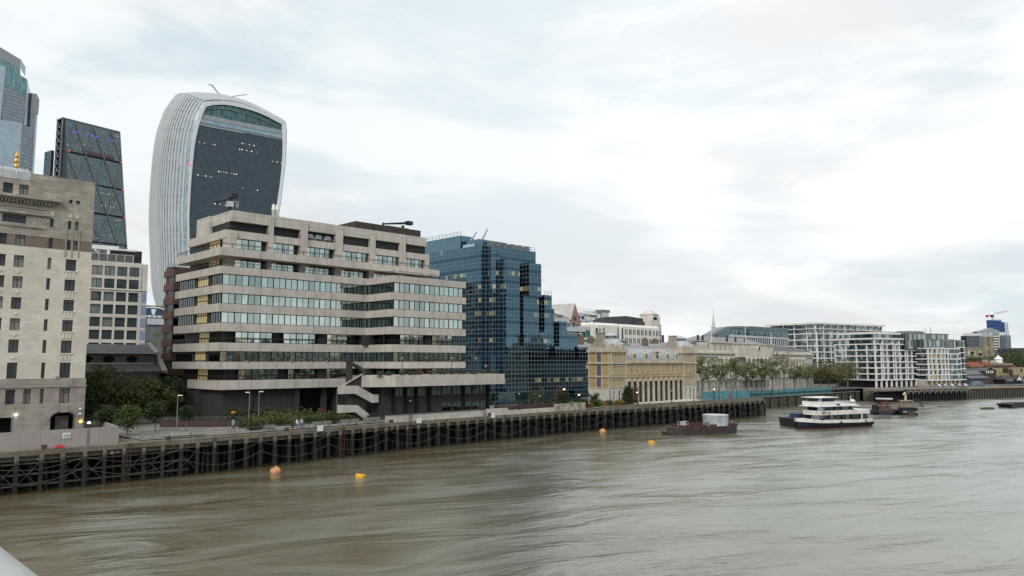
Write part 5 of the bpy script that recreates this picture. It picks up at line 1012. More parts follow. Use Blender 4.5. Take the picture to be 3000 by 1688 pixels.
# quay houses; local metres of a plane about 400 m away
M = FR(463.8, 108.5, -16)
q = lambda x: x * .851
RH = thing('red_roofed_range', 'long low range with red tiled roof and brick chimneys below the castle trees', 'house row', M=M)
mb = MB(M); mb.box(-8, 17, 8, 12, 5, 14.3); mb.box(17.5, 24, 8, 12, 5, 14.5); mb.build('wall', surf('range_wall', (.22, .18, .15), None, .5, .9), RH)
mb = MB(M); mb.prism([(-8.5, 7.6), (17.2, 7.6), (17.2, 12.4), (-8.5, 12.4)], 14.3, 16.9, [(-8, 9.9), (16.6, 9.9), (16.6, 10.1), (-8, 10.1)]); mb.prism([(17.4, 7.6), (24.3, 7.6), (24.3, 12.4), (17.4, 12.4)], 14.5, 16.9, [(18, 9.9), (23.8, 9.9), (23.8, 10.1), (18, 10.1)]); mb.build('tiled_roof', m_tile, RH)
for x in (3, 11): mb = MB(M); mb.box(x, x + 1.3, 9, 10.2, 15.5, 17.8); mb.build('chimney', m_redbrick, RH)
HT = thing('grey_roofed_shed', 'grey boarded quay pavilion with two tiered slate grey roof by the rounded apartments', 'pavilion', M=M)
mb = MB(M); mb.box(q(-27), q(-9), 2.5, 8, 5, 10.4); mb.box(q(-27), q(-7.5), .6, 6, 5, 8.6); mb.build('wall', surf('grey_board', (.085, .09, .10), None, 1, .8), HT)
mb = MB(M); mb.prism([(q(-28), 1.8), (q(-8.4), 1.8), (q(-8.4), 8.4), (q(-28), 8.4)], 10.4, 12.4, [(q(-27.5), 4.6), (q(-9.2), 4.6), (q(-9.2), 5.4), (q(-27.5), 5.4)]); mb.poly((q(-28), -.1, 8.5), (q(-6.5), -.1, 8.5), (q(-7.4), 2.4, 10.2), (q(-28), 2.4, 10.2)); mb.build('roof', surf('shed_slate', (.14, .15, .17), None, 1, .7), HT)
GH = thing('gabled_brick_house', 'dark brick quay house with a timbered white gable between the shed and the stone house', 'house', M=M)
mb = MB(M); mb.box(q(-8.8), q(4.0), 1.5, 8, 5, 12.3); mb.slab([(q(-8.8), 12.3), (q(3.8), 12.3), (q(-3.2), 13.6)], 1.6, 8); mb.build('wall', surf('sooty_brick', (.075, .055, .048), None, 1, .9), GH)
mb = MB(M); mb.poly((q(-9.6), 1.0, 12.0), (q(-3.2), 1.0, 13.9), (q(-3.2), 8.4, 13.9), (q(-9.6), 8.4, 12.0)); mb.poly((q(-3.2), 1.0, 13.9), (q(4.6), 1.0, 12.0), (q(4.6), 8.4, 12.0), (q(-3.2), 8.4, 13.9)); mb.build('roof', m_slate, GH)
for x in (-6.9, -4.8, -2.6, -.5): mb = MB(M); mb.box(q(x), q(x) + .8, 1.35, 1.5, 11.0, 12.4); mb.build('gable_panel', m_white, GH)
CT = thing('timbered_cottage', 'low dark cottage with brown roof and black and white gable on the quay edge', 'cottage', M=M)
mb = MB(M); mb.box(q(1), q(21.5), -4, 1, 5, 7.8); mb.build('wall', m_dark, CT)
mb = MB(M); mb.prism([(q(0), -4.6), (q(22.3), -4.6), (q(22.3), 1.4), (q(0), 1.4)], 7.7, 9.9, [(q(2.2), -1.8), (q(17.6), -1.8), (q(17.6), -1.4), (q(2.2), -1.4)]); mb.prism([(q(10.5), -5.2), (q(18.2), -5.2), (q(18.2), -2), (q(10.5), -2)], 7.7, 10.0, [(q(14.2), -5.2), (q(14.4), -5.2), (q(14.4), -1.8), (q(14.2), -1.8)]); mb.box(q(11), q(12.6), -3, -1.6, 9, 13); mb.build('roof', surf('brown_tile', (.075, .062, .058), None, 1, .9), CT)
mb = MB(M); mb.slab([(q(11.5), 7.3), (q(17.2), 7.3), (q(14.3), 9.3)], -5.3, -5.15); mb.box(q(3), q(10), -4.15, -4, 7.1, 7.6); mb.box(q(17.5), q(21.4), -4.15, -4, 7.1, 7.6); mb.build('white_panel', m_white, CT)
SH = thing('stone_gatehouse', 'tan stone gatehouse with flat parapets and a white cupola at the right edge', 'gatehouse', M=M)
mb = MB(M); mb.box(q(4), q(14.5), 3, 12, 5, 13.6); mb.box(q(22), q(36.5), .5, 12, 5, 13.9); mb.box(q(14.5), q(22), 4, 12, 5, 12); mb.box(q(36.5), q(60), 3, 12, 5, 12.5); mb.build('wall', surf('tan_stone', (.40, .33, .20), (.32, .26, .155), .4, .95, joints=(1.2, .5, .03), jdark=.8), SH)
mb = MB(M); mb.box(q(14.3), q(22.2), 3.6, 11, 11.2, 14.3); mb.box(q(4), q(37), 6, 16, 13.6, 15.0); mb.build('brick_storey', m_redbrick, SH)
mb = MB(M); mb.box(q(11.4), q(32), 5.6, 16, 15.0, 16.3); mb.prism([(q(11), 8), (q(23), 8), (q(23), 15), (q(11), 15)], 16.3, 18, [(q(12), 11), (q(22), 11), (q(22), 12), (q(12), 12)]); mb.build('roof', surf('stone_roof', (.27, .235, .19), None, 1, .9), SH)
mb = MB(M); mb.lathe(q(23.2), 9, [(2.0, 16.3), (2.0, 18.4), (2.3, 18.5), (1.7, 19.1), (.4, 20.1), (.1, 20.9)], 8); mb.build('cupola', m_white, SH)
for x, z in ((18.5, 12.3), (29, 12.3), (31.5, 8.6), (16, 12.3)): mb = MB(M); mb.box(q(x), q(x) + 1.2, .3 if x > 22 else 3.5, 4, z - .7, z + .7); mb.build('window', m_black, SH)

# ================================================================== timber wharf
WL = [(4, 115.5), (23, 116.2), (47, 116.6), (68, 118.6), (90, 120.4), (114, 120.9), (146, 120.9), (184, 118.4), (226.4, 116.8)]
def wy(x):
    for (a, ya), (c, yc) in zip(WL, WL[1:]):
        if x <= c: return ya + (yc - ya) * (x - a) / (c - a)
    return WL[-1][1]
WH = thing('timber_wharf', 'long timber pile wharf with concrete edge running along the whole embankment', 'wharf', (115, 118, 0))
mb = MB(); mb.prism([(x, y) for x, y in WL] + [(226.4, 121.4), (184, 123.4), (146, 125.4), (102, 125.4), (60, 123.4), (8, 121.9)], 4.75, 5.42); mb.build('deck_edge', m_fascia, WH)
mb = MB()
for (a, ya), (c, yc) in zip(WL, WL[1:]): mb.prism([(a, ya + .55), (c, yc + .55), (c, yc + .95), (a, ya + .95)], 4.05, 4.75)
mb.build('waler_beam', m_lichen, WH)
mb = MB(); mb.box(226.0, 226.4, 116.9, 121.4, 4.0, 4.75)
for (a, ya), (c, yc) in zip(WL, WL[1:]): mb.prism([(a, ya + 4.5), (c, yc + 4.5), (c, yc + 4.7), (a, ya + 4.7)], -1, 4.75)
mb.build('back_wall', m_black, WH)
m_pile, N, b = base('pile_timber')
ob = N.new('ShaderNodeTexCoord').outputs['Object']; z_ = N.xyz(ob)[2]; nz = N.noise(N.mapping(ob, (3, 3, .5)), 1.0, 5, .6)
col = N.mix(N.ramp(N.math('ADD', z_, N.math('MULTIPLY', N.math('SUBTRACT', nz, .5), 1.8)), 3.7, 4.7), (.013, .012, .009), (.165, .145, .108))     # slime below the high tide mark, bleached timber above
col = N.mix(N.ramp(nz, .55, .8), col, (.03, .028, .019)); N.put(b.inputs['Base Color'], col); b.inputs['Roughness'].default_value = .8
mb = MB(); mb.box(-.2, .2, -.22, .22, -2, 4.78); pile_me = None
first = None; k = 0; x = 6.0; PX = []
while x < 226.5: PX.append(x); x += 2.62 if x < 140 else 2.9
for x in PX:
    dx = R.uniform(-.12, .12)
    if first is None: first = mb.build('pile', m_pile, WH, local=True); o = first
    else: o = first.copy(); COL.objects.link(o)
    o.parent = WH; o.location = (x + dx - 115, wy(x) - .12 - 118 + R.uniform(-.05, .05), R.uniform(-.12, .05)); o.rotation_euler = (R.uniform(-.012, .012), R.uniform(-.012, .012), R.uniform(-.2, .2))
mb = MB()
for x in PX[:-1]:
    for kk in range(3):
        xx = x + R.uniform(.5, 2.2); yy = wy(xx) + R.uniform(1.2, 3.6); mb.tube([(xx + R.uniform(-.8, .8), yy, -1.5), (xx, yy, 4.7)], .2, 6)
o = mb.build('inner_piles', m_pile, WH); o['kind'] = 'stuff'
mb = MB()
for i in range(0, len(PX) - 5, 5):
    a, c = PX[i], PX[i + 5]
    for sag, zt, yo in ((1.25, 4.2, .42), (1.5, 2.7, .42)):
        pts = [(a + (c - a) * t / 10, wy(a + (c - a) * t / 10) - yo, zt - sag * 4 * (t / 10) * (1 - t / 10) + R.uniform(-.03, .03)) for t in range(11)]
        m2 = MB(); m2.tube(pts, .033, 4); m2.build('mooring_chain', m_chain, WH)
for i in range(0, 13):
    a, c = PX[i + 3], PX[i + 4]
    if i % 3 == 2: continue
    m2 = MB(); y = wy(a) + .5; m2.tube([(a, y, .8), (c, y, 3.6)], .07, 4); m2.tube([(a, y, 3.6), (c, y, .8)], .07, 4)
    if i % 2: m2.ball(((a + c) / 2, y - .05, 2.2), .22, .1, .22, 8, 5)
    m2.build('cross_brace', surf('brace_rust', (.07, .062, .055), None, 1, .7) if i == 0 else bpy.data.materials['brace_rust'], WH)
mb = MB(); 
for z in (3.7, 2.3, .9): mb.tube([(8, wy(8) + .9, z), (47, wy(47) + .9, z)], .16, 4)
mb.build('tie_beam', m_timber, WH)
for x in (38.0, 50.5, 74.8, 90.6, 116.5):
    m2 = MB(); y = wy(x) - .2
    for s in (-.22, .22): m2.tube([(x + s, y, -.3), (x + s, y, 5.5)], .045, 4)
    for r in range(18): m2.tube([(x - .22, y, r * .32), (x + .22, y, r * .32)], .03, 4)
    m2.build('ladder', m_rust, WH)
for x in (27.5, 43.6, 63.5, 86.2, 112.5): mb = MB(); mb.box(x - .3, x + .3, wy(x) + .15, wy(x) + .7, 5.42, 6.0); mb.build('mooring_bollard', m_rust, WH)
# sheet pile river wall beyond
SW = thing('sheet_pile_wall', 'dark ribbed sheet pile river wall below the blue hoarding', 'river wall', (290, 135, 0))
mb = MB(); mb.prism([(226.6, 117.2), (231.2, 137.0), (262, 135.8), (345, 132.9), (345, 134.5), (262, 137.5), (228, 139), (225, 121.5)], -1, 3.95); mb.prism([(232, 138.7), (262, 137.3), (345, 134.4), (345, 134.9), (262, 137.8), (232, 139.2)], 3, 5.3); mb.build('wall', surf('algae_wall', (.085, .08, .055), (.05, .052, .038), .6, .9, streak=.4), SW)
for i in range(17): x = 234 + i * 6.6; y = 137.0 - (x - 231) * .0358; mb = MB(); mb.box(x - .14, x + .14, y - .45, y + .3, -1, 3.9); mb.build('rib', m_black, SW)
mb = MB(); mb.prism([(226.4, 117.0), (231.0, 136.8), (262, 135.55), (345, 132.6), (345, 133.6), (262, 136.6), (230.3, 138), (225.6, 118)], 3.95, 4.22); mb.build('coping', m_grey, SW)
# steps, far jetty and the quay at the right
SP2 = thing('river_steps', 'flight of stone steps running down to the water between the hoarding and the jetty', 'steps', (346, 128, 0))
mb = MB()
for i in range(12): mb.box(346, 349.5, 131.2 - i * .7, 131.9 - i * .7 + .02, -1, 5.2 - i * .42)
mb.box(349.4, 350.2, 121, 132, -1, 5.6); mb.build('flight', m_fascia, SP2)
M = FR(341.3, 117.6, -17)
JT = thing('far_jetty', 'grey timber jetty on dense black piles in front of the apartments', 'jetty', M=M)
mb = MB(M); mb.box(8, 52, -.2, 9, 5.0, 5.5); mb.box(-6, 9, 1, 10, 4.6, 5.6); mb.build('deck', surf('grey_timber', (.24, .225, .20), None, 1, .9), JT)
for i in range(24):
    x = 8.6 + i * 1.87
    for a, c, e in ((x, -.1, 5.3), (x + .8, 2, 4.98), (x + .3, 5, 4.98)): mb = MB(M); mb.tube([(a, c, -1.5), (a, c, e)], .23, 6); mb.build('pile', m_pile, JT)
mb = MB(M)
for i in range(12): x = 8.6 + i * 3.74; mb.tube([(x, -.3, 3.2), (x + 1.87, -.3, 4.9)], .14, 4); mb.tube([(x + 1.87, -.3, 4.9), (x + 3.74, -.3, 3.2)], .14, 4)
mb.tube([(8, -.3, 4.3), (52, -.3, 4.3)], .16, 4); mb.build('jetty_brace', surf('bleached_timber', (.27, .255, .225), None, 1, .9), JT)
mb = MB(M); mb.box(9, 51.5, 2.6, 4.5, -1, 3.2); mb.box(-6, 8, 3, 5, -1, 4.2); mb.build('back_fender', m_black, JT)
mb = MB(M); rail(mb, [(8.2, 0, 5.5), (51.8, 0, 5.5)], 1.1, 2.0, (1, .66, .33), .05); mb.build('railing', m_grey, JT)
QW = thing('quay_wall', 'dark timber faced quay wall with a pale top strip at the far right', 'river wall', (430, 100, 0))
M = FR(397, 104.6, -19)
mb = MB(M); mb.box(-2, 66, -.6, .4, -1, 4.6); mb.build('wall', m_timber, QW); mb = MB(M); mb.box(-2, 50, -.9, .4, 4.62, 5.35); mb.build('coping', surf('pale_strip', (.37, .32, .24), None, 1, .9), QW)
for i in range(34): mb = MB(M); mb.box(i * 1.9 - .15, i * 1.9 + .15, -.8, -.6, -1, 4.5); mb.build('fender_post', m_black, QW)
# concrete parapet in front of the concrete office
PW = thing('concrete_parapet', 'long pale concrete flood wall standing on the wharf below the office podium', 'flood wall', (100, 121.4, 5.4))
mb = MB(); mb.prism([(85.6, 121.2), (114, 121.6), (118.4, 121.7), (118.4, 122.1), (85.6, 121.7)], 5.3, 6.85); mb.build('wall', m_conc2, PW)
mb = MB(); mb.prism([(85.5, 121.0), (111.5, 121.4), (111.5, 122.3), (85.5, 122)], 6.87, 6.95); mb.build('coping', m_dark, PW)
for x in (91.0, 110.6):
    mb = MB()
    for s in (-.3, .3): mb.tube([(x + s, 120.9, 5.4), (x + s, 120.95, 7.3)], .05, 4)
    for r in range(6): mb.tube([(x - .3, 120.95, 5.6 + r * .28), (x + .3, 120.95, 5.6 + r * .28)], .035, 4)
    mb.build('ladder', m_rust, PW)
LP = thing('stained_parapet', 'low concrete flood wall with a taller stained bay in front of the blue glass office', 'flood wall', (130, 121.4, 5.4))
mb = MB(); mb.prism([(118.45, 121.6), (133.8, 121.7), (133.8, 122.1), (118.45, 122.0)], 5.3, 6.3); mb.build('wall', m_conc2, LP)
mb = MB(); mb.box(133.85, 144.5, 121.3, 122.2, 5.3, 7.05); mb.box(139.2, 139.9, 121.1, 122.3, 5.3, 7.3); mb.build('stained_bay', surf('stained_concrete', (.45, .41, .34), (.20, .175, .13), .7, .95, streak=.9), LP)
GW = thing('garden_wall', 'dark brown brick planter wall beneath the blue glass office', 'garden wall', (130, 126, 5.4))
mb = MB(); mb.box(119.6, 146, 124.5, 124.9, 5.3, 7.1); mb.box(119.6, 124, 124.9, 127.5, 5.3, 7.0); mb.build('wall', surf('brown_wall', (.075, .045, .04), None, .5, .8), GW)
GW2 = thing('ramp_wall', 'dark red brown ramp wall beside the paved yard left of the concrete office', 'garden wall', (58, 135, 5.4))
mb = MB(); mb.prism([(50.5, 139.6), (61.5, 130.5), (61.7, 130.8), (50.7, 139.9)], 5.4, 6.7); mb.build('wall', surf('brown_wall_b', (.075, .045, .04), None, .5, .8), GW2)
mb = MB(); rail(mb, [(50.6, 139.7, 6.7), (61.6, 130.6, 6.7)], .6, 1.6, (1, .5), .03); mb.build('railing', m_grey, GW2)
HD = thing('mauve_hoarding', 'mauve site hoarding at the left edge with a faded notice on it', 'hoarding', (25, 119, 5.4))
mb = MB(); mb.box(6, 37.0, 118.4, 118.6, 5.3, 7.75); mb.prism([(37.0, 118.4), (37.2, 118.4), (38.9, 131), (38.7, 131)], 5.3, 7.7); mb.build('panel', m_hoard, HD)
mb = MB(); mb.box(30.0, 31.0, 118.3, 118.4, 6.55, 7.25); mb.cur = 1; mb.box(30.1, 30.9, 118.27, 118.3, 6.7, 7.1); mb.build('notice', [m_white, surf('faded_teal', (.27, .33, .34), (.45, .47, .46), 5, .7)], HD)
mb = MB(); mb.box(33.1, 33.25, 118.25, 118.4, 5.3, 7.75); mb.build('post', m_grey, HD)
mb = MB(); mb.tube([(34.8, 124, 5.5), (34.8, 124, 8.0)], .05, 5); mb.cur = 1; mb.ball((34.8, 124, 8.1), .16, n=8, m=5)
setp(mb.build('site_lamp', [m_dark, m_lampon]), 'small lit lamp on a post behind the mauve hoarding', 'lamp')
BH = thing('blue_hoarding', 'long teal blue mesh hoarding in front of the plane trees', 'hoarding', (260, 130, 5.4))
m_bhd = surf('teal_mesh', (.10, .25, .28), (.085, .215, .245), .3, .7, joints=(2.4, 30, .06), jdark=.8, stag=0)
mb = MB(); mb.prism([(233, 138.1), (262, 136.8), (320, 134.8), (320, 134.95), (262, 136.95), (233, 138.25)], 4.2, 6.5); mb.build('mesh_panel', m_bhd, BH)
m_tp = surf('teal_post', (.06, .16, .18), None, 1, .7)
for i in range(17): x = 236 + i * 5; y = 136.75 - (x - 262) * .0345; mb = MB(); mb.tube([(x, y, 4.2), (x, y, 6.7)], .07, 4); mb.build('post', m_tp, BH)
BH2 = thing('blue_hoarding', 'short run of teal blue mesh hoarding on the wharf terrace beside the market hall', 'hoarding', (214, 123, 5.4))
mb = MB(); mb.prism([(203, 124.6), (226.2, 121.3), (226.2, 121.45), (203, 124.75)], 5.42, 7.95); mb.build('mesh_panel', m_bhd, BH2)
for i in range(6): x = 203.4 + i * 4.4; mb = MB(); mb.tube([(x, 124.4 - (x - 203) * .142, 5.4), (x, 124.4 - (x - 203) * .142, 8.1)], .06, 4); mb.build('post', m_tp, BH2)
# ================================================================== boats and buoys
def hull(mb, L, W, secs, rings):
    """hull along +X; secs = (x, half width factor), rings = (z offset fn or z, width factor) from keel up"""
    R_ = []
    for z, f in rings:
        left = [(x, -W / 2 * hw * f, z(x) if callable(z) else z) for x, hw in secs]; right = [(x, W / 2 * hw * f, z(x) if callable(z) else z) for x, hw in reversed(secs)]
        R_.append(mb.add(left + right))
    n = len(secs) * 2
    for i in range(len(R_) - 1):
        for k in range(n): l = (k + 1) % n; mb.face((R_[i] + k, R_[i] + l, R_[i + 1] + l, R_[i + 1] + k))
    mb.face([R_[-1] + k for k in range(n)])
m_navy = surf('navy_hull', (.012, .015, .026), None, 1, .35); m_boot = surf('boot_red', (.19, .045, .035), (.13, .035, .03), 1, .6)
# passenger boat: bow to the left in the picture
bang = math.degrees(math.atan2(80.3 - 89.2, 216.4 - 189.7))
PB = thing('passenger_boat', 'white three deck passenger boat with dark blue hull moored midstream', 'passenger boat', (189.9, 88.8, 0), bang); PB.scale = (.855, .93, .755)
L = 28.6
sec = [(-.8, .10), (.6, .38), (2.5, .68), (5, .9), (8, 1.0), (20, 1.0), (28.6, .92)]
sec_lo = sec
mb = MB(); hull(mb, L, 7.0, [(0.1, .05), (1.5, .35), (3.5, .7), (6, .9), (9, 1), (20, 1), (28.2, .9)], [(-.6, .7), (.45, .88)]); mb.build('boot_stripe', m_boot, PB, local=True)
mb = MB(); hull(mb, L, 7.0, [(-.6, .07), (1.0, .37), (3.0, .7), (5.5, .9), (8.5, 1), (20, 1), (28.5, .92)], [(.45, .90), (lambda x: 2.0 - .02 * min(x, 20) + .35 * max(0, (6 - x) / 6), 1.0)]); mb.build('hull', m_navy, PB, local=True)
mb = MB(); hull(mb, L, 7.1, [(-1.1, .10), (.7, .42), (2.8, .73), (5.4, .92), (8.5, 1), (20, 1), (27.6, .93)], [(lambda x: 1.97 - .02 * min(x, 20) + .35 * max(0, (6 - x) / 6), 1.0), (lambda x: 3.0 - .02 * min(x, 20) + .45 * max(0, (6 - x) / 6), 1.0)]); mb.build('bulwark', m_wornwhite, PB, local=True)
m_btg = curtain('boat_glass', (.13, .15, .17), (.03, .03, .035), 1.35, 3, .12, .05, rough=.05, jit=.05, var=.9, dark=(.02, .02, .022), blind=.15)
def deckhouse(x0, x1, wd, z0, z1, nm, mt, rake=.5, chop=1.6, aft=0.0):
    mb = MB(); pl = [(x0 + chop * .4, -wd / 2 + chop), (x0 + chop * 1.5, -wd / 2), (x1, -wd / 2), (x1, wd / 2), (x0 + chop * 1.5, wd / 2), (x0 + chop * .4, wd / 2 - chop)]
    tp = [(x + (rake if i in (0, 5) else (aft if i in (2, 3) else 0)), y) for i, (x, y) in enumerate(pl)]
    mb.prism(pl, z0, z1, tp); return mb.build(nm, mt, PB, local=True)
deckhouse(4.2, 26.2, 6.2, 2.75, 4.55, 'lower_saloon_glazing', m_btg, aft=-.9)
deckhouse(3.6, 26.6, 6.9, 4.5, 5.95, 'upper_bulwark', m_wornwhite, rake=-.1, aft=-.4)
deckhouse(5.0, 20.0, 6.0, 5.9, 7.3, 'upper_saloon_glazing', m_btg, aft=-1.2)
mb = MB(); mb.prism([(4.0, -3.1), (5.5, -3.55), (22.2, -3.4), (22.2, 3.4), (5.5, 3.55), (4.0, 3.1)], 7.28, 7.5); mb.prism([(5.3, -2.9), (6.6, -3.3), (13, -3.3), (21.0, -3.2), (21.0, 3.2), (6.6, 3.3), (5.3, 2.9)], 7.5, 7.9); mb.slab([(5.4, 7.9), (21, 7.9), (13.5, 8.9), (5.6, 9.0)], -3.2, 3.2); mb.build('top_deck', m_white, PB, local=True)
deckhouse(5.6, 12.2, 4.9, 8.95, 10.2, 'wheelhouse_glazing', m_btg, rake=.4, chop=1.0)
mb = MB(); mb.prism([(4.8, -2.9), (13.6, -2.9), (13.6, 2.9), (4.8, 2.9)], 10.2, 10.42); mb.build('wheelhouse_roof', m_white, PB, local=True)
mb = MB(); rail(mb, [(13.6, -3.0, 7.9), (20.9, -3.0, 7.9), (20.9, 3, 7.9), (13.6, 3, 7.9)], .95, 1.4, (1, .55), .05); mb.build('deck_rail', m_white, PB, local=True)
mb = MB(); mb.ball((20.6, -2.2, 8.9), .85, .55, .55, 10, 6); mb.build('liferaft_canister', m_white, PB, local=True)
mb = MB()
for i in range(2):
    for s in range(4): mb.box(14.2 + i * 3.2, 16.8 + i * 3.2, -2.6, -1.9, 8.0, 8.5)
mb.build('deck_bench', surf('orange_wood', (.36, .15, .09), None, 2, .7), PB, local=True)
mb = MB(); mb.tube([(22.0, 0, 6.0), (22.7, 0, 10.4)], .09, 6); mb.build('ensign_staff', m_wornwhite, PB, local=True)
mb = MB(); mb.poly((22.72, .02, 9.9), (23.9, .3, 9.2), (23.6, .3, 8.0), (22.5, .02, 8.5)); mb.build('red_ensign', surf('ensign_red', (.42, .03, .04), None, 1, .8), PB, local=True)
mb = MB()
for y in (-3.2,):
    mb.tube([(2.6, -2.2, 2.9), (3.6, -2.6, 4.6)], .06, 4); mb.tube([(3.4, -2.5, 2.9), (4.4, -2.8, 4.6)], .06, 4); mb.tube([(4.2, -2.75, 2.9), (5.2, -3.0, 4.6)], .06, 4)
    for s in (0, .5): mb.tube([(4.3 + s, -3.36, 4.7), (4.3 + s, -3.4, 7.3)], .05, 4)
    for i in range(8): mb.tube([(4.3, -3.38, 4.9 + i * .3), (4.8, -3.4, 4.9 + i * .3)], .035, 4)
mb.build('ladder', m_white, PB, local=True)
def ring(c, r, t, ax='Y', n=16):
    m_ = MB(); m_.tube([(c[0] + r * math.cos(2 * math.pi * i / n), c[1], c[2] + r * math.sin(2 * math.pi * i / n)) for i in range(n + 1)], t, 6); return m_
ring((8.6, -3.55, 5.25), .42, .10).build('lifebuoy', surf('lifebuoy_orange', (.55, .10, .05), None, 1, .6), PB, local=True)
mb = MB()
for i in range(3):
    mb.box(5.6, 7.6, -3.52, -3.46, 4.95 + i * .3, 5.07 + i * .3); mb.box(3.75, 4.1, -3.0, -2.9, 4.95 + i * .3, 5.07 + i * .3)
mb.build('name_stripes', m_navy, PB, local=True)
mb = MB(); mb.box(22.4, 23.2, -3.42, -3.3, 1.9, 4.4); mb.build('side_door', m_lgrey, PB, local=True)
for a in ((13.2, 13.9, -3.65, -3.4, 1.7, 2.2), (24.2, 24.8, -3.5, -3.3, 1.75, 2.3), (5.6, 6.6, -3.4, -3.15, 2.9, 3.25), (12.2, 13.4, -3.5, -3.2, 7.7, 8.1)): mb = MB(); mb.box(*a); mb.build('fender', m_black, PB, local=True)
# covered lighter moored behind its bow
BL = thing('mooring_barge', 'black steel barge with blue tarpaulin moored behind the bow of the white passenger boat', 'barge', (194.8, 94.2, 0), bang)
mb = MB(); mb.prism([(.3, -2.6), (1.2, -2.9), (19, -2.9), (19, 2.9), (1.2, 2.9), (.3, 2.6)], -.5, 2.2, [(-.2, -2.8), (1.0, -3.1), (19, -3.1), (19, 3.1), (1.0, 3.1), (-.2, 2.8)]); mb.build('hull', surf('barge_black', (.022, .022, .026), (.04, .036, .034), .8, .6), BL, local=True)
mb = MB(); mb.prism([(2.2, -1.4), (13, -1.4), (13, 1.6), (2.2, 1.6)], 2.2, 3.2, [(2.6, -1.0), (12.8, -1.0), (12.8, 1.2), (2.6, 1.2)]); mb.build('tarpaulin', surf('blue_tarp', (.022, .04, .10), (.014, .025, .07), 1.2, .6), BL, local=True)
for k in range(3): mb = MB(); mb.tube([(-.1, -1.6, 2.1), (1.2, -3.0, 1.2 - .3 * k), (2.5, -3.2, 1.1 - .2 * k), (4.2, -3.15, 2.0)], .07, 5); mb.build('rope', m_sail, BL, local=True)
# steel barge with a tank
ba = math.degrees(math.atan2(95.6 - 102.2, 170.3 - 151.4))
TBg = thing('tank_barge', 'low rusty black barge with red hold rim, afloat off the wharf end', 'barge', (151.6, 102.6, 0), ba)
mb = MB(); mb.prism([(0.2, -1.4), (3, -2.5), (18.2, -2.5), (19.3, -1.5), (19.3, 1.5), (18.2, 2.5), (3, 2.5), (.2, 1.4)], -.5, 1.75, [(1.0, -1.6), (3.2, -2.7), (18.4, -2.7), (19.6, -1.6), (19.6, 1.6), (18.4, 2.7), (3.2, 2.7), (1.0, 1.6)]); mb.box(-.6, 1.2, -1.3, 1.3, -.4, .8); mb.build('hull', surf('rusty_black', (.03, .028, .03), (.075, .058, .052), 1.1, .8, streak=.3), TBg, local=True)
mb = MB()
for a in ((3, 19, -2.45, -2.25), (3, 19, 2.25, 2.45), (2.9, 3.1, -2.4, 2.4), (18.6, 18.8, -2, 2)): mb.box(*a, 1.75, 2.2)
mb.build('hold_rim', surf('rim_red', (.105, .034, .036), (.06, .025, .026), 1.5, .7), TBg, local=True)
mb = MB(); rail(mb, [(2.4, -.9, 1.75), (5.4, -.9, 1.75), (5.4, .9, 1.75)], 1.3, 1.0, (1, .5), .05); mb.box(4.0, 5.0, -.5, .4, 1.75, 2.9); mb.build('winch_frame', m_lgrey, TBg, local=True)
mb = MB(); mb.box(9.6, 10.3, -2.6, -1.9, 1.8, 2.7); mb.ball((9.9, -2.3, 2.7), .4, n=8, m=5); mb.box(18.4, 19.2, -.8, .8, 1.8, 2.6); mb.build('deck_gear', m_grey, TBg, local=True)
TK = thing('steel_tank', 'pale grey streaked cylindrical steel tank standing on the tank barge', 'tank', (151.6 + 14.3 * math.cos(rad(ba)), 102.6 + 14.3 * math.sin(rad(ba)), 1.75))
mb = MB(); mb.lathe(0, 0, [(3.0, .0), (3.0, 2.45)], 36); mb.build('shell', surf('tank_steel', (.46, .48, .49), (.30, .32, .33), .7, .5, streak=.5), TK, local=True)
mb = MB(); mb.lathe(0, 0, [(3.07, 2.4), (3.07, 2.55)], 36); mb.build('rim', m_lgrey, TK, local=True)
# two workboats
def workboat(nm, lab, loc, rz, hullc, L_, W_):
    t = thing(nm, lab, 'workboat', loc, rz)
    mb = MB(); hull(mb, L_, W_, [(0, .55), (.8, .85), (2, 1), (L_ - 3, 1), (L_, .5)], [(-.4, .8), (1.5, 1.0)]); mb.build('hull', hullc, t, local=True); return t
m_tug = surf('tug_black', (.018, .019, .025), (.03, .03, .036), 1, .55)
W1 = workboat('work_pontoon', 'black work pontoon carrying rusty red machinery left of the tug', (257.9, 91.5, 0), 35, m_tug, 11, 7.2); W1.scale = (1, 1, .78)
mb = MB(); mb.prism([(2, -2.4), (5, -2.4), (5, 1.4), (2, 1.4)], 1.5, 3.2, [(2.3, -2.2), (5, -2.2), (5, 1.2), (2.3, 1.2)]); mb.build('winch_house', m_rust, W1, local=True)
mb = MB(); mb.lathe(0, 0, [(.9, 0), (.9, 2.2)], 14); mb.M = None; o = mb.build('winch_drum', m_dark, W1, local=True); o.location = (4.4, 2.0, 1.7)
mb = MB(); mb.prism([(2.6, -2.6), (5.4, -2.6), (5.2, .6), (2.8, 1.2)], 3.8, 5.0, [(2.8, -2.8), (5.6, -2.2), (5.2, 1.2), (2.8, .4)]); mb.tube([(3.6, -1.5, 3.2), (3.7, -1.4, 6.0)], .2, 5); mb.tube([(4.5, .4, 3.2), (4.5, .3, 4.5)], .15, 5); mb.build('red_hopper', surf('hopper_red', (.12, .055, .042), (.08, .04, .032), 1.2, .8), W1, local=True)
mb = MB(); mb.tube([(3.3, -3.2, 6.3), (4.6, 1.6, 6.3)], .42, 8); mb.build('fender_roll', m_lgrey, W1, local=True)
W2 = workboat('tug', 'black tug seen stern on with a tan wheelhouse frame beside the red pontoon', (261.5, 85.3, 0), 38, m_tug, 13, 6.6)
mb = MB(); mb.box(.6, 3.4, -2.4, 2.4, 1.5, 2.4); mb.build('deckhouse', m_navy, W2, local=True)
mb = MB(); mb.box(2.4, 5.4, -1.9, 1.9, 4.3, 4.6)
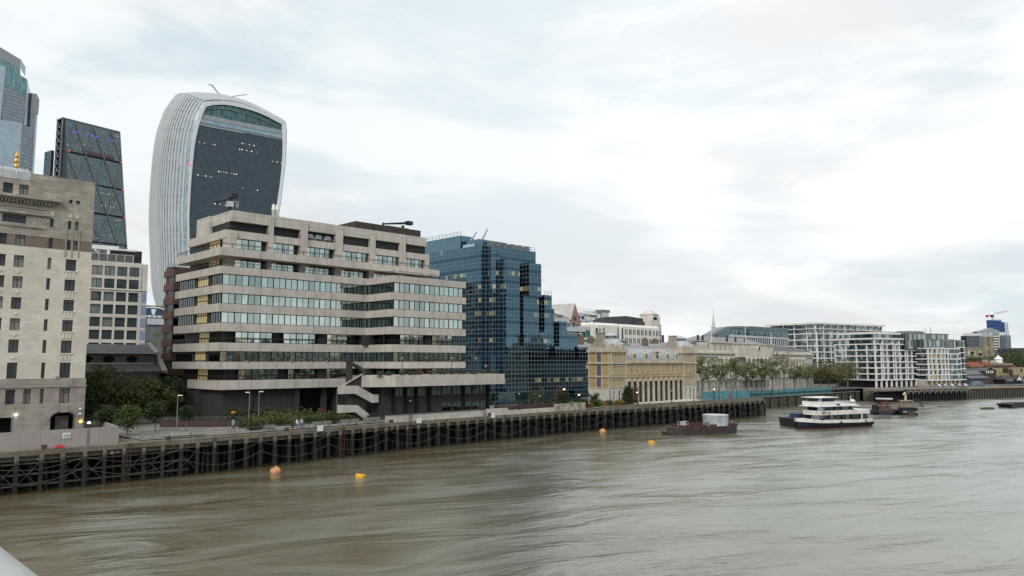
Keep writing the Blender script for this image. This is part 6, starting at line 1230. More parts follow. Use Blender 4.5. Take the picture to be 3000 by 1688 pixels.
for y in (-1.8, 1.8): mb.box(2.4, 2.7, y - .12, y + .12, 2.4, 4.3)
mb.box(3.2, 5.2, -1.7, 1.7, 2.4, 3.0); mb.build('wheelhouse', surf('tan_paint', (.30, .22, .14), None, 1, .7), W2, local=True)
mb = MB(); mb.tube([(3.8, 0, 4.6), (3.7, -.1, 6.0), (3.6, .2, 6.9), (3.5, .7, 6.3)], [.3, .35, .5, .3], 8); mb.build('cream_cowl', surf('cream_cowl', (.62, .55, .38), None, 1, .6), W2, local=True)
mb = MB(); mb.tube([(4, -2.2, 4.8), (4, -4.0, 4.6), (3.4, -5.2, 2.4)], .22, 5); mb.build('davit_arm', m_dark, W2, local=True)
mb = MB(); mb.box(-.25, -.1, -1.1, .9, -.2, 1.4); mb.cur = 1; mb.box(-.3, -.1, -2.4, -1.3, 1.0, 1.3); mb.box(-.3, -.1, 1.2, 2.3, 1.0, 1.3); mb.build('stern_plate', [m_rust, m_lgrey], W2, local=True)
mb = MB(); mb.ball((2.2, 2.8, 2.0), .5, n=8, m=5); mb.build('red_buoy', m_boot, W2, local=True)
LT = thing('dark_lighter', 'flat empty dark lighter cut off by the right edge of the photo', 'barge', (332.0, 75.6, 0), -22)
mb = MB(); mb.prism([(1.5, -2.6), (30, -2.6), (30, 2.6), (1.5, 2.6)], -.4, 1.4, [(-.3, -2.8), (30, -2.8), (30, 2.8), (-.3, 2.8)]); mb.build('hull', surf('lighter_blue', (.04, .045, .058), (.06, .06, .07), .7, .7, streak=.4), LT, local=True)
mb = MB(); mb.box(2, 30, -2.5, -2.3, 1.4, 1.65); mb.box(2, 30, 2.3, 2.5, 1.4, 1.65); mb.build('hold_rim', m_dark, LT, local=True)
RF = thing('weedy_raft', 'small weed covered raft floating in front of the far quay', 'raft', (315.5, 77, 0), -15)
mb = MB(); mb.box(-2.6, 2.6, -1.2, 1.2, -.2, .35); mb.build('deck', m_timber, RF, local=True)
mb = MB()
for i in range(14): mb.ball((R.uniform(-2.4, 2.4), R.uniform(-1, 1), .4), R.uniform(.2, .5), None, R.uniform(.1, .4), 6, 4)
mb.build('weed', surf('weed', (.10, .10, .045), (.07, .075, .03), 2, .95), RF, local=True)
m_buoyo = surf('rusty_orange', (.52, .27, .11), (.24, .105, .075), .9, .6, lo=.4, hi=.62); m_buoyy = surf('buoy_yellow', (.72, .42, .03), (.6, .33, .03), 1.5, .5)
for i, ((x, y), lab) in enumerate((((57.05, 109.6), 'rusty orange ball buoy nearest the camera, left of the yellow one'), ((144.7, 116.3), 'rusty orange ball buoy far off beside the wharf piles'))):
    t = thing('mooring_buoy', lab, 'buoy', (x, y, 0), R.uniform(0, 90), 'mooring buoys'); s = .87
    mb = MB(); mb.ball((0, 0, .22), s, None, s * .93, 20, 12); mb.build('ball', m_buoyo, t, True, True); mb = MB(); mb.tube([(0, 0, .95), (0, 0, 1.12)], .1, 8); mb.ball((0, 0, 1.12), .1, n=8, m=5); mb.build('lifting_eye', m_buoyy, t, local=True)
for i, ((x, y), lab, tl) in enumerate((((63.96, 97.0), 'tilted yellow drum buoy in the foreground water', 9), ((134.0, 94.7), 'yellow drum buoy left of the tank barge', -3))):
    t = thing('drum_buoy', lab, 'buoy', (x, y, 0), 45, 'yellow drum buoys'); t.rotation_euler = (rad(tl), rad(5), rad(40)); WM[t] = t.matrix_basis.copy()
    mb = MB(); mb.lathe(0, 0, [(.68, -.3), (.75, -.2), (.75, .42), (.68, .5), (.4, .52)], 18); mb.build('drum', m_buoyy, t, local=True); mb = MB(); mb.tube([(-.12, 0, .5), (0, 0, .66), (.12, 0, .5)], .05, 5); mb.build('eye', m_dark, t, local=True)

# ================================================================== street furniture
def copies(proto, spots, labels, group):
    for i, ((x, y, z, rz), lab) in enumerate(zip(spots, labels)):
        if i == 0: proto.location = (x, y, z); proto.rotation_euler = (0, 0, rad(rz)); setp(proto, lab, None, group)
        else: dup(proto, (x, y, z), rz, lab, group)
m_iron = surf('black_iron', (.014, .014, .016), None, 1, .5)
def globe_lamp(lit):
    t = thing('globe_lamp', 'x', 'street lamp'); mb = MB(); mb.lathe(0, 0, [(.30, 0), (.30, .5), (.16, .6), (.09, .9), (.07, 3.2), (.13, 3.3)], 8); mb.build('post', m_iron, t, local=True)
    mb = MB(); mb.ball((0, 0, 3.62), .30, n=12, m=8); gl_ = mb.build('globe', m_warm if lit else surf('opal_globe', (.55, .53, .48), None, 1, .3), t, True, True); mb = MB(); mb.lathe(0, 0, [(.31, 3.66), (.24, 3.86), (.05, 3.98)], 10); mb.build('cap', m_iron, gl_, local=True); return t
copies(globe_lamp(False), [(122.0, 121.9, 6.3, 0), (95.0, 126.3, 5.5, 0), (129.5, 122.6, 5.5, 0), (179.1, 119.6, 5.45, 0), (189.1, 118.9, 5.45, 0), (206.2, 120.9, 5.45, 0), (157.5, 124.0, 5.45, 0), (213.5, 119.0, 5.45, 0)],
       ['globe lamp beside the stained parapet bay, left of the leafy shrubs', 'globe lamp in front of the dark podium wall near the stair', 'globe lamp rising from the planter beneath the blue glass office', 'globe lamp near the right pavilion of the market hall', 'globe lamp first right of the market hall, by the short hoarding', 'globe lamp set back against the short teal hoarding', 'globe lamp beside the dark tree at the arcade', 'globe lamp nearest the river end of the wharf'], 'unlit globe lamps along the promenade')
copies(globe_lamp(True), [(137.5, 122.1, 6.9, 0), (142.5, 121.7, 5.45, 0), (164.3, 120.3, 5.45, 0), (199.7, 118.6, 5.45, 0)],
       ['lit globe lamp on top of the stained parapet bay', 'lit globe lamp between yellow shrubs left of the market hall', 'lit globe lamp in front of the white arcade', 'lit globe lamp beside the short teal hoarding on the wharf'], 'lit globe lamps along the promenade')
def post_lamp(side):
    t = thing('post_lamp', 'x', 'street lamp'); mb = MB(); mb.tube([(0, 0, 0), (0, 0, 6.0)], [.09, .06], 6); mb.build('post', m_grey, t, local=True); mb = MB(); mb.box(*sorted((0, side * .75)), -.12, .12, 5.95, 6.1); mb.build('lamp_head', m_white, t, local=True); return t
copies(post_lamp(1), [(64.5, 130.9, 5.6, -44), (79.8, 129.5, 5.6, -44), (47.9, 125.2, 5.6, -44)], ['grey post lamp second from the left in the terrace garden', 'grey post lamp in front of the dark gateway of the concrete office', 'grey post lamp in the paved yard below the church trees'], 'modern post lamps')
t = post_lamp(-1); copies(t, [(61.6, 128.6, 5.6, -44)], ['grey post lamp with its head turned left, in the terrace garden'], 'modern post lamps')
def terrace_lamp():
    t = thing('terrace_lamp', 'x', 'street lamp'); mb = MB(); mb.tube([(0, 0, 0), (0, 0, 3.1)], .06, 6); mb.build('post', m_iron, t, local=True); mb = MB(); mb.lathe(0, 0, [(.1, 3.0), (.22, 3.2), (.2, 3.45), (.48, 3.5), (.1, 3.75)], 10); mb.build('lamp_head', m_grey, t, local=True); return t
copies(terrace_lamp(), [(66.3, 139.95, 13.5, 0), (75.5, 139.95, 13.5, 0), (83.6, 139.95, 13.5, 0), (91.5, 124.6, 14.2, 0), (104.5, 124.6, 14.2, 0), (114.3, 128, 14.2, 0), (119.2, 130, 12.5, 0)],
       ['terrace lamp leftmost on the lowest balcony of the concrete office', 'terrace lamp second from left on the lowest balcony', 'terrace lamp beside the top of the stair tower', 'tall lamp on the podium planters, nearest the stair', 'tall lamp in the middle of the podium planters', 'tall lamp at the right end of the concrete office', 'tall lamp against the blue glass at the end of the podium'], 'lamps on the office terraces')
BT = thing('garden_bench', 'x', 'bench')
mb = MB(); 
for k in range(4): mb.box(-.85, .85, -.25 + k * .13, -.15 + k * .13, .42, .46)
mb.build('seat', surf('weathered_teak', (.27, .255, .225), None, 2, .9), BT, local=True)
mb = MB()
for k in range(3): mb.box(-.85, .85, .27, .31, .55 + k * .16, .66 + k * .16)
mb.build('backrest', bpy.data.materials['weathered_teak'], BT, local=True)
for s in (-.8, .8):
    for y in (-.22, .28): m2 = MB(); m2.box(s - .04, s + .04, y - .04, y + .04, 0, .42 if y < 0 else 1.0); m2.build('leg', bpy.data.materials['weathered_teak'], BT, local=True)
    m2 = MB(); m2.box(s - .05, s + .05, -.3, .3, .62, .67); m2.build('armrest', bpy.data.materials['weathered_teak'], BT, local=True)
copies(BT, [(61.0, 119.8, 5.56, 176), (70.3, 120.6, 5.56, 180), (72.3, 120.8, 5.56, 180), (76.4, 121.4, 5.56, 180), (78.6, 121.6, 5.56, 180), (81.8, 122.0, 5.56, 180), (84.0, 122.6, 5.56, 180), (41.8, 120.3, 5.56, 185), (55.2, 121, 5.56, 90)],
       ['bench left of the first clipped bush on the terrace', 'bench right of the people on the terrace', 'bench right of the second clipped bush', 'bench at the foot of the lower stair flight', 'bench nearest the lower stair flight, on its right', 'bench just left of the concrete parapet', 'last bench before the concrete parapet', 'bench beside the end of the mauve hoarding', 'bench turned sideways near the ramp wall'], 'wooden benches on the terrace')
def planter(x, y, lab):
    t = thing('planter_box', lab, 'planter', (x, y, 5.56), 0, 'concrete planters'); mb = MB(); mb.prism([(-1.3, -.4), (1.3, -.4), (1.3, .4), (-1.3, .4)], 0, .55, [(-1.4, -.5), (1.4, -.5), (1.4, .5), (-1.4, .5)]); mb.build('trough', m_conc2, t, local=True); mb = MB(); mb.box(-1.3, 1.3, -.4, .4, .5, .6); mb.build('soil', m_soil, t, local=True)
for a in ((63.6, 120.2, 'concrete planter behind the railing left of the people'), (68.2, 120.7, 'concrete planter beside the people on the terrace'), (47.5, 122.5, 'concrete planter in the paved yard by the post lamp')): planter(*a)
SG = thing('totem_sign', 'dark map totem with an orange top beside the ramp wall', 'sign', (57.8, 126.6, 5.56)); mb = MB(); mb.box(-.32, .32, -.08, .08, 0, 2.7); mb.build('panel', m_dark, SG, local=True); mb = MB(); mb.box(-.33, .33, -.09, .09, 2.7, 3.05); mb.build('orange_top', surf('sign_orange', (.65, .27, .02), None, 1, .5), SG, local=True); mb = MB(); mb.box(-.24, .24, -.11, -.08, .7, 1.6); mb.build('map', surf('map_blue', (.24, .38, .42), None, 3, .6), SG, local=True)
for i, (x, lab) in enumerate(((69.9, 'white notice board on the wharf edge below the terrace railing'), (92.7, 'white notice board hanging at the foot of the long concrete parapet'), (113.0, 'white notice board near the right end of the long concrete parapet'))):
    t = thing('notice_board', lab, 'sign', (x, wy(x) - .1, 5.0), 0, 'white notice boards on the wharf'); mb = MB(); mb.box(-.55, .55, -.05, .05, 0, .95); mb.build('board', m_white, t, local=True); mb = MB()
    for k in range(3): mb.box(-.32, .32, -.06, -.05, .32 + k * .16, .37 + k * .16)
    mb.build('lettering', surf('faint_print', (.50, .50, .50), None, 1, .7) if i == 0 else bpy.data.materials['faint_print'], t, local=True)
TR = thing('terrace_railing', 'grey tubular railing along the edge of the terrace wharf', 'railing', (60, 118, 5.42)); mb = MB()
rail(mb, [(x, wy(x) + .6, 5.42) for x in (37.3, 47, 57, 68, 78, 85.3)], 1.05, 2.2, (1, .55), .035); mb.build('rail', m_grey, TR)
TR2 = thing('promenade_railing', 'dark iron railing along the promenade before the market hall', 'railing', (160, 121, 5.42)); mb = MB(); rail(mb, [(144.8, 121.6, 5.42), (160, 120.6, 5.42), (176, 119.6, 5.42)], 1.0, 2.4, (1, .5), .04); mb.build('rail', m_dark, TR2)
TP = thing('promenade_parapet', 'low pale stone parapet along the promenade end of the wharf', 'flood wall', (200, 118, 5.42)); mb = MB(); mb.prism([(150, 121.0), (184, 118.8), (226, 117.2), (226, 117.7), (184, 119.3), (150, 121.5)], 5.42, 5.95); mb.build('wall', m_fascia, TP)
mb = MB(); mb.box(164, 198, 121.8, 123.6, 5.4, 5.75); mb.box(166, 197, 122.6, 125.0, 5.75, 6.0); setp(mb.build('arcade_steps', m_ashlar), 'shallow stone steps before the white arcade', 'steps')
for i, (p_, lab) in enumerate((((29.2, 116.6, 5.5), 'red lifebuoy hood on the wharf edge below the mauve hoarding'), ((208.5, 118.5, 5.95), 'red lifebuoy on the wharf parapet by the short hoarding'), ((271, 136.2, 4.9), 'red lifebuoy hanging on the long teal hoarding'), ((349.0, 121.4, 5.6), 'red lifebuoy post at the left end of the far jetty'), ((356.5, 113.2, 5.5), 'red lifebuoy post near the left third of the far jetty rail'), ((387.5, 104.0, 5.5), 'red lifebuoy post near the right end of the far jetty rail'))):
    t = thing('lifebuoy', lab, 'lifebuoy', p_, 0, 'red lifebuoys'); mb = MB()
    if i == 0: mb.prism([(-.7, -.3), (.7, -.3), (.7, .3), (-.7, .3)], 0, .35, [(-.2, -.2), (.3, -.2), (.3, .2), (-.2, .2)])
    else: mb = ring((0, 0, .9), .42, .17); mb.box(-.3, .3, -.05, .1, .5, 1.2); mb.box(-.05, .05, .1, .2, 0, .9)
    mb.build('ring', surf('lifebuoy_red', (.50, .03, .035), None, 1, .6) if i == 0 else bpy.data.materials['lifebuoy_red'], t, local=True)

# ================================================================== people on the terrace
m_skin = surf('skin', (.45, .27, .19), None, 2, .6); m_jean = surf('blue_denim', (.08, .12, .24), None, 3, .9)
def person(lab, loc, rz, top, hairc, bend=0.0):
    t = thing('person', lab, 'person', loc, rz)
    me = bpy.data.meshes.new('body'); J = {'pel': (0, 0, .92, .14), 'chest': (0, .0 + bend * .3, 1.30, .17), 'neck': (0, bend * .42, 1.50, .06), 'head': (0, bend * .5, 1.66, .105), 'top': (0, bend * .5, 1.76, .07)}
    for s, k in ((-1, 'l'), (1, 'r')):
        J['hip' + k] = (s * .1, 0, .86, .10); J['knee' + k] = (s * .12, .10 * s, .48, .065); J['ank' + k] = (s * .12, .02 + .16 * s, .09, .045); J['toe' + k] = (s * .13, .2 + .16 * s, .04, .04)
        J['sh' + k] = (s * .2, bend * .32, 1.40, .07); J['el' + k] = (s * .27, .06 + bend * .3, 1.14, .05); J['wr' + k] = (s * .26, .24 + bend * .3, 1.0, .038); J['ha' + k] = (s * .25, .34 + bend * .3, .97, .035)
        for f in range(4): J['f%d%s' % (f, k)] = (s * (.22 + .018 * f), .42 + bend * .3 - .008 * abs(f - 1), .95, .012)
        J['th' + k] = (s * .20, .37 + bend * .3, .99, .013)
    E = [('pel', 'chest'), ('chest', 'neck'), ('neck', 'head'), ('head', 'top')]
    for k in 'lr': E += [('pel', 'hip' + k), ('hip' + k, 'knee' + k), ('knee' + k, 'ank' + k), ('ank' + k, 'toe' + k), ('chest', 'sh' + k), ('sh' + k, 'el' + k), ('el' + k, 'wr' + k), ('wr' + k, 'ha' + k), ('ha' + k, 'th' + k)] + [('ha' + k, 'f%d%s' % (f, k)) for f in range(4)]
    nm = list(J); me.from_pydata([J[n_][:3] for n_ in nm], [(nm.index(a), nm.index(c)) for a, c in E], [])
    o = bpy.data.objects.new('body', me); COL.objects.link(o); o.parent = t
    md = o.modifiers.new('skin', 'SKIN'); me.skin_vertices[0] if me.skin_vertices else None
    sk = me.skin_vertices[0].data if me.skin_vertices else None
    if sk is None: me.skin_vertices.new(); sk = me.skin_vertices[0].data
    for i, n_ in enumerate(nm): sk[i].radius = (J[n_][3],) * 2
    sk[nm.index('pel')].use_root = True
    o.modifiers.new('sub', 'SUBSURF').levels = 1; o.modifiers['sub'].render_levels = 2
    m_, N_, b_ = base('clothed_body'); z2 = N_.xyz(N_.new('ShaderNodeTexCoord').outputs['Object'])[2]
    col_ = N_.mix(N_.math('GREATER_THAN', z2, .93), (.08, .12, .24), top); col_ = N_.mix(N_.math('GREATER_THAN', z2, 1.47), col_, (.45, .27, .19)); col_ = N_.mix(N_.math('LESS_THAN', z2, .08), col_, (.02, .02, .02)); N_.put(b_.inputs['Base Color'], col_); b_.inputs['Roughness'].default_value = .85; me.materials.append(m_)
    mb = MB(); mb.ball((0, bend * .5 - .02, 1.70), .125, .135, .12, 12, 8); mb.box(-.09, .09, bend * .5 - .16, bend * .5 - .08, 1.55, 1.7); mb.build('hair', surf('hair_' + str(len(lab)), hairc, None, 4, .7), t, True, True)
    return t
person('person in a white top leaning on the terrace railing', (66.0, 119.6, 5.56), 200, (.62, .60, .58), (.05, .035, .025), -.35)
person('person in a pale blue top standing beside the one in white', (67.0, 119.9, 5.56), 120, (.28, .34, .48), (.22, .13, .06), .0)
# ================================================================== trees and planting
L_olive = leafmat('leaf_olive', (.035, .050, .016), (.09, .105, .032), (.12, .10, .03)); L_dark = leafmat('leaf_dark', (.018, .032, .013), (.055, .078, .028))
L_fresh = leafmat('leaf_fresh', (.04, .065, .018), (.10, .13, .035)); L_plane = leafmat('leaf_plane', (.075, .095, .035), (.19, .20, .085), (.22, .185, .085)); L_rust = leafmat('leaf_rust', (.10, .10, .045), (.21, .18, .085), (.10, .13, .05))
L_yel = leafmat('leaf_yellow', (.20, .135, .02), (.34, .22, .04)); L_red = leafmat('leaf_red', (.12, .055, .05), (.22, .10, .085)); L_grey = leafmat('leaf_grey_green', (.05, .065, .035), (.12, .13, .07)); L_top = leafmat('leaf_clipped', (.022, .036, .016), (.055, .075, .035))
m_bark = surf('bark', (.11, .10, .085), (.20, .185, .155), 1.2, .95)
def leaves(name, par, mt, blobs, n, size, hollow=.35, local=True):
    """n leaf clusters spread through ellipsoid blobs ((x, y, z), (rx, ry, rz)), thinner inside, with gaps between the blobs"""
    rg = np.random.default_rng(R.randrange(10 ** 6)); vol = np.array([b_[1][0] * b_[1][1] * b_[1][2] for b_ in blobs]) ** .75; cnt = np.maximum(8, (n * vol / vol.sum()).astype(int)); P = []
    for (c, r), k in zip(blobs, cnt):
        dd = rg.normal(size=(k, 3)); dd /= np.linalg.norm(dd, axis=1)[:, None]; rr = hollow + (1 - hollow) * rg.random(k) ** .6; rr *= 1 + .22 * rg.normal(size=k) * .6
        P.append(np.array(c) + dd * rr[:, None] * np.array(r))
    P = np.concatenate(P); k = len(P); s = size * (.6 + .8 * rg.random(k))
    a = rg.normal(size=(k, 3)); a[:, 2] *= .6; a /= np.linalg.norm(a, axis=1)[:, None]; t = rg.normal(size=(k, 3)); b_ = np.cross(a, t); b_ /= np.linalg.norm(b_, axis=1)[:, None]
    V = np.stack([P - a * s[:, None] * .6, P + b_ * s[:, None] * .38, P + a * s[:, None] * .6, P - b_ * s[:, None] * .38], 1).reshape(-1, 3)
    me = bpy.data.meshes.new(name); F = np.arange(4 * k).reshape(-1, 4); me.from_pydata(V.tolist(), [], F.tolist()); me.materials.append(mt)
    o = bpy.data.objects.new(name, me); COL.objects.link(o); o.parent = par; WM[o] = WM[par]; return o
def tree(name, lab, loc, h, cr, mt, n=1600, size=.5, trunk=.25, clear=.35, lean=(0, 0), limbs=7, group=None, blob=1.0, spread=1.0, cat='tree'):
    t = thing(name, lab, cat, loc, 0, group); mb = MB(); zc = h * clear; tips = []
    fork = (lean[0] * .5, lean[1] * .5, zc); mb.tube([(0, 0, -.2), (lean[0] * .2, lean[1] * .2, zc * .5), fork], [trunk, trunk * .8, trunk * .72], 7)
    for i in range(limbs):
        a = 2 * math.pi * (i + R.uniform(-.3, .3)) / limbs; q = R.uniform(.35, 1) ** .7; up = R.uniform(.35, .95)
        tip = (lean[0] + math.cos(a) * cr * q * spread * (1.1 - .45 * up), lean[1] + math.sin(a) * cr * q * spread * (1.1 - .45 * up), zc + (h - zc) * up * .93)
        mid = tuple(fork[k] * .45 + tip[k] * .55 + (R.uniform(-.4, .4) if k < 2 else -.25) for k in range(3))
        mb.tube([fork, mid, tip], [trunk * .5, trunk * .3, trunk * .08], 5); tips += [tip, mid]
        for j in range(2):
            tp = (mid[0] + R.uniform(-.5, .5) * cr, mid[1] + R.uniform(-.5, .5) * cr, min(h * .97, mid[2] + R.uniform(.1, .4) * (h - zc))); mb.tube([mid, tp], [trunk * .22, trunk * .06], 4); tips.append(tp)
    tips.append((lean[0], lean[1], h * .9)); mb.build('trunk', m_bark, t, local=True)
    bl = []
    for q in tips:
        r = cr * R.uniform(.26, .46) * blob; bl.append(((q[0], q[1], min(q[2], h - r * .7)), (r, r, r * R.uniform(.6, .9))))
    leaves('crown', t, mt, bl, n, size); return t
# plane trees in front of the long pale building, standing on its forecourt
M = FR(234.9, 138.2, 5)
pt = [(-22.6, 19.2, 4.3, 'first plane tree, right beside the market hall', (.5, 0)), (-10.8, 18.8, 3.8, 'second plane tree from the market hall, over the short hoarding', (1.2, 0)), (.3, 19.1, 3.7, 'third plane tree from the market hall with a leaning trunk', (2.0, 0)), (12.0, 17.4, 3.4, 'fourth plane tree, thin crown before the central columns', (1.8, 0)), (24.8, 18.4, 3.8, 'fifth plane tree, below the clock of the pale building', (1.2, 0)), (34.6, 17.9, 3.6, 'sixth plane tree, small and forked right of the clock', (.8, 0)), (46.0, 21.9, 4.6, 'seventh and tallest plane tree with browning sparse leaves', (.6, 0)), (57.0, 17.4, 4.6, 'eighth plane tree, in front of the right hand columns', (.8, 0)), (71.0, 16.6, 4.8, 'ninth plane tree, at the right end of the pale building', (.8, 0))]
for i, (x, zt, cr, lab, ln) in enumerate(pt):
    w_ = M @ Vector((x, -5.5, 5.3)); tree('plane_tree', lab, tuple(w_), zt - 5.3, cr, L_plane if i != 6 else L_rust, 900 if i != 6 else 420, .52, .38, .40, ln, 6, 'plane trees before the long pale building', .92, 1.15)
for (x, y, h, cr, mt, lab) in ((85, -6, 13.2, 4.8, L_rust, 'brown tinged tree just right of the pale building'), (95.5, -6, 13.2, 5.2, L_rust, 'rusty tree in the middle of the group before the apartments'), (106, -6, 11.5, 5.2, L_rust, 'low russet tree beside the dark leaning one'), (118.5, -7, 14.6, 6.4, L_plane, 'big green tree with a dark leaning trunk before the nearest apartments')):
    w_ = M @ Vector((x, y, 4.6)); tree('riverside_tree', lab, tuple(w_), h, cr, mt, 1250, .62, .35, .25, (1, 0), 7, 'trees between the pale building and the apartments')
# churchyard trees
for (x, y, h, cr, mt, lab) in ((39.6, 147.5, 10.4, 3.6, L_dark, 'dark tree hard against the stone office block'), (44.2, 150, 11.6, 4.6, L_olive, 'largest dark olive tree before the church'), (49.0, 149, 9.2, 3.8, L_olive, 'olive tree right of the largest one before the church'), (53.2, 150, 8.6, 3.4, L_olive, 'smaller olive tree below the church end wall'), (57.0, 152.5, 9.4, 3.2, L_dark, 'dark green tree between the church and the concrete office')):
    tree('churchyard_tree', lab, (x, y, 5.3), h, cr, mt, 3400, .42, .3, .12, (0, 0), 9, 'trees before the church', 1.15)
for (x, y, h, cr, mt, lab) in ((38.9, 130.0, 4.9, 1.75, L_dark, 'dark round topped tree left of the bright green one'), (41.3, 127.5, 5.0, 2.2, L_fresh, 'bright green round tree at the end of the mauve hoarding'), (47.2, 132.5, 5.0, 1.7, L_dark, 'small round tree with a bare stem in the paved yard'), (51.3, 130.0, 4.3, 1.35, L_dark, 'small clipped round tree beside the ramp wall')):
    t = thing('round_tree', lab, 'tree', (x, y, 5.5), 0, 'round clipped trees'); mb = MB(); mb.tube([(0, 0, -.2), (0.05, 0, h * .6)], [.11, .08], 6); mb.build('trunk', m_bark, t, local=True)
    leaves('crown', t, mt, [((0, 0, h - cr), (cr, cr, cr * .95)), ((.3, .2, h - cr * .9), (cr * .7, cr * .7, cr * .7))] + [((R.uniform(-.6, .6) * cr, R.uniform(-.6, .6) * cr, h - cr + R.uniform(-.4, .7) * cr), (cr * .45,) * 3) for _ in range(6)], 2200, .26)
def shrub(name, lab, x, y, z, rx, ry, h, mt, n, size, group=None, ball=False, cat='shrub'):
    t = thing(name, lab, cat, (x, y, z), R.uniform(0, 360), group)
    if ball: bl = [((0, 0, h * .5), (rx, ry, h * .52))]
    else: bl = [((0, 0, h * .3), (rx * .85, ry * .85, h * .55))] + [((R.uniform(-.75, .75) * rx, R.uniform(-.75, .75) * ry, h * R.uniform(.25, .8)), (rx * .34, ry * .34, h * .24)) for _ in range(9)]
    leaves('foliage', t, mt, bl, n, size, .55 if ball else .3); mb = MB(); mb.tube([(0, 0, -.1), (0, 0, h * .45)], .06, 5); mb.build('stem', m_bark, t, local=True); return t
for i, (x, y, h, lab) in enumerate(((59.4, 122.0, 1.35, 'clipped bush ball leftmost on the terrace'), (64.1, 121.9, 1.6, 'clipped bush ball left of the two people'), (70.2, 123.0, 1.75, 'tall clipped bush ball right of the people'), (76.4, 125.2, 1.6, 'clipped bush ball below the post lamp before the dark gateway'), (82.5, 127.8, 1.6, 'clipped bush ball under the lower stair flight'), (85.2, 125.2, 1.5, 'clipped bush ball at the foot of the stair'))): shrub('clipped_bush', lab, x, y, 5.55, .95, .95, h, L_top, 1100, .16, 'clipped bush balls on the terrace', True)
# dense mixed ground planting of the terrace beds, too many plants to count
for nm, mt, n, lab in (('garden_planting', L_olive, 8000, None), ('garden_planting', L_fresh, 6500, None), ('garden_planting', L_grey, 3000, None)):
    bl = []
    for _ in range(46):
        x = R.uniform(60.5, 85.5); yb = 122.3 + max(0, x - 66) * .30; y = yb + R.uniform(0, 1) ** 1.3 * (138 - yb); h = .7 + (y - yb) * .07 + R.uniform(0, .7)
        if x > 78 and y > 133: continue
        bl.append(((x, y, 5.5 + h * .5), (R.uniform(.9, 1.9), R.uniform(.8, 1.5), h * .8)))
    root = thing(nm, lab, None); o = leaves(nm, root, mt, bl, n, .34); o.parent = None; setp(o, kind='stuff'); bpy.data.objects.remove(root)
for a in ((70.0, 135.5, 3.7, 3.4, 2.4, L_fresh, 'large domed olive green shrub behind the blue car', 2400), (62.2, 135.0, 2.6, 2.4, 3.2, L_dark, 'dark evergreen shrub against the brick wall, left of the lamps', 1500), (66.2, 136.5, 2.6, 2.2, 2.9, L_dark, 'dark evergreen shrub against the brick wall, right of the lamps', 1500), (63.6, 128.5, 1.8, 1.5, 1.9, L_yel, 'yellow orange shrub in front of the dark evergreens', 900), (61.6, 126.0, 1.7, 1.4, 1.5, L_olive, 'low olive shrub beside the left post lamps', 900), (60.6, 124.4, 1.8, 1.3, 1.2, L_fresh, 'low spreading green shrub nearest the railing on the left', 900), (66.5, 126.0, 2.4, 1.6, 1.5, L_olive, 'broad olive shrub behind the second clipped ball', 1200), (68.0, 129.2, 2.0, 1.5, 1.7, L_yel, 'small yellowing shrub below the blue car', 700), (72.4, 127.4, 2.6, 1.7, 1.7, L_fresh, 'green shrub behind the tall clipped ball', 1300), (75.2, 131.5, 2.8, 2.0, 1.9, L_olive, 'green shrub before the dark gateway', 1300), (79.6, 129.8, 2.4, 1.6, 1.7, L_grey, 'grey green shrub right of the gateway lamp', 1100), (77.0, 137.0, 2.2, 1.2, 2.3, L_red, 'thin reddish shrub against the dark gateway, leftmost', 420), (80.4, 136.4, 2.2, 1.2, 2.4, L_red, 'thin reddish shrub in the middle of the gateway', 420), (81.6, 131.0, 2.2, 1.3, 2.6, L_red, 'reddish shrub beside the stair flights', 700)):
    x, y, rx, ry, h, mt, lab, n = a; shrub('garden_shrub', lab, x, y, 5.5, rx * .8, ry, h, mt, n, .26, 'shrubs in the terrace garden')
for a in ((132.3, 126.6, 2.3, 1.8, 6.0, L_grey, 'tall loose grey green shrub before the blue glass', 1500), (138.2, 123.6, 2.3, 2.0, 5.2, L_dark, 'dark green leafy bush on a bare stem before the blue glass', 2200), (142.4, 127.5, 1.8, 1.5, 5.4, L_red, 'reddish purple shrub behind the dark green bush', 700), (146.4, 124.0, 2.0, 1.6, 2.6, L_top, 'round dark clipped bush before the blue glass', 1500), (126.3, 125.4, 1.5, 1.2, 2.0, L_fresh, 'small fresh green shrub in the planter, leftmost before the blue glass', 700), (128.0, 126.6, 1.5, 1.2, 2.7, L_dark, 'small dark shrub beside the planter lamp', 700), (135.5, 125.6, 1.7, 1.3, 3.0, L_olive, 'olive shrub between the grey green and dark bushes', 900), (148.6, 123.4, 1.2, 1.0, 1.4, L_yel, 'yellow shrub left of the lit lamp', 600), (154.2, 123.6, 1.6, 1.2, 1.5, L_yel, 'yellow shrub right of the lit lamp', 600), (160.4, 123.4, 2.0, 1.4, 1.9, L_yel, 'golden shrub before the market hall corner', 900), (155.3, 127.6, 2.6, 1.6, 3.8, L_dark, 'palm like dark shrub before the market hall side wall', 1100), (152.2, 124.9, 2.0, 1.2, 2.2, L_fresh, 'green shrub below the palm like one', 900), (158.0, 124.6, 2.2, 1.2, 1.9, L_grey, 'grey shrub left of the golden one', 800), (143.6, 125.0, 1.7, 1.4, 2.4, L_fresh, 'leafy green shrub behind the clipped bush', 800)):
    x, y, rx, ry, h, mt, lab, n = a; shrub('promenade_shrub', lab, x, y, 5.4, rx, ry, h, mt, n, .30, 'shrubs along the promenade')
shrub('promenade_tree', 'dark green bushy tree covering the first arches of the market hall', 164.2, 123.3, 5.4, 2.0, 1.6, 5.4, L_dark, 2600, .30, None, False, 'tree'); shrub('promenade_tree', 'reddish bushy tree beside the dark one at the arcade', 167.2, 123.4, 5.4, 1.5, 1.2, 5.2, L_red, 1100, .28, None, False, 'tree')
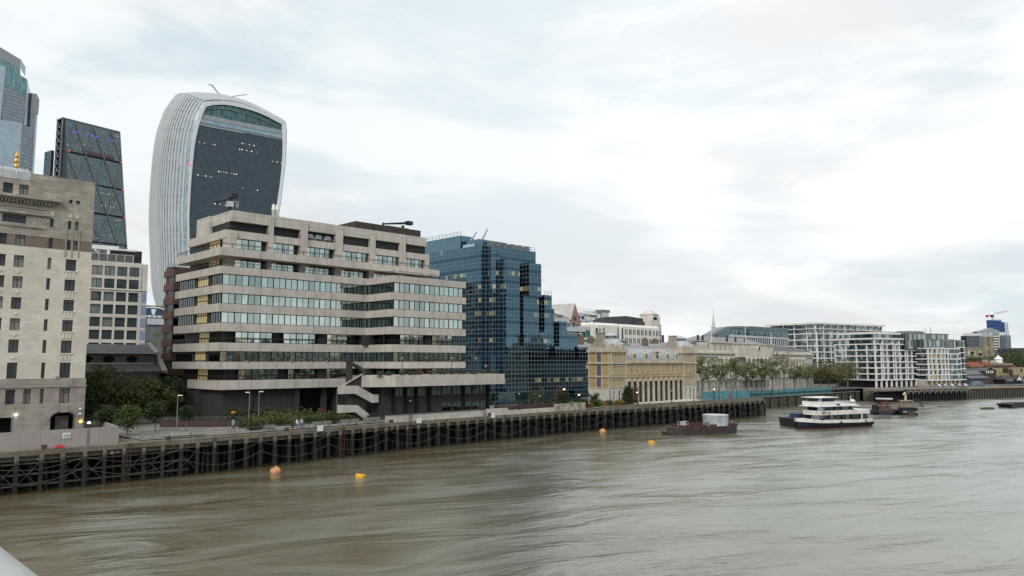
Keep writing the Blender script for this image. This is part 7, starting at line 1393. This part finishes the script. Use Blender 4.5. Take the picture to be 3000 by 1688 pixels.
for i in range(12):
    x = (86.6, 88.6, 92.2, 94.6, 96.6, 99.6, 102.4, 105, 108.2, 111.4, 114.4, 117.4)[i]
    shrub('podium_plant', 'low planting clump %s along the podium edge' % ('beside the stair tower', 'second from the stair', 'left of the first tall podium lamp', 'right of the first tall podium lamp', 'reddish and low, fifth from the stair', 'pale and broad, sixth from the stair', 'left of the middle podium lamp', 'right of the middle podium lamp', 'eighth from the stair, below the brick pier', 'before the last office pier', 'below the right hand podium lamp', 'at the far right end')[i], x, 125.2, 14.2, 1.25, .8, R.uniform(.75, 1.25), L_grey if i != 4 else L_red, 420, .17, 'planting along the podium edge', False, 'plant')
mb = MB(); mb.poly((44.2, 119.6, 5.6), (50.5, 119.7, 5.6), (50.5, 121.2, 5.6), (44.2, 121.4, 5.6)); setp(mb.build('lawn', m_grass), kind='structure')
# trees round the castle
M = FR(620, 150, -16)
for i, (x, rr, h, lab) in enumerate(((-23, 8.5, 16.5, 'leftmost round tree below the castle wall'), (-9, 8.5, 15.2, 'second round tree below the castle turrets'), (8, 8.5, 16.4, 'third round tree right of the castle turrets'), (24, 9, 17.2, 'fourth tree, before the dark office range'), (40, 10, 21.5, 'rightmost tall tree before the dark office range'))):
    w_ = M @ Vector((x, 0, 5)); tree('castle_tree', lab, tuple(w_), h, rr, L_fresh if i in (1, 4) else L_olive, 1500, 1.1, .5, .2, (0, 0), 8, 'trees below the castle', 1.2)
# cars
def car(lab, loc, rz, col, s=1.0):
    t = thing('parked_car', lab, 'car', loc, rz); mb = MB(); mt = surf('car_paint_' + str(len(bpy.data.materials)), col, None, 1, .3, spec=.5)
    mb.slab([(-2.1, .35), (2.1, .35), (2.15, .7), (1.2, .95), (-1.9, 1.0), (-2.15, .8)], -.85, .85); mb.slab([(-1.75, 1.0), (1.1, .95), (.45, 1.42), (-1.3, 1.46)], -.72, .72); mb.build('body', mt, t, local=True)
    mb = MB(); mb.slab([(-1.55, 1.02), (.85, 1.0), (.38, 1.36), (-1.22, 1.39)], -.735, .735); mb.build('side_window', m_black, t, local=True)
    for x in (-1.35, 1.35):
        for y in (-.8, .8):
            m2 = MB(); m2.tube([(x, y - .1, .32), (x, y + .1, .32)], .32, 12); m2.build('wheel', m_black, t, local=True)
    for y in (-.6, .6): m2 = MB(); m2.box(2.08, 2.16, y - .18, y + .18, .62, .78); m2.build('headlight', m_lgrey, t, local=True)
car('blue parked car half hidden by the terrace shrubs', (68.7, 132.6, 5.55), 8, (.05, .13, .36)); car('silver parked car at the dark gateway of the concrete office', (75.4, 138.6, 5.55), -30, (.40, .43, .45)); car('dark parked car beneath the tree beside the concrete office', (58.4, 146.5, 5.55), 100, (.03, .035, .04))
CVX = FR(397, 104.6, -19)
for i, (x, lab) in enumerate(((-14, 'pale van at the left end of the row on the far quay'), (-10, 'second pale car on the far quay'), (-5, 'third pale car in the row on the far quay'), (0, 'fourth pale car in the row on the far quay'), (4.5, 'last pale car before the blue tarpaulin on the far quay'))):
    w_ = CVX @ Vector((x, 5, 5.32)); car(lab, tuple(w_), 60, (.60, .60, .58) if i % 2 == 0 else (.42, .43, .44))
w_ = CVX @ Vector((14, 4.5, 5.3)); t = thing('covered_heap', 'blue grey tarpaulin covered boat heap on the far quay', 'covered boat', tuple(w_), -19); mb = MB(); mb.ball((0, 0, 0), 5.0, 2.2, 2.6, 14, 8); mb.build('tarpaulin', surf('grey_blue_tarp', (.11, .14, .19), (.07, .09, .12), .7, .6), t, local=True)
# roof furniture of the concrete office
for lab, M, pts, box_, mast, wb in (('black roof crane at the left corner of the concrete office roof', None, [(63.0, 148.6, 49.1), (67.0, 150.4, 50.6)], (66.3, 67.6, 149.4, 150.6, 50.5, 51.4), (66.3, 150), (65.6, 66.7, 149.4, 150.4, 48.6, 49.7)), ('black roof crane with a long level arm at the right end of the office roof', None, [(105.5, 152, 50.4), (112.6, 152, 51.5)], (112.4, 114.0, 151.4, 152.6, 51.1, 52.0), (111.3, 152), None)):
    t = thing('roof_crane', lab, 'roof crane', (mast[0], mast[1], 46.4)); mb = MB(); mb.tube([(mast[0], mast[1], 46.2), (mast[0], mast[1], 50.7)], .4, 6); mb.build('mast', m_dark, t); mb = MB(); mb.tube(pts, [.2, .32], 5); mb.box(*box_); mb.ball(pts[0], .35, n=8, m=5); mb.build('jib', m_dark, t)
    if wb: mb = MB(); mb.box(*wb); rail(mb, [(66.7, 149.4, 48.6), (68, 149.4, 48.6), (68, 150.4, 48.6)], 1.2, .6, (1, .5), .04); mb.build('cab', m_lgrey, t)
    else: mb = MB(); mb.box(106, 112.5, 151.2, 151.4, 49.3, 50.0); mb.build('track_panel', surf('tan_panel', (.27, .21, .14), None, 1, .8), t)
for i, (x, lab) in enumerate(((75.4, 'left of the twin pale vent stacks on the office roof'), (76.2, 'right of the twin pale vent stacks on the office roof'))):
    t = thing('vent_stack', lab, 'vent', (x, 149.2, 46.1), 0, 'twin vent stacks'); mb = MB(); mb.lathe(0, 0, [(.32, 0), (.32, 3.0), (.40, 3.05), (.40, 3.3), (.30, 3.4), (.34, 3.9), (.2, 4.25), (.02, 4.35)], 12); mb.build('stack', m_wornwhite, t, True, True); mb = MB(); mb.lathe(0, 0, [(.42, 3.02), (.42, 3.15)], 12); mb.build('collar', m_lgrey, t, local=True)
MB().box(74.2, 78.5, 149.7, 152, 46.0, 48.0).build('vent_housing', bpy.data.materials['brown_plant'], OF)
for i, x in enumerate((80.6, 82.6, 84.8)):
    t = thing('air_unit', ('left', 'middle', 'right')[i] + ' of three grey air units in the open top bay of the office', 'air conditioner', (x, 143.2, 42.4), 0, 'air units in the top bay'); mb = MB(); mb.box(-.8, .8, -.5, .5, .2, 1.0); mb.slab([(-.8, 1.0), (.8, 1.0), (.5, 1.4), (-.55, 1.4)], -.5, .5); mb.build('casing', m_lgrey, t, local=True); mb = MB(); mb.box(-.7, .7, -.52, -.5, .25, .55); mb.build('grille', m_black, t, local=True)
# bridge handrail at the photographer's elbow
HR = thing('bridge_handrail', 'smooth grey metal bridge handrail in the bottom left corner', 'handrail', (.31, 4, 15.4))
mb = MB(); mb.tube([(.347, -1.5 + k * 2.0, 16.53) for k in range(20)], .085, 24); mb.build('rail', surf('brushed_steel', (.42, .43, .43), (.36, .37, .37), 3, .42, metal=.35), HR, True)
mb = MB()
for k in range(5): mb.tube([(.28, 6 + k * 7, 15.4), (.31, 6 + k * 7, 16.45)], .05, 8)
mb.build('post', m_grey, HR)
# office blocks on the opposite bank, mirrored in the office glazing
SBm = surf('cream_render', (.56, .53, .44), None, .2, .8); SBg = curtain('south_glass', (.20, .26, .26), (.05, .06, .06), 2.2, 3.6, .5, .5, rough=.1)
for i, (x0, x1, h, lab) in enumerate(((150, 215, 33, 'cream office block on the opposite bank, mirrored in the left office windows'), (222, 290, 27, 'cream office block on the opposite bank, mirrored in the middle office windows'), (300, 390, 34, 'long cream office block on the opposite bank, mirrored in the blue glass'), (400, 520, 30, 'farthest cream office block on the opposite bank'))):
    t = thing('opposite_office', lab, 'office building', (x0, -190, 0)); mb = MB(); mb.box(x0, x1, -230, -190, -1, h)
    k = 0
    for k in range(int(h / 4.2)): mb.box(x0 - .5, x1 + .5, -231, -189, 5 + k * 4.2, 6.6 + k * 4.2)
    if i % 2 == 0: mb.prism([(x0 + 10, -225), (x0 + 40, -225), (x0 + 40, -192), (x0 + 10, -192)], h, h + 8, [(x0 + 24, -215), (x0 + 27, -215), (x0 + 27, -200), (x0 + 24, -200)])
    mb.build('wall', SBm, t); mb = MB(); mb.box(x0 + 1, x1 - 1, -231, -189.6, 2, h - 2); mb.build('window_band', SBg, t)
